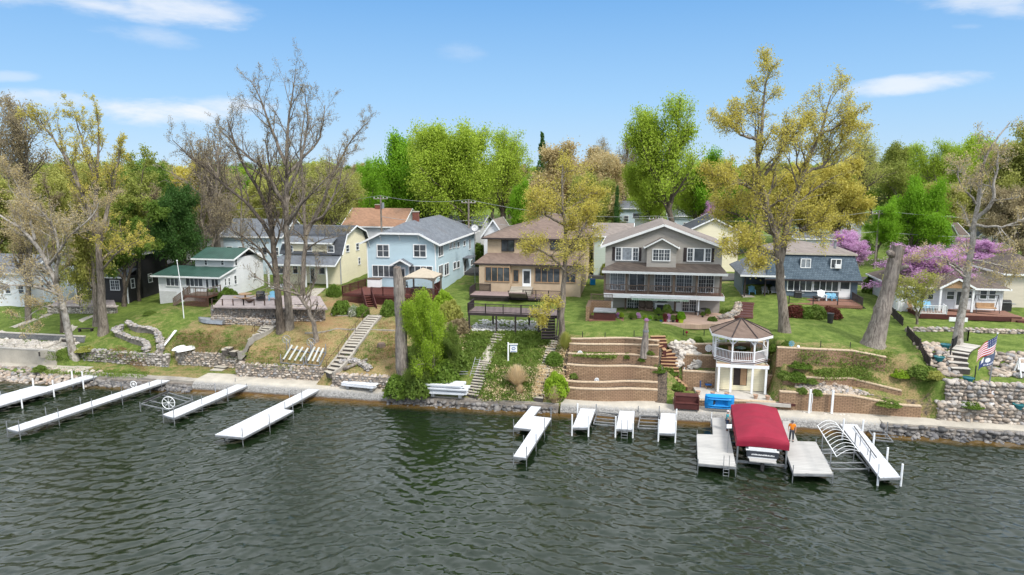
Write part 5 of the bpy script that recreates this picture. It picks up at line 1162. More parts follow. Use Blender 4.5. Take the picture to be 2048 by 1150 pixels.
t_=deck('low brown deck with white balusters along the front of the white cottage',f,[(c.x,c.y),(xL,y0),(xR,y0),(xR,-.02),(c.x,-.02)],zt,None,'deck_brown','wood_redp',[[(c.x,-.3),(c.x,c.y),(xL,y0),(f.hit(1893,628,'y',y0).x,y0),(f.hit(1893,628,'y',y0).x,y0+1.)]],'white',.15,zdown=.8,fasc=.5)
for k in range(3):MB().box(xR-1.0+k*.45,xR+.6+k*.45,y0-.1-k*.35,y0+2.2,zt-.8,zt-.17*(k+1)).build('step',M['wood_redp' if k%2 else 'deck_brown'],t_)
for px_ in (1803,):
 q=f.hit(px_,600,'y',-.3);MB().box(q.x-.08,q.x+.08,-.4,-.24,zt-.5,zt+2.2).build('post',M['white'],t_)
fcd=(c.x,xL,xR,y0,zt)
# ------------------------------------------------------------ trees
def _norm(a):return a/np.maximum(np.linalg.norm(a,axis=-1,keepdims=True),1e-9)
def spawn(P_,R_,k,lr,ang,rr,up,rng,t0=.25,t1=1.,n=5,wob=.18,taper=.25,lpow=.5,L0=None):
 """k side branches on every branch of the arrays P_ (m,n,3), R_ (m,n)"""
 m_,q,_=P_.shape;L=np.linalg.norm(np.diff(P_,axis=1),axis=2).sum(1) if L0 is None else L0
 t_=t0+(t1-t0)*(np.arange(k)[None]+rng.random((m_,k)))/k;f=t_*(q-1);i=np.minimum(f.astype(int),q-2);f=f-i;mi=np.arange(m_)[:,None]
 s=P_[mi,i]*(1-f[...,None])+P_[mi,i+1]*f[...,None];d=_norm(P_[mi,i+1]-P_[mi,i]);r=R_[mi,i]*(1-f)+R_[mi,i+1]*f
 rv=_norm(rng.normal(size=d.shape));side=_norm(rv-d*(rv*d).sum(-1,keepdims=True));a=np.radians(ang*(1-.35*t_)+rng.normal(0,9,t_.shape))[...,None]
 nd=d*np.cos(a)+side*np.sin(a);nd=nd+np.array([0,0,up]);nd=_norm(nd)
 ln=L[:,None]*lr*(1-lpow*t_)*rng.uniform(.7,1.25,t_.shape);m2=m_*k
 s=s.reshape(m2,3);nd=nd.reshape(m2,3);ln=ln.ravel();r0=(r*rr).ravel();P2=np.zeros((m2,n,3));P2[:,0]=s;cur=nd
 for j in range(1,n):
  cur=_norm(cur+rng.normal(0,wob,cur.shape)+np.array([0,0,up*.25]));P2[:,j]=P2[:,j-1]+cur*(ln/(n-1))[:,None]
 R2=r0[:,None]*np.linspace(1,taper,n)[None];return P2,R2
def tubes(P_,R_,sides):
 m_,n,_=P_.shape;T=np.zeros_like(P_);T[:,1:-1]=P_[:,2:]-P_[:,:-2];T[:,0]=P_[:,1]-P_[:,0];T[:,-1]=P_[:,-1]-P_[:,-2];T=_norm(T)
 ref=np.where(np.abs(T[:,:1,2:3])>.8,np.array([1.,0,0]),np.array([0,0,1.]));ref=np.repeat(ref,n,1);a=_norm(ref-T*(ref*T).sum(-1,keepdims=True));b=np.cross(T,a)
 th=2*np.pi*np.arange(sides)/sides;V=P_[:,:,None]+R_[...,None,None]*(a[:,:,None]*np.cos(th)[:,None]+b[:,:,None]*np.sin(th)[:,None])
 idx=np.arange(m_*n*sides).reshape(m_,n,sides);A=idx[:,:-1];B=idx[:,1:];Fq=np.stack([A,np.roll(A,-1,2),np.roll(B,-1,2),B],-1).reshape(-1,4);return V.reshape(-1,3),Fq
def wood_mesh(name,layers,m_):
 Vs=[];Fs=[];o=0
 for P_,R_,s_ in layers:
  V,Fq=tubes(P_,R_,s_);Vs.append(V);Fs.append(Fq+o);o+=len(V)
 return faces_mesh(name,np.concatenate(Vs),np.concatenate(Fs),m_,True)
def leaves(P_,per,size,spread,rng,t0=.2,droop=0.,asp=.6,keep=1.):
 m_,q,_=P_.shape
 if keep<1:P_=P_[rng.random(m_)<keep];m_=len(P_)
 t_=(t0+(1-t0)*rng.random((m_,per)))*(q-1);i=np.minimum(t_.astype(int),q-2);f=(t_-i)[...,None];mi=np.arange(m_)[:,None]
 c=(P_[mi,i]*(1-f)+P_[mi,i+1]*f).reshape(-1,3)+rng.normal(0,spread,(m_*per,3));c[:,2]-=droop*rng.random(len(c))
 a=_norm(rng.normal(size=c.shape)+np.array([0,0,-.3]));r=rng.normal(size=c.shape);b=_norm(np.cross(a,r));s_=size*rng.uniform(.6,1.3,(len(c),1))
 a=a*s_;b=b*s_*asp;nrm=_norm(np.cross(a,b))*s_*.25
 return np.stack([c-a,c+b*.9+nrm,c+a,c-b*.9+nrm],1)
def resamp(pts,rad,n=14):
 pts=np.array([tuple(p) for p in pts],float);d=np.r_[0,np.cumsum(np.linalg.norm(np.diff(pts,axis=0),axis=1))];s=np.linspace(0,d[-1],n)
 out=np.stack([np.interp(s,d,pts[:,k]) for k in range(3)],1);sm=out.copy();sm[1:-1]=(out[:-2]+2*out[1:-1]+out[2:])/4
 rr=np.interp(s,d,rad) if len(np.atleast_1d(rad))==len(pts) else np.interp(s,[0,d[-1]],rad);return sm,rr
UT={}
def unit_tree(kind,leafk,var,bark='bark'):
 """wood and crown meshes of a background tree, 14 m high and 10 m wide, copied at other sizes"""
 key=(kind,leafk,var,bark)
 if key in UT:return UT[key]
 rng=np.random.default_rng(abs(hash((kind,leafk)))%1000*10+var if 0 else sum(map(ord,kind+leafk))*7+var*31);n=12;Ht_=14.
 if kind=='conifer':
  z=np.linspace(0,Ht_,n);tr=np.stack([z*0,z*0,z],1)[None];R0=np.linspace(.28,.03,n)[None]
  P1,R1=spawn(tr,R0,110,.30,95,.3,-.12,rng,.06,.99,4,.06,.2,.93);L_=leaves(P1,46,.34,.16,rng,.1,.12,.4);layers=[(tr,R0,6),(P1,R1,3)]
 elif kind=='column':
  z=np.linspace(0,Ht_,n);tr=np.stack([z*0,z*0,z],1)[None];R0=np.linspace(.3,.03,n)[None]
  P1,R1=spawn(tr,R0,200,.34,70,.3,.5,rng,.02,.97,4,.1,.2,.75);L_=leaves(P1,60,.3,.22,rng,0,.0,.5);layers=[(tr,R0,6),(P1,R1,3)]
 else:
  par=dict(round=(.72,16,.42,62,.10,7,5,40,.235,.34,.22),open=(.80,13,.46,50,.25,7,6,17,.20,.32,.3),wispy=(.92,15,.42,38,.35,7,6,7,.16,.26,.35),willow=(.75,15,.5,52,.18,8,6,30,.19,.34,.25),mass=(.62,14,.50,68,.06,7,5,46,.27,.42,.1),bare=(.85,14,.45,42,.3,8,7,2,.16,.22,.3))[kind]
  hf,k1,l1,a1,up,k2,k3,per,ls,sp_,t00=par;z=np.linspace(0,Ht_*hf,n);w_=np.cumsum(rng.normal(0,.14,(n,2)),0);w_-=w_[0]
  stems=[np.stack([w_[:,0],w_[:,1],z],1)];rad=[np.linspace(.42,.08,n)]
  for q in range(2 if kind in ('open','willow','wispy','bare') else 1):
   a=rng.random()*6.28;i0=3;s=stems[0][i0];dd=np.linspace(0,1,n)[:,None];e=np.array([math.cos(a)*3.2,math.sin(a)*3.2,Ht_*hf*.62]);stems.append(s+dd*e+np.array([0,0,.8])*dd**2*0+rng.normal(0,.1,(n,3))*dd);rad.append(np.linspace(.28,.06,n))
  tr=np.stack(stems);R0=np.stack(rad);P1,R1=spawn(tr,R0,k1,l1,a1,.55,up,rng,t00,1,6,.16,.25,.55,np.full(len(tr),Ht_*.8))
  P2,R2=spawn(P1,R1,k2,.55,48,.55,up*.6,rng,.15,1,5,.2,.3);P3,R3=spawn(P2,R2,k3,.5,45,.55,up*.3,rng,.15,1,4,.25,.4)
  L_=leaves(P3,per,ls*.5,sp_,rng,.0,.6 if kind=='willow' else 0.)
  if leafk=='redbud':L_=leaves(P3,20,ls*.42,sp_*.8,rng,.0);L_=np.concatenate([L_,leaves(P2,per,ls*.4,.2,rng)])
  layers=[(tr,R0,8),(P1,R1,5),(P2,R2,3)]
  if kind in ('bare','wispy','open'):layers.append((P3,np.maximum(R3,.012),3))
  zt_=np.percentile(L_[:,0,2],99.5);xm_=np.percentile(np.abs(L_[:,0,:2]),98);s_=np.array([5/xm_,5/xm_,14/zt_])
  L_=L_*s_;layers=[(a*s_,b,c) for a,b,c in layers]
 w=wood_mesh('trunk',layers,M[bark]);c=quads('crown',L_,M['leaf_'+leafk]);cm_=c.data;bpy.data.objects.remove(c);UT[key]=(w,cm_);return UT[key]
def tree_at(label,px,Y,top,hw,kind,leafk,var=0,name='tree',group=None,bark='bark',cat='tree',base=None):
 x,y,_=aty(px,600,Y);g=tz(x,y) if base is None else base;zt_=ztop(top,x,y);dep=y*cp-(g-H)*sp
 w,c=unit_tree(kind,leafk,var,bark);t_=thing(name,label,cat,(x,y,g-.1),(px*7+Y)%6.28,group);hwm=hw*dep/F;t_.scale=(hwm/5,hwm/5,(zt_-g)/14)
 put('trunk',w,t_);put('crown',c,t_);return t_
TB=[(52,84,385,72,'wispy','tan','thin tan budded tree screening the grey roofed white house'),(196,84,345,60,'round','yolive','olive budding tree rising before the black house'),(336,101,362,55,'wispy','bud','thin brown twigged tree between the black house and the green roofs'),(420,100,372,55,'bare','bud','bare twiggy tree over the upper green roof'),(655,104,330,60,'wispy','yolive','pale yellow green tree leaning over the gambrel roof'),(8,98,318,85,'round','yolive','golden budding tree at the far edge beyond the grey roofed white house'),(75,112,190,85,'wispy','bud','tall thin crowned tree with a straight bare top at the far end of the shore'),(60,120,330,80,'round','yolive','olive gold rounded tree behind the pale gabled house'),(128,106,350,70,'round','yolive','golden round crowned tree behind the mottled leaning tree'),(180,128,322,75,'round','olive','olive green tree behind the tall forked lawn tree'),(236,118,320,75,'round','yolive','yellow olive tree above the steep grey roof'),(330,112,322,80,'round','green','dark leafed tree crowding the green metal roof from behind'),(292,104,365,70,'round','olive','olive tree standing against the black house'),(400,124,320,75,'round','gold','gold tinted round tree above the small white house'),(372,98,372,62,'round','dark','dark green tree pressing on the roof of the white cottage with green roofs'),(440,106,245,95,'bare','bud','broad leafless tree with fine upswept twigs behind the pale blue bungalow'),(470,120,345,70,'round','yolive','olive yellow crown behind the pale blue bungalow'),(540,132,335,75,'round','yolive','golden crown behind the twin bare trunks'),(600,120,350,75,'round','yolive','olive crown between the twin bare trunks and the forked bare tree'),(664,122,325,72,'round','yolive','golden tree leaning over the orange roof'),(610,145,320,70,'open','olive','thin olive tree far behind the gambrel house'),(700,136,345,45,'round','yolive','rounded yellow green tree behind the orange roof end'),(738,150,322,42,'willow','maple','light green tree peeping over the orange roof'),(806,126,276,64,'mass','maple','dense bright green maple behind the orange roofed house'),(862,122,320,55,'round','green','mid green tree tucked against the dense maple'),(940,116,252,95,'willow','lime','huge lime green tree on a heavy double trunk'),(1010,122,262,70,'open','lime','open topped lime tree leaning away from the heavy double trunk'),(1060,112,365,34,'round','maple','small bright green tree behind the brick chimney'),(1082,150,266,34,'conifer','dark','dark spire of a pine rising beyond the tan budded trees'),(1110,122,290,92,'round','tan','broad tan and gold budded tree behind the stucco house'),(1180,140,300,60,'round','tan','pale tan budded tree behind the white gabled house'),(1165,112,350,48,'round','olive','low olive tree beside the white gable'),(1240,150,268,48,'wispy','bud','brown twiggy tree standing beside the tall lime tree'),(1212,126,372,40,'round','olive','dull olive bushy tree beside the evergreen column'),(1340,118,196,85,'open','lime','tall airy lime tree with a dark trunk behind the taupe gable'),(1296,124,320,52,'willow','lime','drooping lime green tree beside the tall airy lime tree'),(1384,128,320,50,'willow','lime','soft lime green tree above the half hidden pale blue house'),(1452,124,305,62,'round','maple','dense green tree hiding behind the golden oak'),(1468,110,385,48,'round','green','dark green understorey tree below the golden oak'),(1600,116,330,70,'round','gold','gold tree above the pale green two storey house'),(1660,112,318,58,'round','gold','budding golden tree with a forked trunk beside the steep grey gable'),(1700,132,262,72,'wispy','yolive','feathery olive tree with long upswept limbs'),(1772,170,290,60,'round','olive','soft olive tree far behind the bright round maple'),(1742,106,402,36,'round','maple','small bright green maple beside the utility pole'),(1815,106,358,56,'mass','maple','round vivid green maple behind the pink blossom'),(1868,150,282,64,'open','lime','open yellow green tree on several dark stems'),(1930,142,274,62,'round','lime','lime green crown beyond the pale barked tree'),(1912,122,345,66,'round','yolive','olive yellow tree above the tan front gable'),(1984,126,322,62,'round','olive','rust tinged olive tree on two dark trunks'),(2040,116,245,78,'round','yolive','tall olive gold tree at the edge beyond the pale barked tree'),(2018,104,360,56,'round','bud','brown budded tree over the far edge houses'),(1560,132,330,52,'round','green','green tree seen through the limbs of the golden oak'),(1510,128,330,60,'round','yolive','olive crown between the golden oak and the dense green tree'),(-40,104,260,70,'round','bud','brown budded crown cut by the picture edge')]
for i,(px,Y,top,hw,kd,lf,lab) in enumerate(TB):tree_at(lab,px,Y,top,hw,kd,lf,i%2,group='trees behind the shore houses',bark='bark_dark' if i%3 else 'bark')
tree_at('narrow dark evergreen column beside the low brown garage roof',1229,108,378,15,'column','dark',0,'evergreen_tree')
for i,(px,Y,top,hw,lab) in enumerate(((1712,98,462,52,'magenta pink redbud in bloom beside the mansard roof'),(1832,79.5,490,80,'broad pink redbud in full bloom behind the leaning cut trunk'),(1932,98,474,62,'pink redbud in bloom behind the pale barked tree'),(1418,120,402,26,'far off purple pink redbud by the dark slate house'))):
 tree_at(lab,px,Y,top,hw,'round','redbud',i%2,'redbud_tree','blossoming redbuds')
rg=random.Random(9);sp_=['yolive','olive','green','gold','lime','maple','tan','yolive','olive','lime']
lab_of=dict(yolive='olive yellow tree in the far wood along the horizon',olive='olive green tree in the far wood along the horizon',green='mid green tree in the far wood along the horizon',gold='golden tree in the far wood along the horizon',lime='lime green tree in the far wood along the horizon',maple='bright green tree in the far wood along the horizon',tan='tan budded tree in the far wood along the horizon')
for (Y,t0,t1,st,hw) in ((185,338,352,44,40),(250,328,342,38,32),(340,324,336,34,26)):
 px=(-420 if Y<300 else -200)+rg.random()*20
 while px<(2560 if Y<300 else 2260):
  lf=rg.choice(sp_);o=tree_at(lab_of[lf],px,Y+rg.uniform(-12,12),rg.uniform(t0,t1),hw*rg.uniform(.85,1.25),'round',lf,rg.randint(0,1),group=lab_of[lf].replace('tree','trees',1).replace('olive','olive',1));px+=st*rg.uniform(.7,1.2)
  # ------------------------------------------------------------ trees of the front row, limb by limb
def limb(px,Y,r0,r1,n=14):
 """a limb through places of the photograph; each point may carry its own step in depth"""
 pts=[]
 for q in px:pts.append(aty(q[0],q[1],Y+(q[2] if len(q)>2 else 0)))
 return resamp(pts,(r0,r1),n)
def hero(label,base_px,limbs,levels,leaf,bark='bark',name='tree',seed=1,group=None,stub=False,flare=1.35):
 """limbs: (points, r0, r1, k, len) all placed at the depth of the trunk foot"""
 rng=np.random.default_rng(seed);g=G(*base_px) if not isinstance(base_px,Vector) else base_px;t_=thing(name,label,'tree',tuple(g),0,group);o=np.array(tuple(g));layers=[];L_=[];Ps=[];
 for pts,r0,r1,k,ln in limbs:
  P_,R_=limb(pts,g.y,r0,r1);P_=P_-o;P_[1:-1]+=rng.normal(0,.05,(12,3))*1.
  if abs(P_[0,2])<1.2:P_[0,2]=-.35;R_[0]*=flare
  layers.append((P_[None],R_[None],10))
  if k:Ps.append((P_[None],R_[None],k,ln))
 for P_,R_,k,ln in Ps:
  a,up=levels['a'],levels['up'];A,RA=spawn(P_,R_,k,1.,a,.5,up,rng,levels.get('t0',.3),1.,7,.17,.2,.55,np.array([ln]))
  layers.append((A,RA,6));B,RB=spawn(A,RA,levels['k2'],.55,46,.6,up*.5,rng,.15,1.,6,.2,.3);layers.append((B,RB,4))
  C_,RC=spawn(B,RB,levels['k3'],.5,42,.6,up*.3,rng,.1,1,5,.22,.35);layers.append((C_,np.maximum(RC,levels.get('rmin',.012)),3))
  L_.append(leaves(C_,levels['per'],levels['ls'],levels['sp'],rng,.1,0,.55,levels.get('keep',1.)))
  if levels.get('own'):L_.append(leaves(P_,levels['own'],levels['ls'],.5,rng))
 me=wood_mesh('trunk',layers,M[bark]);put('trunk',me,t_)
 if L_:quads('crown',np.concatenate(L_),M['leaf_'+leaf],t_)
 return t_
bare=dict(a=50,up=.26,k2=6,k3=7,per=3,ls=.07,sp=.13,keep=.75,rmin=.009)
hero('tallest bare oak, the straight one of the twin trunks above the grey stairs',(578,656),[([(578,656),(574,560),(573,440),(571,340),(576,250),(590,150)],.46,.04,22,6.5),([(573,390),(600,330,-1),(618,250,-1),(610,190,-1)],.2,.04,8,4.5),([(571,330),(540,250,1),(516,185,1),(500,160,1)],.2,.04,9,4.5),([(573,420),(530,340,-1.5),(480,300,-2),(440,260,-2)],.24,.05,10,5),([(574,350),(640,280,2),(650,210,2)],.18,.04,8,4.5),([(574,450),(610,400,-3),(660,350,-4)],.18,.04,7,4)],dict(bare,t0=.35),'bud','bark',seed=3)
hero('bare oak leaning off from the foot of the straight twin trunk',(562,664),[([(562,664),(556,580),(546,500),(540,420),(500,350,-2),(470,300,-3),(455,240,-3)],.42,.05,15,6),([(546,480),(510,420,2),(450,370,3),(400,330,3),(345,280,3)],.24,.04,12,5),([(541,430),(540,340,1),(530,280,1)],.22,.04,10,5),([(556,560),(520,500,-2),(470,460,-3),(430,440,-3)],.15,.03,9,4)],dict(bare,t0=.3,per=4),'bud','bark_dark',seed=4)
hero('forked bare tree standing in front of the gambrel house',G(606,604),[([(606,604),(606,540),(612,470),(608,400),(600,300),(610,220)],.34,.04,14,5.5),([(612,470),(640,420,1),(665,350,1),(700,280,1),(735,245,1)],.26,.04,13,5),([(625,445),(650,430,-2),(680,360,-2),(690,300,-2)],.2,.04,9,4.5),([(610,500),(640,480,-3),(690,470,-3)],.12,.03,7,3.5)],dict(bare,per=5),'bud','bark',seed=5)
hero('slender bare tree with a bent grey trunk on the slope',(632,682),[([(632,682),(626,640),(608,605),(588,575),(566,555)],.3,.06,12,3.6),([(600,590),(560,580,-2),(520,560,-2),(500,540,-2)],.12,.03,8,3),([(612,610),(630,560,1),(640,520,1)],.12,.03,7,3)],dict(bare,up=.1,per=1,keep=.4),'bud','bark',seed=6)
hero('tall forked tree with a thick grey trunk on the winding wall lawn',(207,668),[([(207,668),(204,600),(198,520),(196,450),(190,380),(200,300),(195,230)],.5,.05,14,5.5),([(196,470),(170,400,-1),(140,330,-1),(110,280,-1),(80,240,-1)],.3,.04,13,5.5),([(198,480),(215,420,1),(232,350,1),(240,290,1)],.28,.04,10,4.5),([(204,540),(240,500,-2),(280,480,-2)],.14,.03,8,4),([(196,380),(170,300,2),(150,230,2)],.2,.04,9,4.5)],dict(bare,per=7,ls=.10,keep=.8),'gold','bark',seed=7)
hero('leaning tree with pale mottled bark and spreading white limbs',(150,716),[([(150,716),(136,650),(118,590),(98,530),(70,480),(20,440),(-40,410)],.42,.06,12,5),([(110,570),(120,500,-1),(100,440,-1),(60,400,-1)],.2,.04,12,5),([(118,590),(60,570,-3),(10,570,-4),(-40,590,-4)],.16,.04,12,4.5),([(98,530),(140,470,-3),(180,440,-3),(200,400,-3)],.16,.04,12,4.5),([(128,620),(90,610,-4),(50,640,-5)],.12,.03,8,3.5),([(70,480),(50,400,1),(20,340,1)],.16,.04,10,4.5)],dict(a=50,up=.12,k2=7,k3=7,per=6,ls=.085,sp=.17,keep=.85,rmin=.014),'tan','bark_pale',seed=8)
hero('leafy tree on two dark stems in front of the black house',(248,612),[([(248,612),(250,560),(246,500),(240,440)],.28,.06,12,4.5),([(248,590),(262,540,-1),(290,480,-1),(300,430,-1)],.2,.05,11,4.5),([(250,560),(222,520,-1),(200,480,-1)],.15,.05,9,3.5)],dict(a=62,up=.05,k2=6,k3=5,per=24,ls=.14,sp=.24),'green','bark_dark',seed=9)
hero('slim leafy tree beside the corner of the green roofed cottage',(278,602),[([(278,602),(278,540),(284,470),(280,400),(286,340)],.22,.05,16,5)],dict(a=62,up=.08,k2=6,k3=5,per=22,ls=.15,sp=.26),'olive','bark_dark',seed=10)
hero('thin dark trunked tree beside the grey steps',(124,664),[([(124,664),(122,600),(110,520),(104,440),(96,380)],.2,.05,12,4)],dict(a=48,up=.2,k2=6,k3=5,per=6,ls=.11,sp=.17),'bud','bark_dark',seed=11)
hero('gnarled grey tree at the corner of the stone patio',(191,652),[([(191,652),(190,600),(186,540),(180,480),(165,400)],.3,.05,11,4)],dict(a=48,up=.2,k2=6,k3=5,per=6,ls=.11,sp=.17),'tan','bark',seed=12)
hero('slim bare tree standing beside the white cottage side wall',(496,582),[([(496,582),(492,520),(480,460),(484,380),(470,320)],.2,.04,13,4.5)],dict(bare,per=5),'bud','bark',seed=13)
hero('gold leaved tree with a mossy trunk in front of the stucco house',(1122,684),[([(1122,684),(1126,620),(1128,560),(1132,500),(1130,440),(1122,380),(1126,330)],.34,.07,18,4.2),([(1130,500),(1160,470,-1),(1180,430,-1)],.16,.05,9,3.),([(1129,540),(1100,510,-1),(1062,490,-1)],.15,.05,9,3.),([(1128,450),(1090,430,-1),(1060,410,-1)],.15,.05,9,3.),([(1128,600),(1110,620,-1.5),(1080,630,-2)],.08,.03,6,1.8),([(1130,420),(1165,400,1),(1185,385,1)],.13,.04,8,3.)],dict(a=60,up=.05,k2=7,k3=6,per=10,ls=.085,sp=.26,t0=.36,keep=.9),'gold','bark',seed=14)
hero('giant golden oak with a stout grey trunk on the green lawn',(1570,664),[([(1570,664),(1566,600),(1558,540),(1552,470),(1530,400,-.5),(1512,330,-1),(1516,260,-1)],.52,.14,16,5.5),([(1558,530),(1572,460,1),(1588,400,1),(1612,330,1),(1640,270,1),(1662,190,1)],.40,.05,16,5.5),([(1520,300,-1),(1524,240,-1),(1528,180,-1),(1540,130,-1)],.20,.03,8,3.6),([(1516,280,-1),(1480,270,-1),(1456,240,-1)],.16,.04,8,3.6),([(1535,400),(1490,370,-2),(1440,350,-2)],.22,.05,14,4.5),([(1556,520),(1510,500,-3),(1470,510,-3)],.14,.04,14,4.2),([(1552,470),(1500,440,2),(1450,420,2)],.2,.05,14,4.5),([(1600,350,1),(1650,330,2),(1690,270,2)],.18,.04,10,4.5),([(1640,270,1),(1680,250,0),(1705,235,0)],.13,.03,6,3.2),([(1530,350,-1),(1560,310,-2),(1590,260,-2)],.16,.04,10,4.),([(1572,470),(1620,450,-2),(1650,440,-2)],.14,.04,10,3.8)],dict(a=58,up=.14,k2=7,k3=7,per=9,ls=.095,sp=.24,t0=.32,keep=.88),'gold','bark',seed=15)
hero('pale barked tree with angular bare limbs by the boulder bank',(1914,690),[([(1914,690),(1924,620),(1938,540),(1948,460),(1958,400),(1962,340),(1980,280),(2020,245)],.40,.05,10,3.6),([(1950,440),(1985,410,-1),(1990,350,-1),(1998,300,-1)],.2,.04,8,3.4),([(1936,560),(1900,530,-1),(1880,510,-1),(1850,520,-1)],.13,.03,8,3.2),([(1940,520),(1980,525,-1),(2030,540,-1)],.12,.03,9,3.),([(1956,410),(1920,370,-1),(1915,330,-1)],.12,.03,7,3.),([(1950,450),(2010,455,-2),(2060,430,-2)],.14,.04,8,3.)],dict(a=55,up=.05,k2=6,k3=6,per=5,ls=.09,sp=.17,keep=.7,rmin=.013),'tan','bark_pale',seed=16)
hero('small double stemmed tree growing at the corner of the cottage deck',(1834,648),[([(1834,648),(1832,600),(1826,565)],.12,.05,9,3.),([(1834,640),(1846,600,-.5),(1858,570,-.5)],.1,.04,9,2.8),([(1826,585),(1806,570,-.5),(1790,565,-.5)],.08,.03,7,2.4)],dict(a=64,up=.0,k2=5,k3=5,per=7,ls=.10,sp=.2,t0=.4),'yolive','bark',seed=17)
def snag(label,px,base,radii,bark='bark_grey',seed=1,lean_top=True):
 g=G(*base);rng=np.random.default_rng(seed);pts=[aty(q[0],q[1],g.y+(q[2] if len(q)>2 else 0)) for q in px];P_,R_=resamp(pts,radii,26);P_=P_-np.array(tuple(g));P_[0,2]=-.4;R_=R_*(1+rng.normal(0,.035,26));R_[0]*=1.25;R_[1]*=1.1
 n=20;V,Fq=tubes(P_[None],R_[None],n);V=V.reshape(26,n,3);ctr=P_[:,None];V=ctr+(V-ctr)*(1+.05*np.sin(np.arange(n)*3.3+np.arange(26)[:,None]*.35)+rng.normal(0,.018,(26,n)))[...,None];V[-1,:,2]+=rng.normal(0,.09,n)
 t_=thing('cut_trunk',label,'tree trunk',tuple(g));vs=[tuple(p) for p in V.reshape(-1,3)];fs=[tuple(int(i) for i in q) for q in Fq];mb=MB().add(vs,fs);mb.build('trunk',M[bark],t_,True)
 MB().add([tuple(p) for p in V[-1]],[tuple(range(n))]).build('cut_face',M['wood_old'],t_);return t_,P_,g
snag('tall bare grey trunk cut off at the top before the blue house',[(806,772),(803,700),(802,640),(798,580),(794,534)],(806,772),(.62,.58,.55,.5,.36),seed=2)
t_,P_,g=snag('thick leaning trunk sawn off at the top on the green lawn',[(1746,690),(1760,640),(1776,580),(1788,530),(1797,492)],(1746,690),(1.02,.80,.62,.60,.58),seed=3)
q=Vector(tuple(P_[-3]));MB().tube([q+Vector((-.2,-.1,-.2)),q+Vector((-.85,-.35,.15)),q+Vector((-.95,-.4,.3))],[.34,.30,.28],12).build('branch_stub',M['bark_grey'],t_,True)
MB().tube([q+Vector((.1,0,-1.6)),q+Vector((.75,-.1,-1.2)),q+Vector((1.15,-.1,-1.15))],[.3,.2,.16],10).build('branch_stub',M['bark_grey'],t_,True)
# ------------------------------------------------------------ shrubs and plants
SHM={}
def shrub_mesh(leafk,kind,var):
 key=(leafk,kind,var)
 if key in SHM:return SHM[key]
 rng=np.random.default_rng(sum(map(ord,leafk+kind))+var*17);n=2600
 d=_norm(rng.normal(size=(n,3)));d[:,2]=np.abs(d[:,2]);
 if kind=='round':r=.62+.38*rng.random(n)**.4;lump=1+.13*np.sin(d[:,0]*5+var)*np.sin(d[:,1]*6+d[:,2]*4);c=d*(r*lump)[:,None];s=.085;asp=.6
 elif kind=='cone':h=rng.random(n);rr=(1-h)**.7*(.25+.75*rng.random(n)**.5)*(1+.3*np.sin(h*17+np.arctan2(d[:,1],d[:,0])*3));a=rng.random(n)*6.28;c=np.stack([np.cos(a)*rr,np.sin(a)*rr,h],1);s=.075;asp=.5
 elif kind=='cover':a=rng.random(n)*6.28;rr=rng.random(n)**.5;c=np.stack([np.cos(a)*rr,np.sin(a)*rr,rng.random(n)*.9*(1-rr**3)*(.6+.4*np.sin(rr*9+a*3))],1);s=.1;asp=.5
 if kind!='grass':a_=_norm(rng.normal(size=c.shape));b_=_norm(np.cross(a_,rng.normal(size=c.shape)))
 if kind=='grass':
  n=1500;a=rng.random(n)*6.28;th=rng.random(n)**.7*1.05;L=rng.uniform(.7,1.05,n);d=np.stack([np.cos(a)*np.sin(th)*.9,np.sin(a)*np.sin(th)*.9,np.cos(th)],1);base=np.stack([np.cos(a),np.sin(a),a*0],1)*(rng.random(n)*.2)[:,None]
  mid=base+d*L[:,None]*.55;tip=base+d*L[:,None];tip[:,2]-=.12*np.sin(th)**2;w=np.stack([-np.sin(a),np.cos(a),a*0],1)*.012;V=np.concatenate([np.stack([base-w,base+w,mid+w,mid-w],1),np.stack([mid-w,mid+w,tip+w*.5,tip-w*.5],1)])
 else:s_=s*rng.uniform(.6,1.4,(n,1));V=np.stack([c-a_*s_,c+b_*s_*asp,c+a_*s_,c-b_*s_*asp],1)
 o=quads('foliage',V,M['leaf_'+leafk]);me=o.data;bpy.data.objects.remove(o);SHM[key]=me;return me
stem_me=MB().tube([(0,0,-.1),(0,0,.25)],.03,6);[stem_me.tube([(0,0,.02),(.35*math.cos(a),.35*math.sin(a),.6)],[.02,.008],4) for a in (0,1.3,2.5,3.8,5.1)];stem_me=stem_me.mesh('stems',M['bark'])
def shrub(label,px,py,rx,rz_,leafk='green',kind='round',var=0,name='shrub',cat='shrub',group=None,at=None,parts=True):
 """rx half width and rz height in metres"""
 g=G(px,py) if at is None else Vector(at)
 if not parts:o=put(name,shrub_mesh(leafk,kind,var));tag(o,label,cat,group);o.location=g;o.scale=(rx,rx,rz_);o.rotation_euler=(0,0,px*.7);return o
 t_=thing(name,label,cat,tuple(g),px*.7,group);t_.scale=(rx,rx,rz_);put('foliage',shrub_mesh(leafk,kind,var),t_);put('stems',stem_me,t_);return t_
gb='shrubs on the bank'
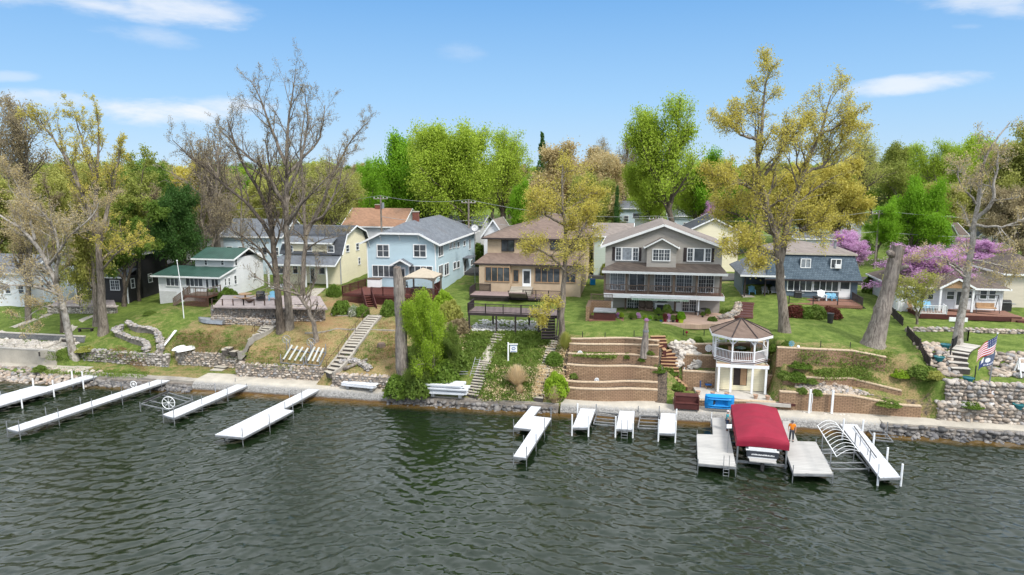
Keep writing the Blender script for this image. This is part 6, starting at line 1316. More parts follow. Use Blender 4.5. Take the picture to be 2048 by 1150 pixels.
for (px,py,rx,rz_,lf,kd,lab,nm) in [(684,627,1.2,1.5,'green','round','round green bush at the near corner of the red brown deck','shrub'),(708,630,.75,1.1,'blossom','round','white flowering bush beside the deck stairs','shrub'),(726,631,.8,1.2,'green','round','green bush between the white blossom and the deck stairs','shrub'),(779,630,1.0,1.7,'green','round','dark green bush on the far side of the deck stairs','shrub'),(826,632,1.0,1.5,'blossom','round','low bush with white flowers behind the cut grey trunk','shrub'),(800,790,1.5,2.0,'green','round','dark green thicket at the end of the concrete seawall','shrub'),(838,788,1.5,2.5,'weed','round','leafy green thicket at the foot of the yellow green shrub','shrub'),(880,765,1.8,2.4,'green','round','spreading green thicket behind the stacked dock panels','shrub'),(905,735,1.7,1.9,'weed','round','loose green shrub uphill of the stacked dock panels','shrub'),(842,735,1.7,2.6,'green','round','green thicket on the slope behind the cut trunk','shrub'),(900,640,1.4,2.2,'yolive','round','straggly yellow shrub between the blue house deck and dark deck','shrub'),(888,622,1.3,2.4,'spring','round','bright yellow bush at the corner of the blue house deck','shrub'),(918,662,1.3,1.3,'bud','round','brown twiggy shrub beside the dark deck posts','shrub'),(1034,772,1.45,2.1,'straw','grass','big clump of straw coloured ornamental grass between the worn steps','ornamental_grass'),(1108,805,.9,1.7,'straw','grass','clump of pale grass at the seawall beside the terraces','ornamental_grass'),(1040,788,.6,1.0,'straw','grass','small tan grass tuft below the big ornamental clump','ornamental_grass'),(1112,788,1.2,2.0,'spring','round','bright yellow green bush beside the terraced block walls','shrub'),(1108,728,.9,1.2,'green','round','green bush halfway up the narrow steps','shrub'),(1130,700,.9,1.9,'yolive','grass','arching grassy shrub by the foot of the gold leaved tree','shrub'),(1340,748,1.0,.8,'green','cover','green creeping plants beside the middle of the terrace stairs','ground_plant'),(1356,776,.9,.6,'green','cover','green creeping plants at the lower end of the terrace stairs','ground_plant'),(1316,742,.9,.8,'green','cover','blue green plants spilling over the tall middle wall','ground_plant'),(1254,716,.4,.5,'weed','round','small bush to one side of the grey stump bed','shrub'),(1284,722,.4,.45,'green','round','small bush directly below the grey stump','shrub'),(1302,708,.45,.4,'weed','round','low plant between the grey stump and the terrace stairs','shrub'),(1396,685,.5,.6,'green','round','small round bush above the pale rock slide','shrub'),(1193,712,.5,.35,'weed','cover','weedy tuft behind the first garden medallion','ground_plant'),(1148,755,.5,.5,'weed','round','small green bush at the foot of the tallest terrace wall','shrub'),(1548,700,.8,.7,'green','cover','green perennials behind the gazebo railing','ground_plant'),(1575,690,.7,.6,'weed','cover','leafy perennials on the middle bank near the teal pinwheel','ground_plant'),(1600,732,1.3,.6,'green','cover','mat of green plants on the bank above the rock bed','ground_plant'),(1570,757,.7,.7,'weed','round','green shrub at the corner of the gazebo patio wall','shrub'),(1592,760,.9,.8,'green','round','dark green shrub above the grey rock bed','shrub'),(1620,765,.7,.5,'weed','round','low shrub at the top edge of the rock bed','shrub'),(1604,786,.5,.5,'weed','round','green clump growing in the rocks by the first mooring post','shrub'),(1634,790,.5,.5,'weed','round','green clump growing in the rocks between the mooring posts','shrub'),(1800,752,1.0,.7,'spring','cover','yellow flowering plants on the upper block wall','ground_plant'),(1845,752,1.3,.9,'weed','round','leafy green shrub at the bottom of the dark picket fence','shrub'),(1868,755,.8,.6,'yolive','round','low olive shrub beside the flagstone landing','shrub'),(1775,808,1.4,.5,'weed','cover','grassy weeds on the stepped end of the lowest block wall','ground_plant'),(1942,812,1.2,.5,'green','cover','green creeping plant at the foot of the flagpole','ground_plant'),(1480,663,.7,.6,'weed','round','pale green plant beside the patio of the taupe house','shrub'),(1424,650,.7,.9,'green','round','green potted style bush at the end of the patio','shrub'),(1590,632,1.2,1.2,'copper','round','dark copper leaved bush against the lattice deck','shrub'),(1612,634,1.0,1.1,'green','round','dark green bush beside the copper bush under the lattice deck','shrub'),(1632,634,1.1,1.3,'weed','round','light green bush in front of the lattice deck','shrub'),(1660,634,1.2,1.1,'copper','round','reddish bush below the middle of the lattice deck','shrub'),(1740,585,1.0,2.2,'green','round','small dark leaved tree like bush beyond the deck steps','shrub'),(436,600,1.6,2.2,'weed','round','bright green bush at the end of the brown board fence','shrub'),(458,604,1.3,1.8,'green','round','green bush by the side of the white cottage','shrub'),(668,592,1.0,1.5,'green','round','green bush at the foot of the porch downspout','shrub'),(960,530,1.8,3.4,'green','round','clipped green hedge bush between the blue and tan houses','shrub'),(300,628,1.0,.6,'weed','cover','weeds along the lawn edge of the winding wall','ground_plant'),(170,700,1.4,.5,'yolive','cover','pale weedy patch behind the low curving wall','ground_plant'),(80,742,.7,.6,'weed','round','green tuft sprouting from the riprap','shrub'),(1450,628,1.0,.8,'weed','cover','planting along the stone border by the curved brown steps','ground_plant'),(1215,555,1.2,2.6,'olive','round','yellow green bush in the gap beside the taupe house','shrub')]:
 rx*=.8 if nm=='ground_plant' else 1;shrub(lab,px,py,rx,rz_,lf,kd,int(px)%2,nm,'shrub' if nm=='shrub' else 'plant',gb if nm=='shrub' else None)
for (px,py,top,hw,kd,lf,lab) in ((862,780,584,50,'willow','spring','tall feathery yellow green shrubby tree beside the bare cut trunk'),(900,752,648,28,'round','weed','lower yellow green sapling behind the feathery shrubby tree'),(828,788,690,42,'mass','weed','dense leafy green thicket wrapped round the foot of the cut trunk')):
 g=G(px,py);tree_at(lab,px,g.y,top,hw,kd,lf,1,'shrubby_tree',base=g.z)
def weeds(label,polys,n,size,leafk,seed,hgt=.25,name='weeds'):
 r=random.Random(seed);rng=np.random.default_rng(seed);C=[]
 for poly in polys:
  xs=[p[0] for p in poly];ys=[p[1] for p in poly];k=0;cl=[]
  while k<n:
   x=r.uniform(min(xs),max(xs));y=r.uniform(min(ys),max(ys));ins=False
   for i in range(len(poly)):
    (x1,y1),(x2,y2)=poly[i],poly[i-1]
    if (y1>y)!=(y2>y) and x<(x2-x1)*(y-y1)/(y2-y1)+x1:ins=not ins
   if ins:k+=1;g=G(x,y);C.append((g.x,g.y,g.z,r.uniform(.4,1.3)))
 C=np.array(C);m_=26;s_=C[:,3][:,None,None];c=C[:,None,:3]+rng.normal(0,1,(len(C),m_,3))*np.array([.3,.3,0])*s_;c[...,2]+=rng.random((len(C),m_))*hgt*s_[...,0]
 c=c.reshape(-1,3);a=_norm(rng.normal(size=c.shape)*np.array([.6,.6,1]));b=_norm(np.cross(a,rng.normal(size=c.shape)));q=size*rng.uniform(.6,1.4,(len(c),1))
 o=quads(name,np.stack([c-a*q,c+b*q*.5,c+a*q,c-b*q*.5],1),M['leaf_'+leafk]);return tag(o,label,'weeds',kind='stuff')
weeds('lush green weeds covering the slope below the dark deck',[[(910,665),(985,665),(960,720),(905,760)],[(1000,665),(1105,665),(1095,690),(990,700)],[(980,700),(1085,700),(1070,800),(955,800)],[(820,700),(900,690),(900,760),(820,770)]],420,.10,'weed',41)
weeds('dry straw and leaf litter clumps on the unkempt slope',[[(905,640),(930,640),(925,700),(900,700)],[(985,730),(1080,730),(1060,800),(960,800)],[(1095,690),(1140,690),(1128,800),(1085,800)],[(1080,730),(1092,730),(1086,790),(1070,790)]],150,.09,'straw',42,.18,'dry_grass')
weeds('fallen dry leaves scattered over the yellow slopes',[[(310,680),(420,645),(520,655),(470,700),(330,710)],[(590,640),(740,640),(690,740),(440,745)],[(300,720),(240,690),(215,700),(290,745)],[(760,640),(820,640),(800,700),(740,730)]],240,.05,'dryleaf',43,.05,'fallen_leaves')
weeds('tufts of grass along the terrace edges and lawns',[[(1600,700),(1790,705),(1780,740),(1600,725)],[(1620,740),(1720,735),(1760,760),(1640,758)],[(1150,705),(1230,708),(1225,716),(1150,712)],[(100,700),(300,700),(300,720),(100,720)],[(80,735),(290,745),(290,755),(80,745)],[(1440,690),(1545,695),(1545,708),(1440,705)]],200,.08,'weed',44,.14,'grass_tufts')
# ------------------------------------------------------------ two storey gazebo
zp_=SECT[7][1][1][1][2]+.05
c0=Vector(atz(1482,786,zp_+.05));f=Frame(c0,TH);cy_=2.35
t_=thing('gazebo','white octagonal two storey gazebo with a brown shingled roof on the paved terrace','gazebo',tuple(c0),TH)
zf_=f.hit(1484,723,'y',0).z;ze=f.hit(1484,675,'y',-.2).z;za=f.hit(1482,636,'y',cy_).z;R8=cy_/math.cos(math.pi/8)
def oct_(r,z):return [(r*math.cos(math.pi/8+k*math.pi/4),cy_+r*math.sin(math.pi/8+k*math.pi/4),z) for k in range(8)]
MB().slab(oct_(R8+.1,zf_),.22).build('upper_floor',M['white'],t_);MB().slab(oct_(R8+.05,zf_+.012),.02).build('floor_boards',M['deck_brown'],t_);MB().slab(oct_(R8+.16,zf_-.05),.06).build('floor_trim',M['wood_redp'],t_)
E8=oct_(R8+.42,ze)
ro=MB();[ro.slab([E8[k],E8[(k+1)%8],(0,cy_,za)],.08) for k in range(8)];ro=ro.build('roof',MR['brown'],t_)
rb=MB();[rb.beam((E8[k][0],E8[k][1],ze+.03),(0,cy_,za+.03),.09,.06) for k in range(8)];rb.build('roof_ridges',M['wood_dark'],ro)
fa=MB();[fa.beam((E8[k][0],E8[k][1],ze-.14),(E8[(k+1)%8][0],E8[(k+1)%8][1],ze-.14),.06,.22) for k in range(8)];fa.build('fascia',M['white'],ro)
ps=oct_(R8,0)
for k in range(8):
 x,y,_=ps[k];MB().box(x-.07,x+.07,y-.07,y+.07,zf_,ze-.1).build('post',M['white'],t_)
 for s_ in (-1,1):
  q=ps[(k+s_)%8];d=(Vector((q[0],q[1],0))-Vector((x,y,0))).normalized();MB().prism([(0,0),(.5,0),(.32,-.12),(.12,-.34),(0,-.55)],-.02,.02,'y').v
  MB().beam((x,y,ze-.75),tuple(Vector((x,y,ze-.28))+d*.5),.04,.12).build('bracket',m_plain('pale_blue_trim',(.42,.55,.66)) if k==s_==0 else M['white'],t_)
 if k!=1:railing(t_,[(ps[k][0],ps[k][1],zf_),(ps[(k+1)%8][0],ps[(k+1)%8][1],zf_)],.9,.16,'white',post=9)
hw=2.3
for x in (f.hit(1436,779).x,f.hit(1460.5,781).x,f.hit(1503,784).x,f.hit(1530,785).x):MB().box(x-.09,x+.09,-.05,.13,0,zf_-.45).build('lower_post',M['white'],t_)
MB().box(-hw-.05,hw+.05,-.06,.14,zf_-.62,zf_-.3).build('header_beam',M['white'],t_);MB().box(-hw,hw,-.02,.1,zf_-.3,zf_-.22).build('header_trim',M['wood_tan'],t_)
bw=MB().box(-hw,-.65,.85,.93,0,zf_-.3).box(.6,hw,.85,.93,0,zf_-.3).box(-.65,.6,.85,.93,2.25,zf_-.3).box(-.65,.6,.85,.93,0,.45);bw.build('rear_wall',MS['cream'],t_)
MB().box(-.65,.6,.94,.98,.45,2.25).build('room_shade_panel',M['wood_dark'],t_);MB().box(.0,.55,.89,.935,.5,2.2).build('plywood_door',M['wood_tan'],t_)  # dark sheet painted as the shade inside the room, seen through the opening
for s_ in (-1,1):MB().box(*sorted((s_*hw,s_*(hw-.1))),.3,.95,0,zf_-.25).build('side_wall',MS['taupe'],t_)
gz=f.world((0,cy_,zf_+.02));t2=thing('round_table','round glass topped table standing in the upper storey of the gazebo','table',tuple(gz));MB().tube([(0,0,.68),(0,0,.72)],.6,18).build('table_top',M['teal'] if 0 else M['glass'],t2);MB().tube([(0,0,0),(0,0,.68)],.05,8).build('pedestal',M['black'],t2)
def chair_simple(label,loc,rz,mat='wood_tan',group=None,name='chair'):
 t_=thing(name,label,'chair',tuple(loc),rz,group);MB().box(-.24,.24,-.24,.24,.40,.46).build('seat',M[mat],t_);mb=MB();[mb.box(-.22+k*.11-.04,-.22+k*.11+.04,.22,.26,.46,.95) for k in range(5)];mb.build('backrest',M[mat],t_)
 for x in (-.2,.2):
  for y in (-.2,.2):MB().box(x-.025,x+.025,y-.025,y+.025,0,.4).build('leg',M[mat],t_)
 return t_
for k,(a,l) in enumerate(((3.6,'tan chair nearest the lake end of the gazebo table'),(5.6,'tan chair on the dock side of the gazebo table'),(1.6,'tan chair behind the gazebo table'))):chair_simple(l,gz+Vector((math.cos(a)*.95,math.sin(a)*.95,0)),a-math.pi/2,'wood_tan','chairs round the gazebo table')
zz=zp_+.01;poly=[atz(*p,zz) for p in ((1386,773),(1400,797),(1582,809),(1583,783),(1560,776),(1440,765))]
struct(MB().slab([tuple(p) for p in poly],.3).build('patio',M['slate_walk']))
a,b=Vector(atz(1466,797,zz)),Vector(atz(1590,808,zz));tag(MB().beam(a+Vector((0,-.1,-.08)),b+Vector((0,-.1,-.08)),.12,.22).build('timber_edging',M['wood_redp']),'red brown timber edging along the lake side of the gazebo patio','garden edging')
# ------------------------------------------------------------ small things near the gazebo
POTM=m_plain('terracotta',(.42,.28,.20),(.34,.22,.15),4.)
def pot(label,loc,r=.2,h=.32,mat=None,plant=None,pr=.25,ph=.35,group=None,name='flower_pot',var=0):
 t_=thing(name,label,'flower pot',tuple(loc),0,group);MB().lathe([(r*.7,0),(r*.95,h*.85),(r*1.1,h*.87),(r*1.1,h),(r*.95,h),(r*.9,h*.9),(.01,h*.88)],14).build('pot',mat or POTM,t_)
 if plant:o=put('plant',shrub_mesh(plant,'round',var),t_);o.location=(0,0,h*.85);o.scale=(pr,pr,ph)
 return t_
for (px,py,l) in ((1396,792,'terracotta pot at the end of the patio by the timber bench'),(1425,794,'terracotta pot behind the blue pedal boat'),(1453,796,'terracotta pot between the blue pedal boat and the gazebo posts'),(1511,800,'terracotta pot in front of the gazebo beside its third post'),(1535,802,'middle terracotta pot on the patio beyond the red boat cover'),(1556,804,'terracotta pot nearest the curved end of the patio wall')):
 pot(l,atz(px,py-3,zz),.21,.36,None,None,group='terracotta pots on the patio edge')
def adirondack(label,loc,rz,mat,group=None,s=1.,name='adirondack_chair'):
 t_=thing(name,label,'chair',tuple(loc),rz,group);t_.scale=(s,s,s);mb=MB();[mb.beam((-.26+k*.13,-.25,.36),(-.26+k*.13,.28,.26),.11,.025) for k in range(5)];mb.build('seat',M[mat],t_)
 mb=MB();[mb.beam((-.26+k*.13,.26,.26),(-.29+k*.145,.62,1.0-.05*abs(k-2)),.11,.025,(0,1,0)) for k in range(5)];mb.build('backrest',M[mat],t_)
 for x in (-.36,.36):MB().beam((x,-.32,.56),(x,.42,.54),.12,.03).build('armrest',M[mat],t_);MB().beam((x*.95,-.28,0),(x*.95,-.28,.56),.09,.04).build('leg',M[mat],t_);MB().beam((x*.95,-.28,.33),(x*.95,.5,.02),.04,.12).build('leg',M[mat],t_)
 return t_
M['bluechair']=m_plain('blue_fabric',(.03,.12,.34),(.02,.08,.25),3.,.7);M['skyblue']=m_plain('sky_blue_plastic',(.18,.45,.62),(.14,.36,.52),3.,.5)
adirondack('blue reclining rocker on orange wooden runners beside the gazebo',atz(1404,772,zz),.5+TH,'bluechair',s=1.15,name='rocking_chair')
o=MB().box(-.28,.28,-.22,.22,.32,.42).build('footstool',M['bluechair']);o.location=atz(1416,776,zz);tag(o,'blue cushioned footstool in front of the blue rocker','footstool');MB().beam((-.24,-.3,.05),(-.24,.3,.05),.05,.3).beam((.24,-.3,.05),(.24,.3,.05),.05,.3).build('runners',M['wood_tan'],o)
g=G(1368,753);st_=MB().lathe([(.16,0),(.17,.12),(.12,.2),(.14,.45),(.09,.62),(.10,.72),(.05,.86),(.01,.9)],12).build('garden_statue',M['white'],None,True);st_.location=g+Vector((0,0,.2));tag(st_,'little white garden statue beside the terrace stairs','statue')
def bench_box(label,a,b,z0,z1):
 A,B=Vector(atz(*a,z0)),Vector(atz(*b,z0));f=Frame(A,TH);L=(B-A).length;t_=thing('timber_bench',label,'bench',tuple(A),TH);h=z1-z0
 MB().box(0,L,0,.9,h*.55,h).box(-.04,L+.04,-.05,.92,h,h+.05).build('upper_seat',M['wood_redp'],t_);MB().box(0,L,-.45,.02,.05,h*.5).box(-.04,L+.04,-.5,.02,h*.5,h*.5+.05).build('lower_seat',M['wood_redp'],t_);MB().box(-.08,0,-.5,.9,0,h).box(L,L+.08,-.5,.9,0,h).build('end_panel',M['wood_redp'],t_)
M['wood_redp2']=M['wood_redp'];bench_box('red brown two tier timber bench built on the seawall ledge',(1350,815),(1395,817),1.0,2.1)
A=Vector(atz(1409,821,1.0));t_=thing('pedal_boat','bright blue plastic pedal boat tipped on its side against the patio wall','boat',tuple(A),TH)
L=2.55;hh=1.45;mb=MB();nx=30;ny=24;vs=[]
def se(a,p,q):return math.copysign(abs(a)**p,a)*q
for j in range(ny+1):
 r_=j/ny
 for i in range(nx*2):
  a=math.pi*i/nx;x,z=se(math.cos(a),.28,L/2*r_),se(math.sin(a),.32,hh/2*r_);y=.30-.42*(1-r_**7)
  well=-.45<x/(L/2)<.5 and abs(z/(hh/2))<.34;y+=.2 if well else .045*math.cos(z/hh*44) if abs(z/(hh/2))>.4 and r_<.95 else 0
  vs.append((L/2+x,y-z*.12,hh/2+.08+z))
n2x=nx*2;mb.add(vs,[(j*n2x+i,j*n2x+(i+1)%n2x,(j+1)*n2x+(i+1)%n2x,(j+1)*n2x+i) for j in range(ny) for i in range(n2x)]);o=mb.build('hull',M['blueplastic'],t_,True)
MB().box(.05,L-.05,.28,.34,.12,hh).build('hull_back',M['blueplastic'],t_)
MB().box(L*.22,L*.34,-.06,.06,hh*.45,hh*.66).build('pedals',M['black'],t_)
for (px,py,top,l) in ((1618,826,779,'white wooden mooring post with a rope, on the gazebo side'),(1663,827,780,'white wooden mooring post standing nearer the flagpole')):
 g=Vector(atz(px,py,1.0));h=ztop(top,g.x,g.y)-1.;o=MB().box(-.085,.085,-.085,.085,0,h).build('mooring_post',M['white']);o.location=g;o.rotation_euler=(0,0,TH);tag(o,l,'post','mooring posts')
 if px==1618:MB().tube([(.13,-.1,h*.85),(.18,-.12,h*.6),(.12,-.12,h*.35),(.16,-.1,.1)],.03,6).build('rope',M['white'],o)
def disc(label,px,py,r,mat,pole=None,name='garden_medallion',cat='garden ornament',blades=0,dy=0.):
 g=G(px,py+(pole or 6));z=ztop(py,g.x,g.y);t_=thing(name,label,cat,tuple(g));dz=z-g.z
 if blades:
  mb=MB()
  for k in range(blades):a=2*math.pi*k/blades;mb.add([(0,-.03,dz),(r*math.cos(a-.16),-.03,dz+r*math.sin(a-.16)),(r*1.05*math.cos(a),-.08,dz+r*1.05*math.sin(a)),(r*math.cos(a+.16),-.03,dz+r*math.sin(a+.16))],[(0,1,2,3)])
  mb.build('blades',M[mat],t_);MB().tube([(r*.98*math.cos(k*.4),0,dz+r*.98*math.sin(k*.4)) for k in range(16)],.015,4,True).build('rim',M[mat],t_)
 else:MB().tube([(0,-.02,dz),(0,.03,dz)],r,20).build('disc',M[mat],t_);MB().tube([(r*.6*math.cos(k*.52),-.04,dz+r*.6*math.sin(k*.52)) for k in range(12)],.02,5,True).build('relief_ring',M['galv'],t_)
 MB().tube([(0,.04,-.1),(0,.04,dz)],.018,5).build('stake',M['black'],t_);return t_
disc('round white garden medallion on the upper terrace beds',1160,706,.24,'white',3);disc('round white garden medallion on the lower terrace bed',1193.5,760,.22,'white',3)
disc('large white bladed wind spinner beside the gazebo',1416,696,.34,'white',26,'wind_spinner',blades=14);disc('teal pinwheel on the bank above the gazebo terrace',1582.5,687,.25,'skyblue',9,'pinwheel',blades=8)
g=G(1289,711);zt_=ztop(645,g.x,g.y)-g.z;rg_=np.random.default_rng(4);t_=thing('tree_stump','tall weathered grey stump tapering to a flat top in the terrace bed','tree stump',tuple(g))
mb=MB().tube([(0,0,-.2),(0,0,.3),(.02,0,zt_*.4),(.05,0,zt_*.75),(.08,0,zt_)],[.46,.42,.33,.25,.19],16);mb.v=[(x*(1+.06*math.sin(7*math.atan2(y,x))),y*(1+.06*math.sin(7*math.atan2(y,x))),z) for x,y,z in mb.v];mb.build('trunk',M['bark_grey'],t_,False);MB().tube([(.05,0,zt_*.72),(.05,0,zt_*.78)],.29,12).build('band',M['galv'],t_)
pot('pink potted flowers on top of the grey stump',tuple(g+Vector((.08,0,zt_))),.16,.2,None,'redbud',.22,.25,name='flower_pot')
MB()
for (px,py,c_,l) in ((1373,673,'cover','small red garden ornament on a stake by the lawn edge'),(1438,690,'white','white garden lantern behind the gazebo railing'),(1596,703,'white','little white owl ornament on the middle block wall')):
 g=G(px,py);o=MB().ball((0,0,.45),.14,10,7).tube([(0,0,-.1),(0,0,.4)],.02,5).build('garden_ornament',M[c_],None,True);o.location=g;tag(o,l,'garden ornament')
for i,(px,py) in enumerate(((1165,678),(1210,680),(1268,676),(1367,674),(1408,674),(1455,682),(1641,697),(1700,700),(1759,698))):
 g=G(px,py-3);o=MB().tube([(0,0,-.1),(0,0,.62)],.04,6).build('fence_stake',M['black']);o.location=g;tag(o,'short dark stake of the low wire fence along the lawn edge','stake','stakes along the lawn edge')
 # ------------------------------------------------------------ covered boat on its lift
zeav=2.0;BL,BR,FL,FR=[Vector(atz(*p,zeav)) for p in ((1463,815),(1552,818),(1475,884),(1577,886))]
ctr=(BL+BR+FL+FR)/4;ax=((BL+BR)/2-(FL+FR)/2);Lc=ax.length;rz=math.atan2(ax.y,ax.x)-math.pi/2;Wc=((FR-FL).length+(BR-BL).length)/2
f=Frame(Vector((ctr.x,ctr.y,0)),rz);t_=thing('boat_lift','boat lift with a dark red fabric canopy between the two grey docks','boat lift',(ctr.x,ctr.y,0),rz)
n1_,n2_=26,18;vs=[];rr_=np.random.default_rng(2)
for i in range(n1_+1):
 for j in range(n2_+1):
  u=j/n2_*2-1;w=i/n1_;taper=1-.0*w;end=min(w,1-w)*n1_;arch=.72*math.cos(u*1.35)-.72*math.cos(1.35);z=zeav+.15+arch*min(1,.45+end*.22);z+=.03*math.cos(w*n1_/2.6*3.14)*(1-u*u)-.0
  vs.append((u*Wc/2,-Lc/2+w*Lc,z))
fs=[(i*(n2_+1)+j,(i+1)*(n2_+1)+j,(i+1)*(n2_+1)+j+1,i*(n2_+1)+j+1) for i in range(n1_) for j in range(n2_)]
cv=MB().add(vs,fs);
def curtain(p,q,zt0,drop,n=26):
 vv=[]
 for k in range(n+1):
  a=Vector(p).lerp(Vector(q),k/n);nrm=Vector((q[1]-p[1],p[0]-q[0],0)).normalized()*.05*math.sin(k*1.9)*.6;vv+=[(a.x,a.y,zt0),(a.x+nrm.x*.5,a.y+nrm.y*.5,zt0-drop*.5),(a.x+nrm.x,a.y+nrm.y,zt0-drop-.03*math.sin(k*.9))]
 return vv,[(k*3+j,k*3+3+j,k*3+4+j,k*3+1+j) for k in range(n) for j in (0,1)]
zt0=zeav+.15
cv.add(*curtain((-Wc/2,Lc/2,0),(-Wc/2,-Lc/2,0),zt0,.75));cv.add(*curtain((Wc/2,-Lc/2,0),(Wc/2,Lc/2,0),zt0,.7));cv.add(*curtain((Wc/2,Lc/2,0),(-Wc/2,Lc/2,0),zt0,.6))
ev_=[(u_/10*Wc/2,-Lc/2,0) for u_ in range(-10,11)];zt_f=lambda u:zt0+(.72*math.cos(u*1.35)-.72*math.cos(1.35))*.45
vv=[];
for k in range(21):u=k/10-1;vv+=[(u*Wc/2*.99,-Lc/2+.12,zt_f(u)+.03*(1-u*u)+.0),(u*Wc/2,-Lc/2-.02,zt_f(u)+.015*(1-u*u)),(u*Wc/2,-Lc/2-.06-.02*math.sin(k*2),zt0-.25),(u*Wc/2,-Lc/2-.03,zt0-.62+.10*math.cos(u*1.5))]
cv.add(vv,[(k*4+j,k*4+4+j,k*4+5+j,k*4+1+j) for k in range(20) for j in (0,1,2)])
o=cv.build('canopy',M['cover'],t_,True)
mb=MB();[mb.tube([(u/6*Wc/2*.99,y_,zt0-.1+(.72*math.cos(u/6*1.35)-.72*math.cos(1.35))*.6) for u in range(-6,7)],.025,5) for y_ in [(-Lc/2+.5)+k*(Lc-1)/5 for k in range(6)]];mb.build('canopy_bows',M['alu'],t_)
for x in (-Wc/2+.12,Wc/2-.12):
 MB().tube([(x,-Lc/2+.2,zt0-.1),(x,Lc/2-.2,zt0-.1)],.03,6).build('canopy_rail',M['alu'],t_)
 for y_ in (-Lc/2+.3,Lc/2-.6):MB().box(x-.06,x+.06,y_-.06,y_+.06,-1.5,zt0-.1).build('lift_post',M['alu'],t_)
for y_ in (-Lc/2+.25,Lc/2-.65):MB().box(-Wc/2,Wc/2,y_,y_+.15,.12,.28).build('cross_beam',M['alu'],t_)
MB().box(-.95,-.75,-Lc/2+.2,Lc/2-1,.28,.42).box(.75,.95,-Lc/2+.2,Lc/2-1,.28,.42).build('bunks',M['darkplastic'],t_)
sp_=f.hit(1458,905,'z',.9);g=Vector(atz(1455,905,.8));t2=thing('small_sign','small white sign on a metal post beside the red boat canopy','sign',(g.x,g.y,0));zt_=ztop(853,g.x,g.y);MB().tube([(0,0,-1.),(0,0,zt_)],.035,6).build('post',M['alu'],t2);MB().box(-.2,.2,-.07,-.04,zt_-.12,zt_+.2).build('panel',M['white'],t2)
t_=thing('motor_boat','white and charcoal motor boat lifted out of the water under the red canopy','boat',(ctr.x,ctr.y,.42),rz);bl=6.4;y0_=-Lc/2-.15
def station(s):
 w=1.18*(1-max(0,(s-.45)/.55)**2.3);return w*.86,max(w,.03),.0+.5*max(0,s-.6)**1.5,.32+.35*max(0,s-.5),.95+.22*s
vs=[];ns=18
for i in range(ns+1):
 s=i/ns;wc,wg,zk,zc2,zg=station(s);y_=y0_+bl*s;vs+=[(-wg*.82,y_,zg+.02),(-wg,y_,zg),(-wc-.02,y_,zc2+.2),(-wc,y_,zc2),(0,y_,zk),(wc,y_,zc2),(wc+.02,y_,zc2+.2),(wg,y_,zg),(wg*.82,y_,zg+.02)]
fs=[(i*9+j,i*9+j+1,(i+1)*9+j+1,(i+1)*9+j) for i in range(ns) for j in range(8)]+[(0,1,2,3,4,5,6,7,8)]
MB().add(vs,fs).build('hull',M['white'],t_,False)
MB().box(-1.0,1.0,y0_+.1,y0_+bl*.62,.5,.55).build('cockpit_floor',M['deckgrey'],t_)
MB().box(-1.14,1.14,y0_-.03,y0_+.0,.45,.92).build('transom_panel',m_plain('charcoal_gelcoat',(.035,.04,.05),(.05,.055,.065),2.,.3),t_)
mb=MB();xl_=-.78;rk=random.Random(6)
while xl_<.8:wd=rk.uniform(.03,.07);mb.box(xl_,xl_+wd,y0_-.045,y0_-.03,.60,.60+rk.choice((.07,.1)));xl_+=wd+.025
mb.build('transom_lettering',M['white'],t_)
MB().box(-.95,.95,y0_-.62,y0_-.02,.28,.36).build('swim_platform',M['deckgrey'],t_)
MB().box(-1.0,1.0,y0_+.05,y0_+.75,.9,1.14).box(-.95,.95,y0_+.7,y0_+.9,.55,1.2).build('sun_pad',M['white'],t_)
MB().tube([(-.95,y0_+3.6,1.0),(-.8,y0_+4.3,1.5),(0,y0_+4.5,1.6),(.8,y0_+4.3,1.5),(.95,y0_+3.6,1.0)],.03,6).build('windscreen_frame',M['black'],t_)
MB().box(-.12,.12,y0_-.55,y0_-.1,-.35,.2).ball((0,y0_-.4,-.35),(.1,.3,.1),8,6).build('stern_drive',M['black'],t_)
# ------------------------------------------------------------ people
person('person in a teal shirt, jeans and pale cap standing beside the red canopy',1453.5,861,(.05,.33,.38),(.035,.06,.11),(.6,.5,.48),math.radians(75),dict(el=(.22,-.12,1.18),wl=(.16,-.32,1.1),er=(-.24,-.02,1.16),wr=(-.22,-.16,.98)))
person('person in an orange shirt and cap standing on the dock beyond the red canopy',1582.5,882.5,(.75,.22,.015),(.05,.055,.07),(.1,.1,.11),math.radians(-20),dict(el=(.27,.03,1.17),wl=(.27,-.06,.93),er=(-.27,.03,1.17),wr=(-.26,-.08,.94)))
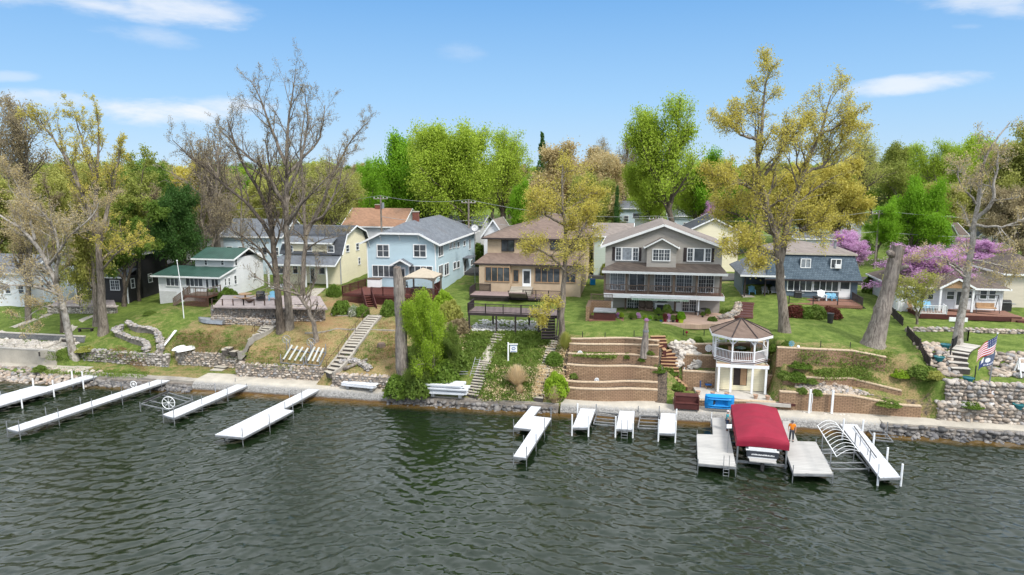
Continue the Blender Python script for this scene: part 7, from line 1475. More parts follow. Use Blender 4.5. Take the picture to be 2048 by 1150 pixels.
# ------------------------------------------------------------ boat lifts and frames
def lift_frame(label,px4,z,bars,posts,wheel=None,r=.045,group='bare boat lifts',rails=None,name='boat_lift',wr=.5):
 P4=[Vector(atz(*p,z)) for p in px4];c=sum(P4,Vector())/4;t_=thing(name,label,'boat lift',(c.x,c.y,0),0,group);P4=[p-Vector((c.x,c.y,0)) for p in P4];mb=MB()
 for i in range(4):mb.beam(P4[i],P4[(i+1)%4],r*2,r*2)
 mb.build('base_frame',M['galv'],t_);
 for k in range(bars):q=(k+.5)/bars;MB().beam(P4[0].lerp(P4[1],q)+Vector((0,0,.08)),P4[3].lerp(P4[2],q)+Vector((0,0,.08)),.11,.06).build('bunk',M['alu'],t_)
 for (px,py,top) in posts:
  p=Vector(atz(px,py,.2))-Vector((c.x,c.y,0));zt_=ztop(top,p.x+c.x,p.y+c.y);MB().tube([(p.x,p.y,-1.),(p.x,p.y,zt_)],.045,7).build('post',M['alu'],t_)
 if wheel:
  px,py,z_=wheel;p=Vector(atz(px,py,z_))-Vector((c.x,c.y,0));W0=MB().tube([p+Vector((wr*math.cos(a*.39),-.1,wr*math.sin(a*.39))) for a in range(16)],.035,6,True);[W0.tube([p+Vector((0,-.1,0)),p+Vector((wr*math.cos(a*.785),-.1,wr*math.sin(a*.785)))],.018,4) for a in range(8)];W0.ball(p+Vector((0,-.1,0)),.09,8,6);W0.build('winch_wheel',M['white'],t_)
  MB().tube([(p.x,p.y,-1.),(p.x,p.y,z_)],.05,6).build('wheel_post',M['alu'],t_)
 return t_
lift_frame('empty boat lift with a big white spoked wheel beside the shorter narrow dock',[(283,808),(335,785),(386,800),(336,820)],.35,2,[(281,819,804),(335,786,778),(385,800,790),(384,806,793)],(338,805,1.25),wr=.58)
MB();a,b=atz(288,803,.7),atz(338,782,.7);tag(MB().beam(a,b,.2,.12).build('bunk_board',M['darkplastic']),'dark carpeted bunk board lying on the spoked wheel boat lift','board')
lift_frame('small sunken lift with bent pipes beside the widened white dock',[(183,765),(205,754),(222,756),(210,768)],.1,2,[(188,766,750),(217,764,747)])
lift_frame('half sunk lift with a small white wheel behind the longest narrow dock',[(246,782),(262,776),(282,779),(270,786)],-.05,1,[(243,780,765)],(268,768,.9),wr=.32)
lift_frame('low metal lift frame between the first and second short white docks',[(1187,848),(1195,822),(1236,826),(1234,852)],.32,4,[(1192,838,808)])
lift_frame('low metal lift frame between the second and third short white docks',[(1276,856),(1281,829),(1318,831),(1316,858)],.32,4,[(1276,832,812),(1318,836,812)])
lift_frame('low lift frame with dark bunks beyond the long dock with white posts',[(1752,880),(1735,858),(1766,860),(1786,884)],.3,3,[(1773,872,844)])
t_=lift_frame('boat lift with a bare white canopy frame of curved hoops',[(1662,938),(1640,900),(1705,898),(1738,938)],.25,2,[(1660,938,898),(1738,938,900),(1643,905,868),(1709,902,865)])
o=Vector(t_.location);zc_=2.35;A,B_,C_,D1=[Vector(atz(*p,zc_))-o for p in ((1635,851),(1673,913),(1719,903),(1671,845))]
mb=MB().tube([A,B_],.035,6).tube([D1,C_],.035,6)
for k in range(10):q=k/9;p,s=A.lerp(B_,q),D1.lerp(C_,q);mb.tube([p.lerp(s,j/8)+Vector((0,0,.30*math.sin(math.pi*j/8))) for j in range(9)],.017,5)
mb.build('canopy_hoops',M['white'],t_)
def slope_lift(label,px4,n,wheel,seed):
 P4=[G(*p)+Vector((0,0,.15)) for p in px4];c=sum(P4,Vector())/4;t_=thing('boat_lift',label,'boat lift',tuple(c),0,'boat lifts stored on the slope');P4=[p-c for p in P4];mb=MB()
 for i in range(4):mb.beam(P4[i],P4[(i+1)%4],.1,.1)
 mb.build('base_frame',M['galv'],t_)
 for k in range(n):q=(k+.5)/n;MB().beam(P4[0].lerp(P4[1],q)+Vector((0,0,.4)),P4[3].lerp(P4[2],q)+Vector((0,0,.45)),.2,.09).build('bunk',m_bunk,t_)
 for i in (0,1,2,3):MB().tube([P4[i],P4[i]+Vector((0,0,.9))],.05,6).build('post',M['alu'],t_)
 p=G(*wheel)-c+Vector((0,0,1.25));mb=MB().tube([p+Vector((.42*math.cos(a*.39),0,.42*math.sin(a*.39))) for a in range(16)],.03,6,True);[mb.tube([p,p+Vector((.42*math.cos(a*.785),0,.42*math.sin(a*.785)))],.015,4) for a in range(8)];mb.build('winch_wheel',M['alu'],t_);MB().tube([p-Vector((0,0,1.3)),p+Vector((0,0,.0))],.05,6).build('wheel_post',M['alu'],t_)
m_bunk=m_plain('weathered_white_boards',(.60,.61,.56),(.45,.46,.42),2.,.7)
slope_lift('larger boat lift frame lying on the grass, with the taller wheel',[(562,728),(607,733),(622,708),(580,700)],4,(574,702),1)
slope_lift('smaller boat lift frame lying on the grass next to the long stairs',[(612,731),(640,734),(652,708),(626,704)],3,(623,708),2)
def panel_stack(label,a,b,z0,layers,w=1.3,jit=.15,seed=1,legs=True,px_name='dock_panel_stack',wobble=.04):
 A,B=Vector(atz(*a,z0)),Vector(atz(*b,z0));d=(B-A).normalized();rz=math.atan2(d.y,d.x);L=(B-A).length;r=random.Random(seed);t_=thing(px_name,label,'dock panels',tuple(A),rz);z=.28 if legs else .05
 if legs:MB().box(L*.12,L*.2,.1,w*.9,0,.28).box(L*.8,L*.88,.1,w*.9,0,.28).build('supports',M['alu'],t_)
 for k in range(layers):
  x0=r.uniform(-jit,jit);y0=r.uniform(-jit,jit)*.5;th=.13;tl=r.uniform(-wobble,wobble);mb=MB();m_=6
  for j in range(m_):mb.box(x0,x0+L*r.uniform(.93,1.0),y0+j*w/m_+.01,y0+(j+1)*w/m_-.01,z+th*.5,z+th+.004*j)
  mb.box(x0+.05,x0+L*.93,y0+.02,y0+.07,z,z+th*.5).box(x0+.05,x0+L*.93,y0+w-.07,y0+w-.02,z,z+th*.5)
  mb.v=[(x,y,zz_+tl*x/L) for x,y,zz_ in mb.v];mb.build('panel',M['deckwhite'],t_);z+=th+.035
panel_stack('flat stack of white dock panels on the concrete seawall',(683,777),(752,784),1.0,2,1.7,.12,3)
panel_stack('tall untidy pile of old white dock panels at the foot of the thicket',(852,793),(932,798),.95,6,1.5,.25,5)
g=G(945,755);mb=MB();h0=G(956,722)
for s_ in (-.25,.25):mb.tube([g+Vector((s_,0,.15)),h0+Vector((s_,0,.4))],.03,5)
for k in range(7):q=g.lerp(h0,(k+.5)/7)+Vector((0,0,.28));mb.tube([q-Vector((.25,0,0)),q+Vector((.25,0,0))],.02,4)
tag(mb.build('dock_ladder',M['alu']),'metal ladder lying up the slope beside the dock panel pile','ladder')
mb=MB();a,b=G(895,758)+Vector((0,0,.5)),G(936,758)+Vector((0,0,.5));mb.tube([a,b],.04,5).tube([a+Vector((0,0,.25)),b+Vector((0,0,.25))],.04,5).tube([G(909,762),G(909,762)+Vector((0,0,1.5))],.035,5);tag(mb.build('pipe_rack',M['galv']),'greenish metal pipes standing behind the dock panel pile','pipes')
# ------------------------------------------------------------ yard sign
g=G(1016.5,720);z1=ztop(685,g.x,g.y)-g.z;t_=thing('yard_sign','white yard sign hanging from a white post on the weedy slope','sign',tuple(g));MB().box(-.07,.07,-.07,.07,-.3,z1).build('post',M['white'],t_);MB().box(.0,.95,-.04,.04,z1-.22,z1-.12).build('arm',M['white'],t_)
MB().box(.18,.88,-.015,.015,z1-.98,z1-.28).build('panel',M['white'],t_);MB().tube([(.53+.17*math.cos(k*.6),-.03,z1-.60+.12*math.sin(k*.6)) for k in range(11)],.03,4,True).build('emblem',M['bluechair'],t_);MB().box(.25,.8,-.03,-.015,z1-.93,z1-.88).box(.18,.88,-.02,-.015,z1-.36,z1-.30).build('lettering_line',M['bluechair'],t_)
# ------------------------------------------------------------ small craft on the left slopes
g=G(376,700);t_=thing('pedal_boat','upturned white twin hulled pedal boat on the slope above the stone wall','boat',tuple(g),.95)
for s_ in (-.5,.5):
 vs=[];n=10
 for i in range(n+1):u=i/n;w_=.33*(1-abs(2*u-1)**3.5*.55);zz_=.42*(1-abs(2*u-1)**4*.7);vs+=[(-1.5+3*u,s_-w_,0),(-1.5+3*u,s_-w_*.75,zz_*.8),(-1.5+3*u,s_,zz_),(-1.5+3*u,s_+w_*.75,zz_*.8),(-1.5+3*u,s_+w_,0)]
 MB().add(vs,[(i*5+j,(i+1)*5+j,(i+1)*5+j+1,i*5+j+1) for i in range(n) for j in range(4)]+[(0,1,2,3,4),(54,53,52,51,50)]).build('hull',M['white'],t_,True)
MB().box(-.9,-.2,-.3,.3,.12,.3).box(.3,1.0,-.3,.3,.12,.3).build('seat_well',M['white'],t_)
t_.rotation_euler=(0,-.0,.95);t_.location.z+=.15
a,b=G(397,642),G(452,648);d=b-a;c=(a+b)/2;t_=thing('rowing_boat','upturned weathered grey rowing boat below the stone patio','boat',tuple(c),math.atan2(d.y,d.x));L=d.length;vs=[];n=14
for i in range(n+1):
 u=i/n;w_=.66*(1-max(0,(.55-u)/.55)**2.4) if u<.55 else .66-.12*(u-.55);vs+=[(-L/2+L*u,-w_,.02),(-L/2+L*u,-w_*.85,.42),(-L/2+L*u,0,.52),(-L/2+L*u,w_*.85,.42),(-L/2+L*u,w_,.02)]
MB().add(vs,[(i*5+j,(i+1)*5+j,(i+1)*5+j+1,i*5+j+1) for i in range(n) for j in range(4)]+[(0,1,2,3,4),(n*5+4,n*5+3,n*5+2,n*5+1,n*5)]).build('hull',M['alu'],t_,False);MB().beam((-L/2+.2,0,.53),(L/2,0,.53),.06,.05).build('keel',M['galv'],t_)
g=G(368,636);z1=ztop(522,g.x,g.y)-g.z;q=MB().tube([(0,0,-.3),(-.05,0,z1*.5),(-.28,0,z1)],[.06,.055,.04],8).ball((-.28,0,z1+.04),.09,8,6).build('flagpole',M['white']);q.location=g;tag(q,'slim white flagpole without a flag in front of the green roofed cottage','flagpole')
g=G(172,663);o=MB().box(-.9,.9,-.22,.22,.32,.40).box(-.8,-.65,-.18,.18,-.1,.32).box(.65,.8,-.18,.18,-.1,.32).build('wooden_bench',M['wood_dark']);o.location=g;tag(o,'dark low wooden bench on the lawn beside the grey trunk','bench')
for (a,b,l) in (((312,710),(345,672),'pale fallen log beside the winding stone wall'),((688,742),(735,722),'grey driftwood log on the slope near the cut trunk')):
 A,B=G(*a)+Vector((0,0,.18)),G(*b)+Vector((0,0,.2));tag(MB().tube([A,A.lerp(B,.5)+Vector((.05,0,.05)),B],[.2,.17,.13],9).build('fallen_log',M['bark_pale'] if a[0]<400 else M['bark_grey'],None,True),l,'log')
A,B=G(324,700)+Vector((0,0,.25)),G(352,666)+Vector((0,0,.3));tag(MB().beam(A,B,.3,.08).build('white_plank',M['deckwhite']),'long white plank lying up the slope beside the stone wall','plank')
g=G(763,692);tag(stump_:=MB().lathe([(.5,-.1),(.42,.2),(.36,.32),(.3,.30),(.01,.24)],14).build('low_stump',M['wood_old']),'low dark burnt stump on the yellow slope','tree stump');stump_.location=g
M['flags']=m_plain('pinkish_flagstones',(.36,.30,.28),(.25,.21,.20),2.,.85)
# ------------------------------------------------------------ stone patio terraces behind the twin trunks
A=[G(x,y) for x,y in ((428,646),(470,648),(510,650),(552,652))];zt1=A[1].z+.65
stone_wall('lower tier of the fieldstone patio terrace behind the upturned rowing boat',[(p.x,p.y) for p in A],[p.z for p in A],[zt1]*4,size=.17,seed=51)
for (px0,px1,lab,sd) in ((426,552,'upper tier of the fieldstone patio terrace with a thin rail',52),(566,650,'upper fieldstone wall beyond the twin bare trunks',53)):
 n=7;A=[Vector(atz(px0+(px1-px0)*k/(n-1),634+(2 if px0>500 else 0),zt1)) for k in range(n)];zt2=ztop(613,A[3].x,A[3].y)
 if px0<500:A=[A[0]+Vector((-.2+.3*k,3.4-1.1*k,0)) for k in range(3)]+A;n=10
 stone_wall(lab,[(p.x,p.y) for p in A],[p.z-.3 for p in A],[zt2]*n,size=.17,seed=sd)
 if px0<500:railing(thing('patio_rail','thin rusty rail along the edge of the stone patio','railing',(0,0,0)),[tuple((p.x,p.y,zt2)) for p in (A[3],A[6],A[9])],.8,.3,'rust',1.4,bal=0,rail=.025)
q=[atz(426,634,zt1),atz(470,650,zt1),atz(552,652,zt1),atz(560,634,zt1)]
pz=zt2+.01;poly=[atz(p[0],p[1],pz) for p in ((426,613.5),(655,617.5),(640,592),(446,590))];struct(MB().slab([tuple(p) for p in poly],.14).build('patio',M['flags']))
g=Vector(atz(491,600,pz));t_=thing('picnic_table','round honey coloured picnic table with bench seats on the stone patio','picnic table',tuple(g));MB().tube([(0,0,.72),(0,0,.78)],.75,18).build('table_top',M['wood_tan'],t_);MB().tube([(0,0,0),(0,0,.72)],.12,8).build('pedestal',M['wood_tan'],t_)
for k in range(4):a=k*1.57+.4;MB().beam((1.15*math.cos(a)-.45*math.sin(a),1.15*math.sin(a)+.45*math.cos(a),.44),(1.15*math.cos(a)+.45*math.sin(a),1.15*math.sin(a)-.45*math.cos(a),.44),.28,.05).beam((0,0,.1),(1.15*math.cos(a),1.15*math.sin(a),.4),.08,.08).build('bench_seat',M['wood_tan'],t_)
def grill(label,loc,rz=0.,s=1.):
 t_=thing('barbecue_grill',label,'grill',tuple(loc),rz);t_.scale=(s,s,s);MB().box(-.45,.45,-.28,.28,.1,.75).build('cabinet',M['black'],t_);MB().prism([(-.3,.78),(-.26,1.0),(-.1,1.12),(.12,1.12),(.27,1.0),(.3,.78)],-.42,.42,'x').build('lid',M['black'],t_);MB().box(.46,.8,-.22,.22,.76,.80).build('side_shelf',M['galv'],t_);MB().tube([(-.38,-.33,.92),(.38,-.33,.92)],.02,5).build('handle',M['alu'],t_)
grill('black barbecue grill beside the round picnic table on the stone patio',atz(522,601,pz));adirondack('blue grey garden chair on the stone patio behind the bare trunk',atz(545,600,pz),.2,'skyblue','patio chairs')
o=MB().lathe([(.1,0),(.42,.2),(.46,.35),(.38,.33),(.01,.2)],14).build('fire_bowl',M['rust']);o.location=atz(500,605,pz);tag(o,'rusty fire bowl in front of the round picnic table','fire bowl')
stairs('concrete steps with rails climbing from the stone patio to the gambrel house porch',[(608,603),(625,590),(640,577)],8,1.5,'concrete',(1,'rust'),group='stairs up the bank')
g0=G(100,626);zt3=ztop(611,g0.x,g0.y)
A=[G(x,626) for x in (98,140,185,234)];stone_wall('pale stone patio wall in front of the black house',[(p.x,p.y) for p in A],[p.z for p in A],[zt3]*4,size=.16,mat='stone_pale',seed=54)
poly=[atz(p[0],p[1],zt3+.03) for p in ((98,611.5),(234,614),(228,600),(116,599))];struct(MB().slab([tuple(p) for p in poly],.14).build('patio',M['flags']))
railing(thing('patio_rail','dark rail standing on the black house patio','railing',(0,0,0)),[atz(160,612,zt3),atz(190,613,zt3)],.9,.3,'black',1.5,bal=0,rail=.03)
M['wood_fence']=m_plain('faded_red_boards',(.16,.075,.055),(.10,.055,.042),3.,.85,.2)
f=Frame(Hw.location,TH);g=G(372,612);c=f.loc(g);a=f.hit(347,609,'y',c.y).x;b=f.hit(417,611,'y',c.y).x;zt=f.hit(390,591,'y',c.y).z;zb=c.z
t_=deck('small reddish brown deck with board skirting before the green roofed cottage',f,[(a+1.6,c.y),(b,c.y),(b,-.1),(a+1.6,-.1)],zt,[((a+1.6,c.y),(b,c.y))],'wood_old','wood_fence',[[(a+1.6,c.y),(b,c.y),(b,-.2)]],'wood_old',.5,zdown=max(.8,zt-zb))
dstairs(t_,f,(a+1.6,c.y+1),(a,c.y+.2),1.,zt,zb,5,'wood_old','wood_old','wood_old')
# ------------------------------------------------------------ on the red brown deck
f=fbd;zt=zdk;cx_=f.hit(848,560,'y',-3.2).x
t_=hthing('canopy_gazebo','beige fabric roofed gazebo standing on the red brown deck','gazebo',f);ze=f.hit(861,556,'y',-5.2).z;za=f.hit(848,535,'y',-3.4).z;x0_,x1_=f.hit(808,553,'y',-4.9).x,f.hit(868,558,'y',-5.2).x;y0_,y1_=-5.2,-1.6;xm_,ym_=(x0_+x1_)/2,(y0_+y1_)/2
BG=m_plain('beige_canvas',(.42,.36,.28),(.36,.31,.24),2.,.85);BP=m_plain('brown_grey_steel',(.17,.145,.12),(.13,.11,.09),3.,.6)
Q=[(x0_,y0_,ze),(x1_,y0_,ze),(x1_,y1_,ze),(x0_,y1_,ze)];ap=(xm_,ym_,za);mb=MB();[mb.slab([Q[k],Q[(k+1)%4],ap],.03) for k in range(4)];mb.build('canopy',BG,t_)
for x,y in ((x0_+.15,y0_+.15),(x1_-.15,y0_+.15),(x1_-.15,y1_-.15),(x0_+.15,y1_-.15)):MB().box(x-.09,x+.09,y-.09,y+.09,zt,ze).build('post',BP,t_)
mb=MB()
for A,B in ((Q[0],Q[1]),(Q[1],Q[2]),(Q[2],Q[3]),(Q[3],Q[0])):
 A,B=Vector(A),Vector(B);n=10
 for k in range(n):p,q=A.lerp(B,k/n),A.lerp(B,(k+1)/n);h1,h2=.12+.38*abs(2*k/n-1)**2.5,.12+.38*abs(2*(k+1)/n-1)**2.5;mb.beam(p-Vector((0,0,h1/2)),q-Vector((0,0,h2/2)),.04,(h1+h2)/2)
mb.build('arched_valance',BP,t_)
a,b=f.hit(735,574,'y',-1.1).x,f.hit(760,574,'y',-1.1).x;t_=hthing('storage_cabinet','white storage cabinet at the end of the red brown deck','cabinet',f);MB().box(a,b,-1.1,-.3,zt,f.hit(747,559,'y',-1.1).z).build('body',M['white'],t_);MB().box(a-.04,b+.04,-1.15,-.25,f.hit(747,559,'y',-1.1).z,f.hit(747,557,'y',-1.1).z).build('lid',M['wood_old'],t_)
q=f.world((f.hit(838,578,'y',-4.2).x,-4.4,zt));o=MB().lathe([(.95,.0),(.95,.62),(1.0,.64),(1.0,.72),(.01,.78)],22).build('hot_tub',M['wood_dark']);o.location=q;tag(o,'round covered hot tub under the beige gazebo','hot tub')
chair_simple('dark patio chair by the entry of the blue house',f.world((f.hit(812,574,'y',-1.5).x,-1.5,zt)),.3,'black')
q=aty(949,457,95);t_=thing('satellite_dish','grey satellite dish on a pole behind the far corner of the blue house','satellite dish',(q[0],q[1],tz(q[0],q[1])));hz_=q[2]-tz(q[0],q[1]);MB().tube([(0,0,-.2),(0,0,hz_)],.05,6).build('pole',M['galv'],t_)
o=MB().lathe([(.02,0),(.3,.05),(.55,.16),(.56,.18),(.3,.08),(.01,.03)],16).build('dish',M['galv'],t_,True);o.location=(0,-.1,hz_);o.rotation_euler=(math.radians(65),0,.3)
# ------------------------------------------------------------ patio of the taupe house
f=fg;a,b=f.hit(1180,644,'z',.03),f.hit(1395,647,'z',.03);y0_=(a.y+b.y)/2;struct(MB().slab([tuple(f.world(p)) for p in ((f.hit(1246,640,'z',.05).x,y0_,.05),(b.x,y0_,.05),(f.W+1,y0_+1.5,.05),(f.W+1,2.,.05),(-.3,2.,.05),(-.3,y0_+1,.05))],.5).build('patio',M['salmon']))
x0_,x1_=f.hit(1187.5,640,'y',y0_+.3).x,f.hit(1230.5,640,'y',y0_+.3).x;MB()
t_=hthing('hot_tub','square brown panelled hot tub with a grey lid beside the taupe house patio','hot tub',f);MB().box(x0_,x1_,y0_+.2,y0_+2.2,.12,.95).build('cabinet',M['wood_redp'],t_);MB().box(x0_-.06,x1_+.06,y0_+.12,y0_+2.28,.95,1.07).build('cover',M['galv'],t_);MB().box(x0_-.5,x1_+.9,y0_,y0_+2.6,-.3,.12).build('platform',M['deck_brown'],t_)
g=f.world((x0_-.9,y0_+.4,0));t_=thing('retaining_wall','tan block wall behind the square hot tub','retaining wall',tuple(g),TH);MB().box(0,.4,0,4,-.3,1.5).box(.4,2.6,3.6,4,-.3,1.5).build('block_face',M['block'],t_)
railing(hthing('patio_rail','brown rail above the block wall by the hot tub','railing',f),[(x0_-.6,y0_+4.2,1.45),(x0_+1.8,y0_+4.2,1.45)],.8,.16,'wood_old')
rk=random.Random(12);pl=['green','weed','redbud','maple','spring','green','copper'];pm_=[POTM,M['black'],M['bluechair'],M['white'],M['cover'],m_plain('lime_pot',(.45,.62,.03)),M['wood_old']]
spots=[(1262,640,0,1,'dark leaved potted plant'),(1268,641,1,0,'green plant in a black pot'),(1276,640,2,4,'pink flowering potted plant'),(1290,641,4,5,'yellow green plant in a lime pot'),(1300,642,3,3,'leafy plant in a white pot'),(1312,642,5,1,'green plant in a squat black pot'),(1322,643,0,2,'green plant in a blue pot'),(1330,643,6,4,'copper leaved plant in a red pot'),(1338,643,2,3,'pink plant in a white pot'),(1346,644,1,1,'bushy green plant in a black pot'),(1354,644,6,4,'dark red potted plant'),(1362,645,3,5,'plant in the largest lime green pot'),(1236,636,2,3,'lilac coloured flowers beside the hot tub'),(1243,638,4,6,'yellow flowers beside the hot tub'),(1316,632,5,1,'large fern like plant by the painted brick wall'),(1334,632,1,0,'tall leafy plant by the painted brick wall'),(1405,634,0,1,'green plant by the end post of the balcony'),(1415,632,1,0,'mossy plant by the end wall of the taupe house')]
for i,(px,py,pk_,mk,l) in enumerate(spots):q=f.hit(px,py,'z',.06);s_=rk.uniform(.75,1.2)*(1.5 if 'large' in l or 'tall' in l else 1);pot(l+('' if 'beside' in l or 'by the' in l else [' in the row along the patio edge',' among the patio pots'][i%2]),f.world((q.x,q.y,.06)),.2*s_,.32*s_,pm_[mk],pl[pk_],.3*s_,.5*s_,group='potted plants on the taupe house patio',var=i%2)
def wicker(label,x,y,rz=0):t_=thing('wicker_chair',label,'chair',tuple(f.world((x,y,.06))),f.rz+rz,'wicker chairs under the balcony');MB().box(-.35,.35,-.3,.3,.1,.45).build('seat',M['wood_old'],t_);mb=MB();mb.prism([(-.36,.45),(-.42,1.1),(-.25,1.42),(0,1.5),(.25,1.42),(.42,1.1),(.36,.45)],.28,.36,'y');mb.build('backrest',M['wood_old'],t_);[MB().box(s_*.38-.05,s_*.38+.05,-.3,.3,.1,.68).build('armrest',M['wood_old'],t_) for s_ in (-1,1)]
wicker('high backed brown wicker chair beside the sliding door',f.hit(1284,625,'y',1.2).x,1.1);wicker('high backed brown wicker chair in front of the painted brick wall',f.hit(1298,625,'y',1.0).x,.9)
q=f.hit(1322,622,'y',1.9);MB();t_=hthing('outdoor_fireplace','dark hearth against the painted brick wall under the balcony','fireplace',f);MB().box(q.x-.75,q.x+.75,1.55,1.94,.05,1.0).box(q.x-.85,q.x+.85,1.5,1.94,1.0,1.1).build('surround',M['white'],t_);MB().box(q.x-.5,q.x+.5,1.52,1.545,.15,.85).build('firebox',M['black'],t_)
q=f.hit(1324,600,'y',1.9);o=MB().box(-.55,.55,-.05,.05,-.32,.32).build('wall_screen',M['black']);o.location=f.world((q.x,1.9,q.z-.2));o.rotation_euler=(0,0,TH);tag(o,'dark framed outdoor screen on the painted brick wall','screen');MB().box(-.48,.48,-.06,-.051,-.26,.26).build('glass',M['glass'],o)
q=f.hit(1410,630,'y',.4);t_=thing('patio_table','black round patio table at the end of the taupe house patio','table',tuple(f.world((q.x,.4,.06))));MB().tube([(0,0,.7),(0,0,.74)],.55,16).build('table_top',M['black'],t_);MB().tube([(0,0,0),(0,0,.7)],.05,6).build('pedestal',M['black'],t_)
chair_simple('black patio chair beside the black round table',f.world((q.x-.9,.2,.06)),1.2,'black')
q=f.hit(1409,652,'z',.0);g=G(1409,653);t_=thing('toy_wagon','red pull along wagon on the lawn beside the patio','wagon',tuple(g),TH);MB().box(-.5,.5,-.27,.27,.22,.28).box(-.5,.5,-.27,-.24,.28,.46).box(-.5,.5,.24,.27,.28,.46).box(-.5,-.47,-.24,.24,.28,.46).box(.47,.5,-.24,.24,.28,.46).build('tray',M['cover'],t_)
for x in (-.35,.35):
 for y in (-.28,.28):MB().tube([(x,y-.03,.13),(x,y+.03,.13)],.13,12).build('wheel',M['white'],t_)
MB().tube([(.5,0,.25),(.95,0,.6)],.02,5).build('handle',M['black'],t_)
g=G(1185,570);t_=thing('storage_bin','blue wheeled bin in the grass alley beside the stucco house','bin',tuple(g));MB().box(-.35,.35,-.3,.3,.05,.75).build('body',M['blueplastic'],t_);MB().box(-.38,.38,-.33,.33,.75,.84).build('lid',M['bluechair'],t_)
stairs('fan of curved red brown timber steps beside the end of the taupe house',[(1487,638),(1490,622),(1496,607)],6,(2.0,1.4),'deck_brown',th=.3,lift=.12)
low_wall('curved tan stone border by the curved brown steps',[(1440,646),(1460,640),(1474,632),(1478,616)],.7,size=.2,mat='stone',seed=61)
# ------------------------------------------------------------ mansard deck and lawn
f=FRs;xL,xR,y0_,zt=fsd
adirondack('large white garden chair on the brown lattice deck',f.world((f.hit(1644,597,'y',-1.4).x,-1.4,zt)),TH,'white','chairs on the lattice deck',1.2);adirondack('first small blue chair on the lattice deck, next to the white one',f.world((f.hit(1658,597,'y',-1.2).x,-1.2,zt)),TH,'skyblue','chairs on the lattice deck',.85);adirondack('small blue chair on the lattice deck nearest the white door',f.world((f.hit(1668,597,'y',-1.2).x,-1.2,zt)),TH,'skyblue','chairs on the lattice deck',.85)
q=f.world((f.hit(1632,601,'y',-1.9).x,-2.,zt));t_=thing('fire_pit','low round black fire pit table on the lattice deck','fire pit',tuple(q));MB().lathe([(.1,.28),(.38,.42),(.5,.5),(.5,.54),(.01,.5)],16).build('bowl',M['black'],t_);[MB().tube([(.35*math.cos(a),.35*math.sin(a),.45),(.4*math.cos(a),.4*math.sin(a),0)],.02,5).build('leg',M['black'],t_) for a in (0,1.57,3.14,4.71)]
grill('small dark grill against the mansard house wall',f.world((f.hit(1595,594,'y',-.6).x,-.7,zt)),TH,.9)
g=G(1660,646);o=MB().lathe([(.26,0),(.34,.95),(.36,.96),(.36,1.05),(.3,1.03),(.01,.9)],16).build('bin',M['black']);o.location=g;tag(o,'round black bin standing alone on the green lawn','bin')
for (px,l,m_) in ((1492,'blue grey lounge chair under the open carport wing','skyblue'),(1516,'pale metal chair in the middle of the carport wing','alu'),(1533,'pale metal chair beside the oak trunk under the carport wing','alu')):q=f.hit(px,574,'z',.05);adirondack(l,f.world((q.x,1.5,-.1)),TH,m_,'chairs under the carport wing',1.05)
struct(MB().slab([tuple(f.world(p)) for p in ((cw0,-.4,-.08),(-.1,-.4,-.08),(-.1,8,-.08),(cw0,8,-.08))],.5).build('carport_floor',M['concrete_old']))
# ------------------------------------------------------------ white cottage deck
f=fc;cxx,xL,xR,y0_,zt=fcd
adirondack('first blue chair behind the white baluster railing of the cottage',f.world((f.hit(1842,608,'y',-1.6).x,-1.7,zt)),TH,'skyblue','chairs on the cottage deck',1.1);adirondack('blue chair nearer the cottage door on the railed deck',f.world((f.hit(1857,608,'y',-1.6).x,-1.7,zt)),TH,'skyblue','chairs on the cottage deck',1.1);adirondack('yellow orange chair at the end of the railed cottage deck',f.world((f.hit(1826,608,'y',-1.3).x,-1.3,zt)),TH+.3,'wood_tan','chairs on the cottage deck',1.)
q=f.hit(1972,612,'y',-1.2);t_=thing('porch_swing','tan cushioned swing bench hanging in a frame on the cottage deck','swing bench',tuple(f.world((q.x,-1.2,zt))),TH);MB().box(-.95,.95,-.3,.3,.42,.54).build('seat',M['wood_tan'],t_);MB().box(-.95,.95,.25,.36,.54,.98).build('backrest',M['wood_tan'],t_);mb=MB()
for s_ in (-1.15,1.15):mb.tube([(s_,-.55,0),(s_,0,1.9),(s_,.55,0)],.035,6)
mb.tube([(-1.15,0,1.9),(1.15,0,1.9)],.035,6);mb.build('frame',M['black'],t_)
grill('black covered grill on the lawn beside the cottage',G(2008,624),TH,1.25)
o=MB().box(-.9,.9,-.05,.05,.1,.55).box(-.85,-.05,-.06,-.05,.15,.5).build('white_crate',M['white']);
q=f.hit(1916,638,'y',y0_-.4);o.location=G(1916,645);o.rotation_euler=(0,0,TH);tag(o,'white framed crate leaning on the edge of the cottage deck','crate')
def fence(label,px,h,mat='wood_dark',n=None):
 g=line(px,8);t_=thing('picket_fence',label,'fence',tuple(g[0]),0,'dark picket fences');o=g[0].copy();mb=MB();L=0
 for a,b in zip(g,g[1:]):
  d=b-a;k=max(1,int(Vector(d.xy).length/.16))
  for i in range(k):p=a.lerp(b,i/k)-o;mb.beam(p+Vector((0,0,.05)),p+Vector((0,0,h)),.11,.03,(1,0,0))
 mb.build('pickets',M[mat],t_);r_=MB();[r_.beam(a-o+Vector((0,0,z_)),b-o+Vector((0,0,z_)),.05,.08) for a,b in zip(g,g[1:]) for z_ in (.25,h-.15)];r_.build('rails',M[mat],t_)
 for i in range(0,len(g),6):p=g[i]-o;MB().box(p.x-.06,p.x+.06,p.y-.06,p.y+.06,-.3+p.z,p.z+h+.06).build('post',M[mat],t_)
fence('upper run of dark picket fence beside the cottage deck',[(1780,628),(1792,640),(1806,654)],.95);fence('lower run of dark picket fence dropping to the dark planting bed',[(1814,672),(1830,690),(1846,716),(1858,736)],.95)
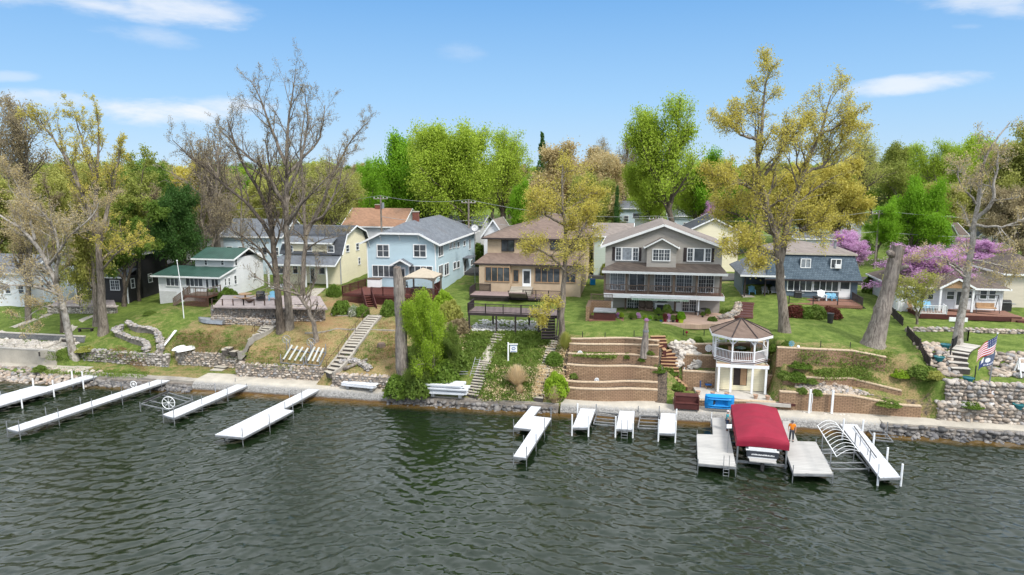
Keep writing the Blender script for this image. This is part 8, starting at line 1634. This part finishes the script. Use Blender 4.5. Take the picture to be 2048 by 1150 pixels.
g=line([(1900,715),(1903,700),(1918,688),(1935,682)],4);t_=thing('iron_railing','black iron railing at the head of the flagstone steps','railing',tuple(g[0]));railing(t_,[p-g[0] for p in g[::4]]+[g[-1]-g[0]],1.0,.14,'black',2.4,bal=.02,rail=.03)
poly=[tuple(G(*p)+Vector((0,0,.03))) for p in ((1858,706),(1882,704),(1898,722),(1899,738),(1876,740))];tag(MB().add(poly,[tuple(range(5))]).build('planting_bed',M['mulch']),'dark mulch planting bed between the picket fence and the flagstone steps','planting bed')
for (px,py,l) in ((1878,722,'teal glazed planter on the dark mulch bed'),(1891,697,'teal glazed planter at the top of the mulch bed'),(1936,764,'teal glazed planter at the foot of the flagstone steps'),(2037,818,'teal glazed planter on the boulder ledge by the picture edge')):pot(l,G(px,py),.42,.42,M['teal'],None,group='teal glazed planters',name='planter')
# ------------------------------------------------------------ flagpole and flags
g=G(1973,806);zt_=ztop(668,g.x,g.y)-g.z;t_=thing('flagpole','tall dark flagpole standing on the boulder ledge','flagpole',tuple(g));MB().tube([(0,0,-.3),(.08,0,zt_*.5),(.22,0,zt_)],[.06,.05,.035],8).build('pole',M['galv'],t_);MB().ball((.22,0,zt_+.05),.07,8,6).build('finial',M['white'],t_)
def flag(label,py0,py1,tip,cells,name='flag',W_=1.9,sag=.55):
 """a cloth hanging and blowing from the pole, colours by (u, v) cells"""
 x0=g.x+.2;za,zb=ztop(py0,x0,g.y),ztop(py1,x0,g.y);Hf=za-zb;t2=thing(name,label,'flag',(x0-.03,g.y,zb));n=34;m_=26
 def pt(u,v):w=u*W_;return (-w*.86,-.12*math.sin(u*7+v*1.2)-.25*u,v*Hf*(1-.12*u)-w*sag-.05*math.sin(u*6))
 groups={}
 for i in range(n):
  for j in range(m_):u,v=(i+.5)/n,(j+.5)/m_;groups.setdefault(cells(u,v),[]).append((i,j))
 for nm,lst in groups.items():
  mb=MB();[mb.add([pt(i/n,j/m_),pt((i+1)/n,j/m_),pt((i+1)/n,(j+1)/m_),pt(i/n,(j+1)/m_)],[(0,1,2,3)]) for i,j in lst];mb.build(nm[1],M[nm[0]],t2,True)
 return t2,pt
M['flagred']=m_plain('flag_red',(.50,.02,.04),(.42,.015,.03),4.,.8);M['flagblue']=m_plain('flag_navy',(.03,.05,.17),(.02,.04,.14),4.,.8);M['flaggrey']=m_plain('flag_slate',(.10,.13,.19),(.08,.1,.16),4.,.8)
t2,pt=flag('stars and stripes flag blowing from the top of the dark pole',669,699,None,lambda u,v:('flagblue','canton') if (u<.42 and v>.46) else (('flagred','red_stripes') if int((1-v)*13)%2==0 else ('white','white_stripes')),W_=1.95)
mb=MB()
for i in range(6):
 for j in range(5):
  p=Vector(pt(.035+i*.068,.51+j*.105));mb.ball((p.x,p.y-.02,p.z),(.028,.008,.028),6,4)
mb.build('stars',M['white'],t2)
def c2(u,v):
 if (u-.38)**2*3.2+(v-.55)**2<.05:return ('white','emblem')
 if v<.3 and .1<u<.6:return ('white' if int(u*38)%2 and .08<v<.24 else 'flagblue','lettering' if int(u*38)%2 and .08<v<.24 else 'lower_field')
 return ('flaggrey','field') if u<.62 else ('white' if (v>.45 and u<.85) else 'flagblue','fly_light' if (v>.45 and u<.85) else 'fly')
flag('smaller slate blue and white flag below the stars and stripes',703,724,None,c2,W_=1.7,sag=.42)
g2=G(1982,808);o=MB().lathe([(.34,0),(.36,.1),(.16,.2),(.12,.7),(.2,.95),(.1,1.2),(.01,1.25)],12).build('garden_statue',M['white'],None,True);o.location=g2;tag(o,'white garden sculpture at the foot of the dark flagpole','statue')
g2=G(1956,806);o=MB().tube([(0,0,-.1),(-.12,0,1.6)],.04,6).build('white_stake',M['white']);o.location=g2;tag(o,'slim white stake against the boulder wall near the flagpole','stake')
g2=G(2034,752);t_=thing('swing_bench','white swing bench on an easel frame at the edge of the lawn ledge','swing bench',tuple(g2));mb=MB()
for x in (0,2.0):mb.beam((x,-.5,0),(x,0,1.6),.09,.09).beam((x,.5,0),(x,0,1.6),.09,.09)
mb.beam((0,0,1.6),(2.,0,1.6),.1,.1).build('frame',M['white'],t_);MB().box(.2,1.8,-.3,.3,.5,.58).box(.2,1.8,.25,.32,.58,1.1).build('seat',M['white'],t_)
g2=G(1949,760);o=MB().tube([(0,0,-.1),(0,0,1.3)],.05,6).build('metal_post',M['black']);o.location=g2;tag(o,'short black post on the grass ledge before the flagpole','post')
weeds('patches of fresh green grass on the dry yellow slopes',[[(445,700),(560,690),(600,740),(470,735)],[(700,700),(780,660),(790,740),(700,730)],[(330,670),(430,655),(420,690),(330,700)]],90,.07,'weed',47,.1,'grass_patches')
# ------------------------------------------------------------ poles, wires, road, truck
wz=[]
def upole(label,px,Y,top,base=None):
 x,y,z=aty(px,top,Y);g=tz(x,y);t_=thing('utility_pole',label,'utility pole',(x,y,g),0,'utility poles behind the houses');h=z-g;MB().tube([(0,0,-.5),(0,0,h)],[.17,.12],8).build('pole',M['bark_grey'],t_);MB().box(-1.1,1.1,-.06,.06,h-.55,h-.42).build('crossarm',M['bark_grey'],t_)
 for k in (-1,-.4,.4,1):MB().tube([(k,0,h-.42),(k,0,h-.25)],.05,6).build('insulator',M['white'],t_)
 if px<800:MB().tube([(.3,-.05,h-2.0),(.3,-.05,h-1.1)],.24,10).build('transformer',M['galv'],t_)
 return (x,y,z)
Pp=[upole('utility pole rising in front of the orange roof',761,106,391),upole('utility pole beside the double trunk of the lime tree',937,106,399),upole('utility pole behind the low brown garage',1312,106,432),upole('utility pole beside the bright green maple',1759,104,421)]
def wire(label,a,b,sag=.6,r=.02):
 a,b=Vector(a),Vector(b);tag(MB().tube([a.lerp(b,k/16)-Vector((0,0,sag*4*(k/16)*(1-k/16))) for k in range(17)],r,4).build('power_line',M['galv']),label,'power line')
wire('power line running off behind the bare trees from the orange roof pole',aty(400,420,106),Pp[0]);wire('power line between the orange roof pole and the lime tree pole',Pp[0],Pp[1]);wire('power line from the lime tree pole across the brown hip roof',Pp[1],Pp[2],1.);wire('long power line passing behind the golden oak',Pp[2],Pp[3],1.2);wire('power line leaving the bright maple pole past the pale barked tree',Pp[3],aty(2150,436,104),.6)
lo=lambda p,d=3.2:(p[0],p[1],p[2]-d)
wire('lower cable strung from the orange roof pole to the lime tree pole',lo(Pp[0]),lo(Pp[1]),.5,.03);wire('lower cable across the roofs behind the taupe gable',lo(Pp[1]),lo(Pp[2],1.5),.9,.03);wire('lower cable past the mansard roof',lo(Pp[2],1.5),lo(Pp[3]),1.,.03);wire('lower cable behind the white cottage roof',lo(Pp[3]),aty(2150,474,104),.5,.03)
struct(extr([(98.5,5),(98.5,7.18),(104,7.32),(104,5)],-150,120,6.,.0).build('road',M['asphalt']))
g=Vector(aty(2040,505,100));gz_=tz(g.x,g.y)
t_=thing('pickup_truck','dark pickup truck parked on the street beyond the pale barked tree','truck',(g.x,g.y,gz_+.05),TH);prof_=[(-2.6,.5),(-2.6,1.1),(-.6,1.1),(-.45,1.75),(.9,1.78),(1.35,1.15),(2.5,1.05),(2.6,.5)]
MB().prism(prof_,-.9,.9,'y').build('body',m_plain('black_car_paint',(.015,.018,.022),(.02,.022,.028),1.,.2),t_);MB().prism([(-.35,1.2),(-.28,1.65),(.8,1.68),(1.1,1.2)],-.92,.92,'y').build('window',M['glass'],t_)
for x in (-1.7,1.7):
 for y in (-.85,.85):w_=MB().tube([(x,y-.12,.36),(x,y+.12,.36)],.37,16).build('wheel',M['darkplastic'],t_);MB().tube([(x,y-.13,.36),(x,y-.125,.36)],.2,12).build('rim',M['alu'],w_)
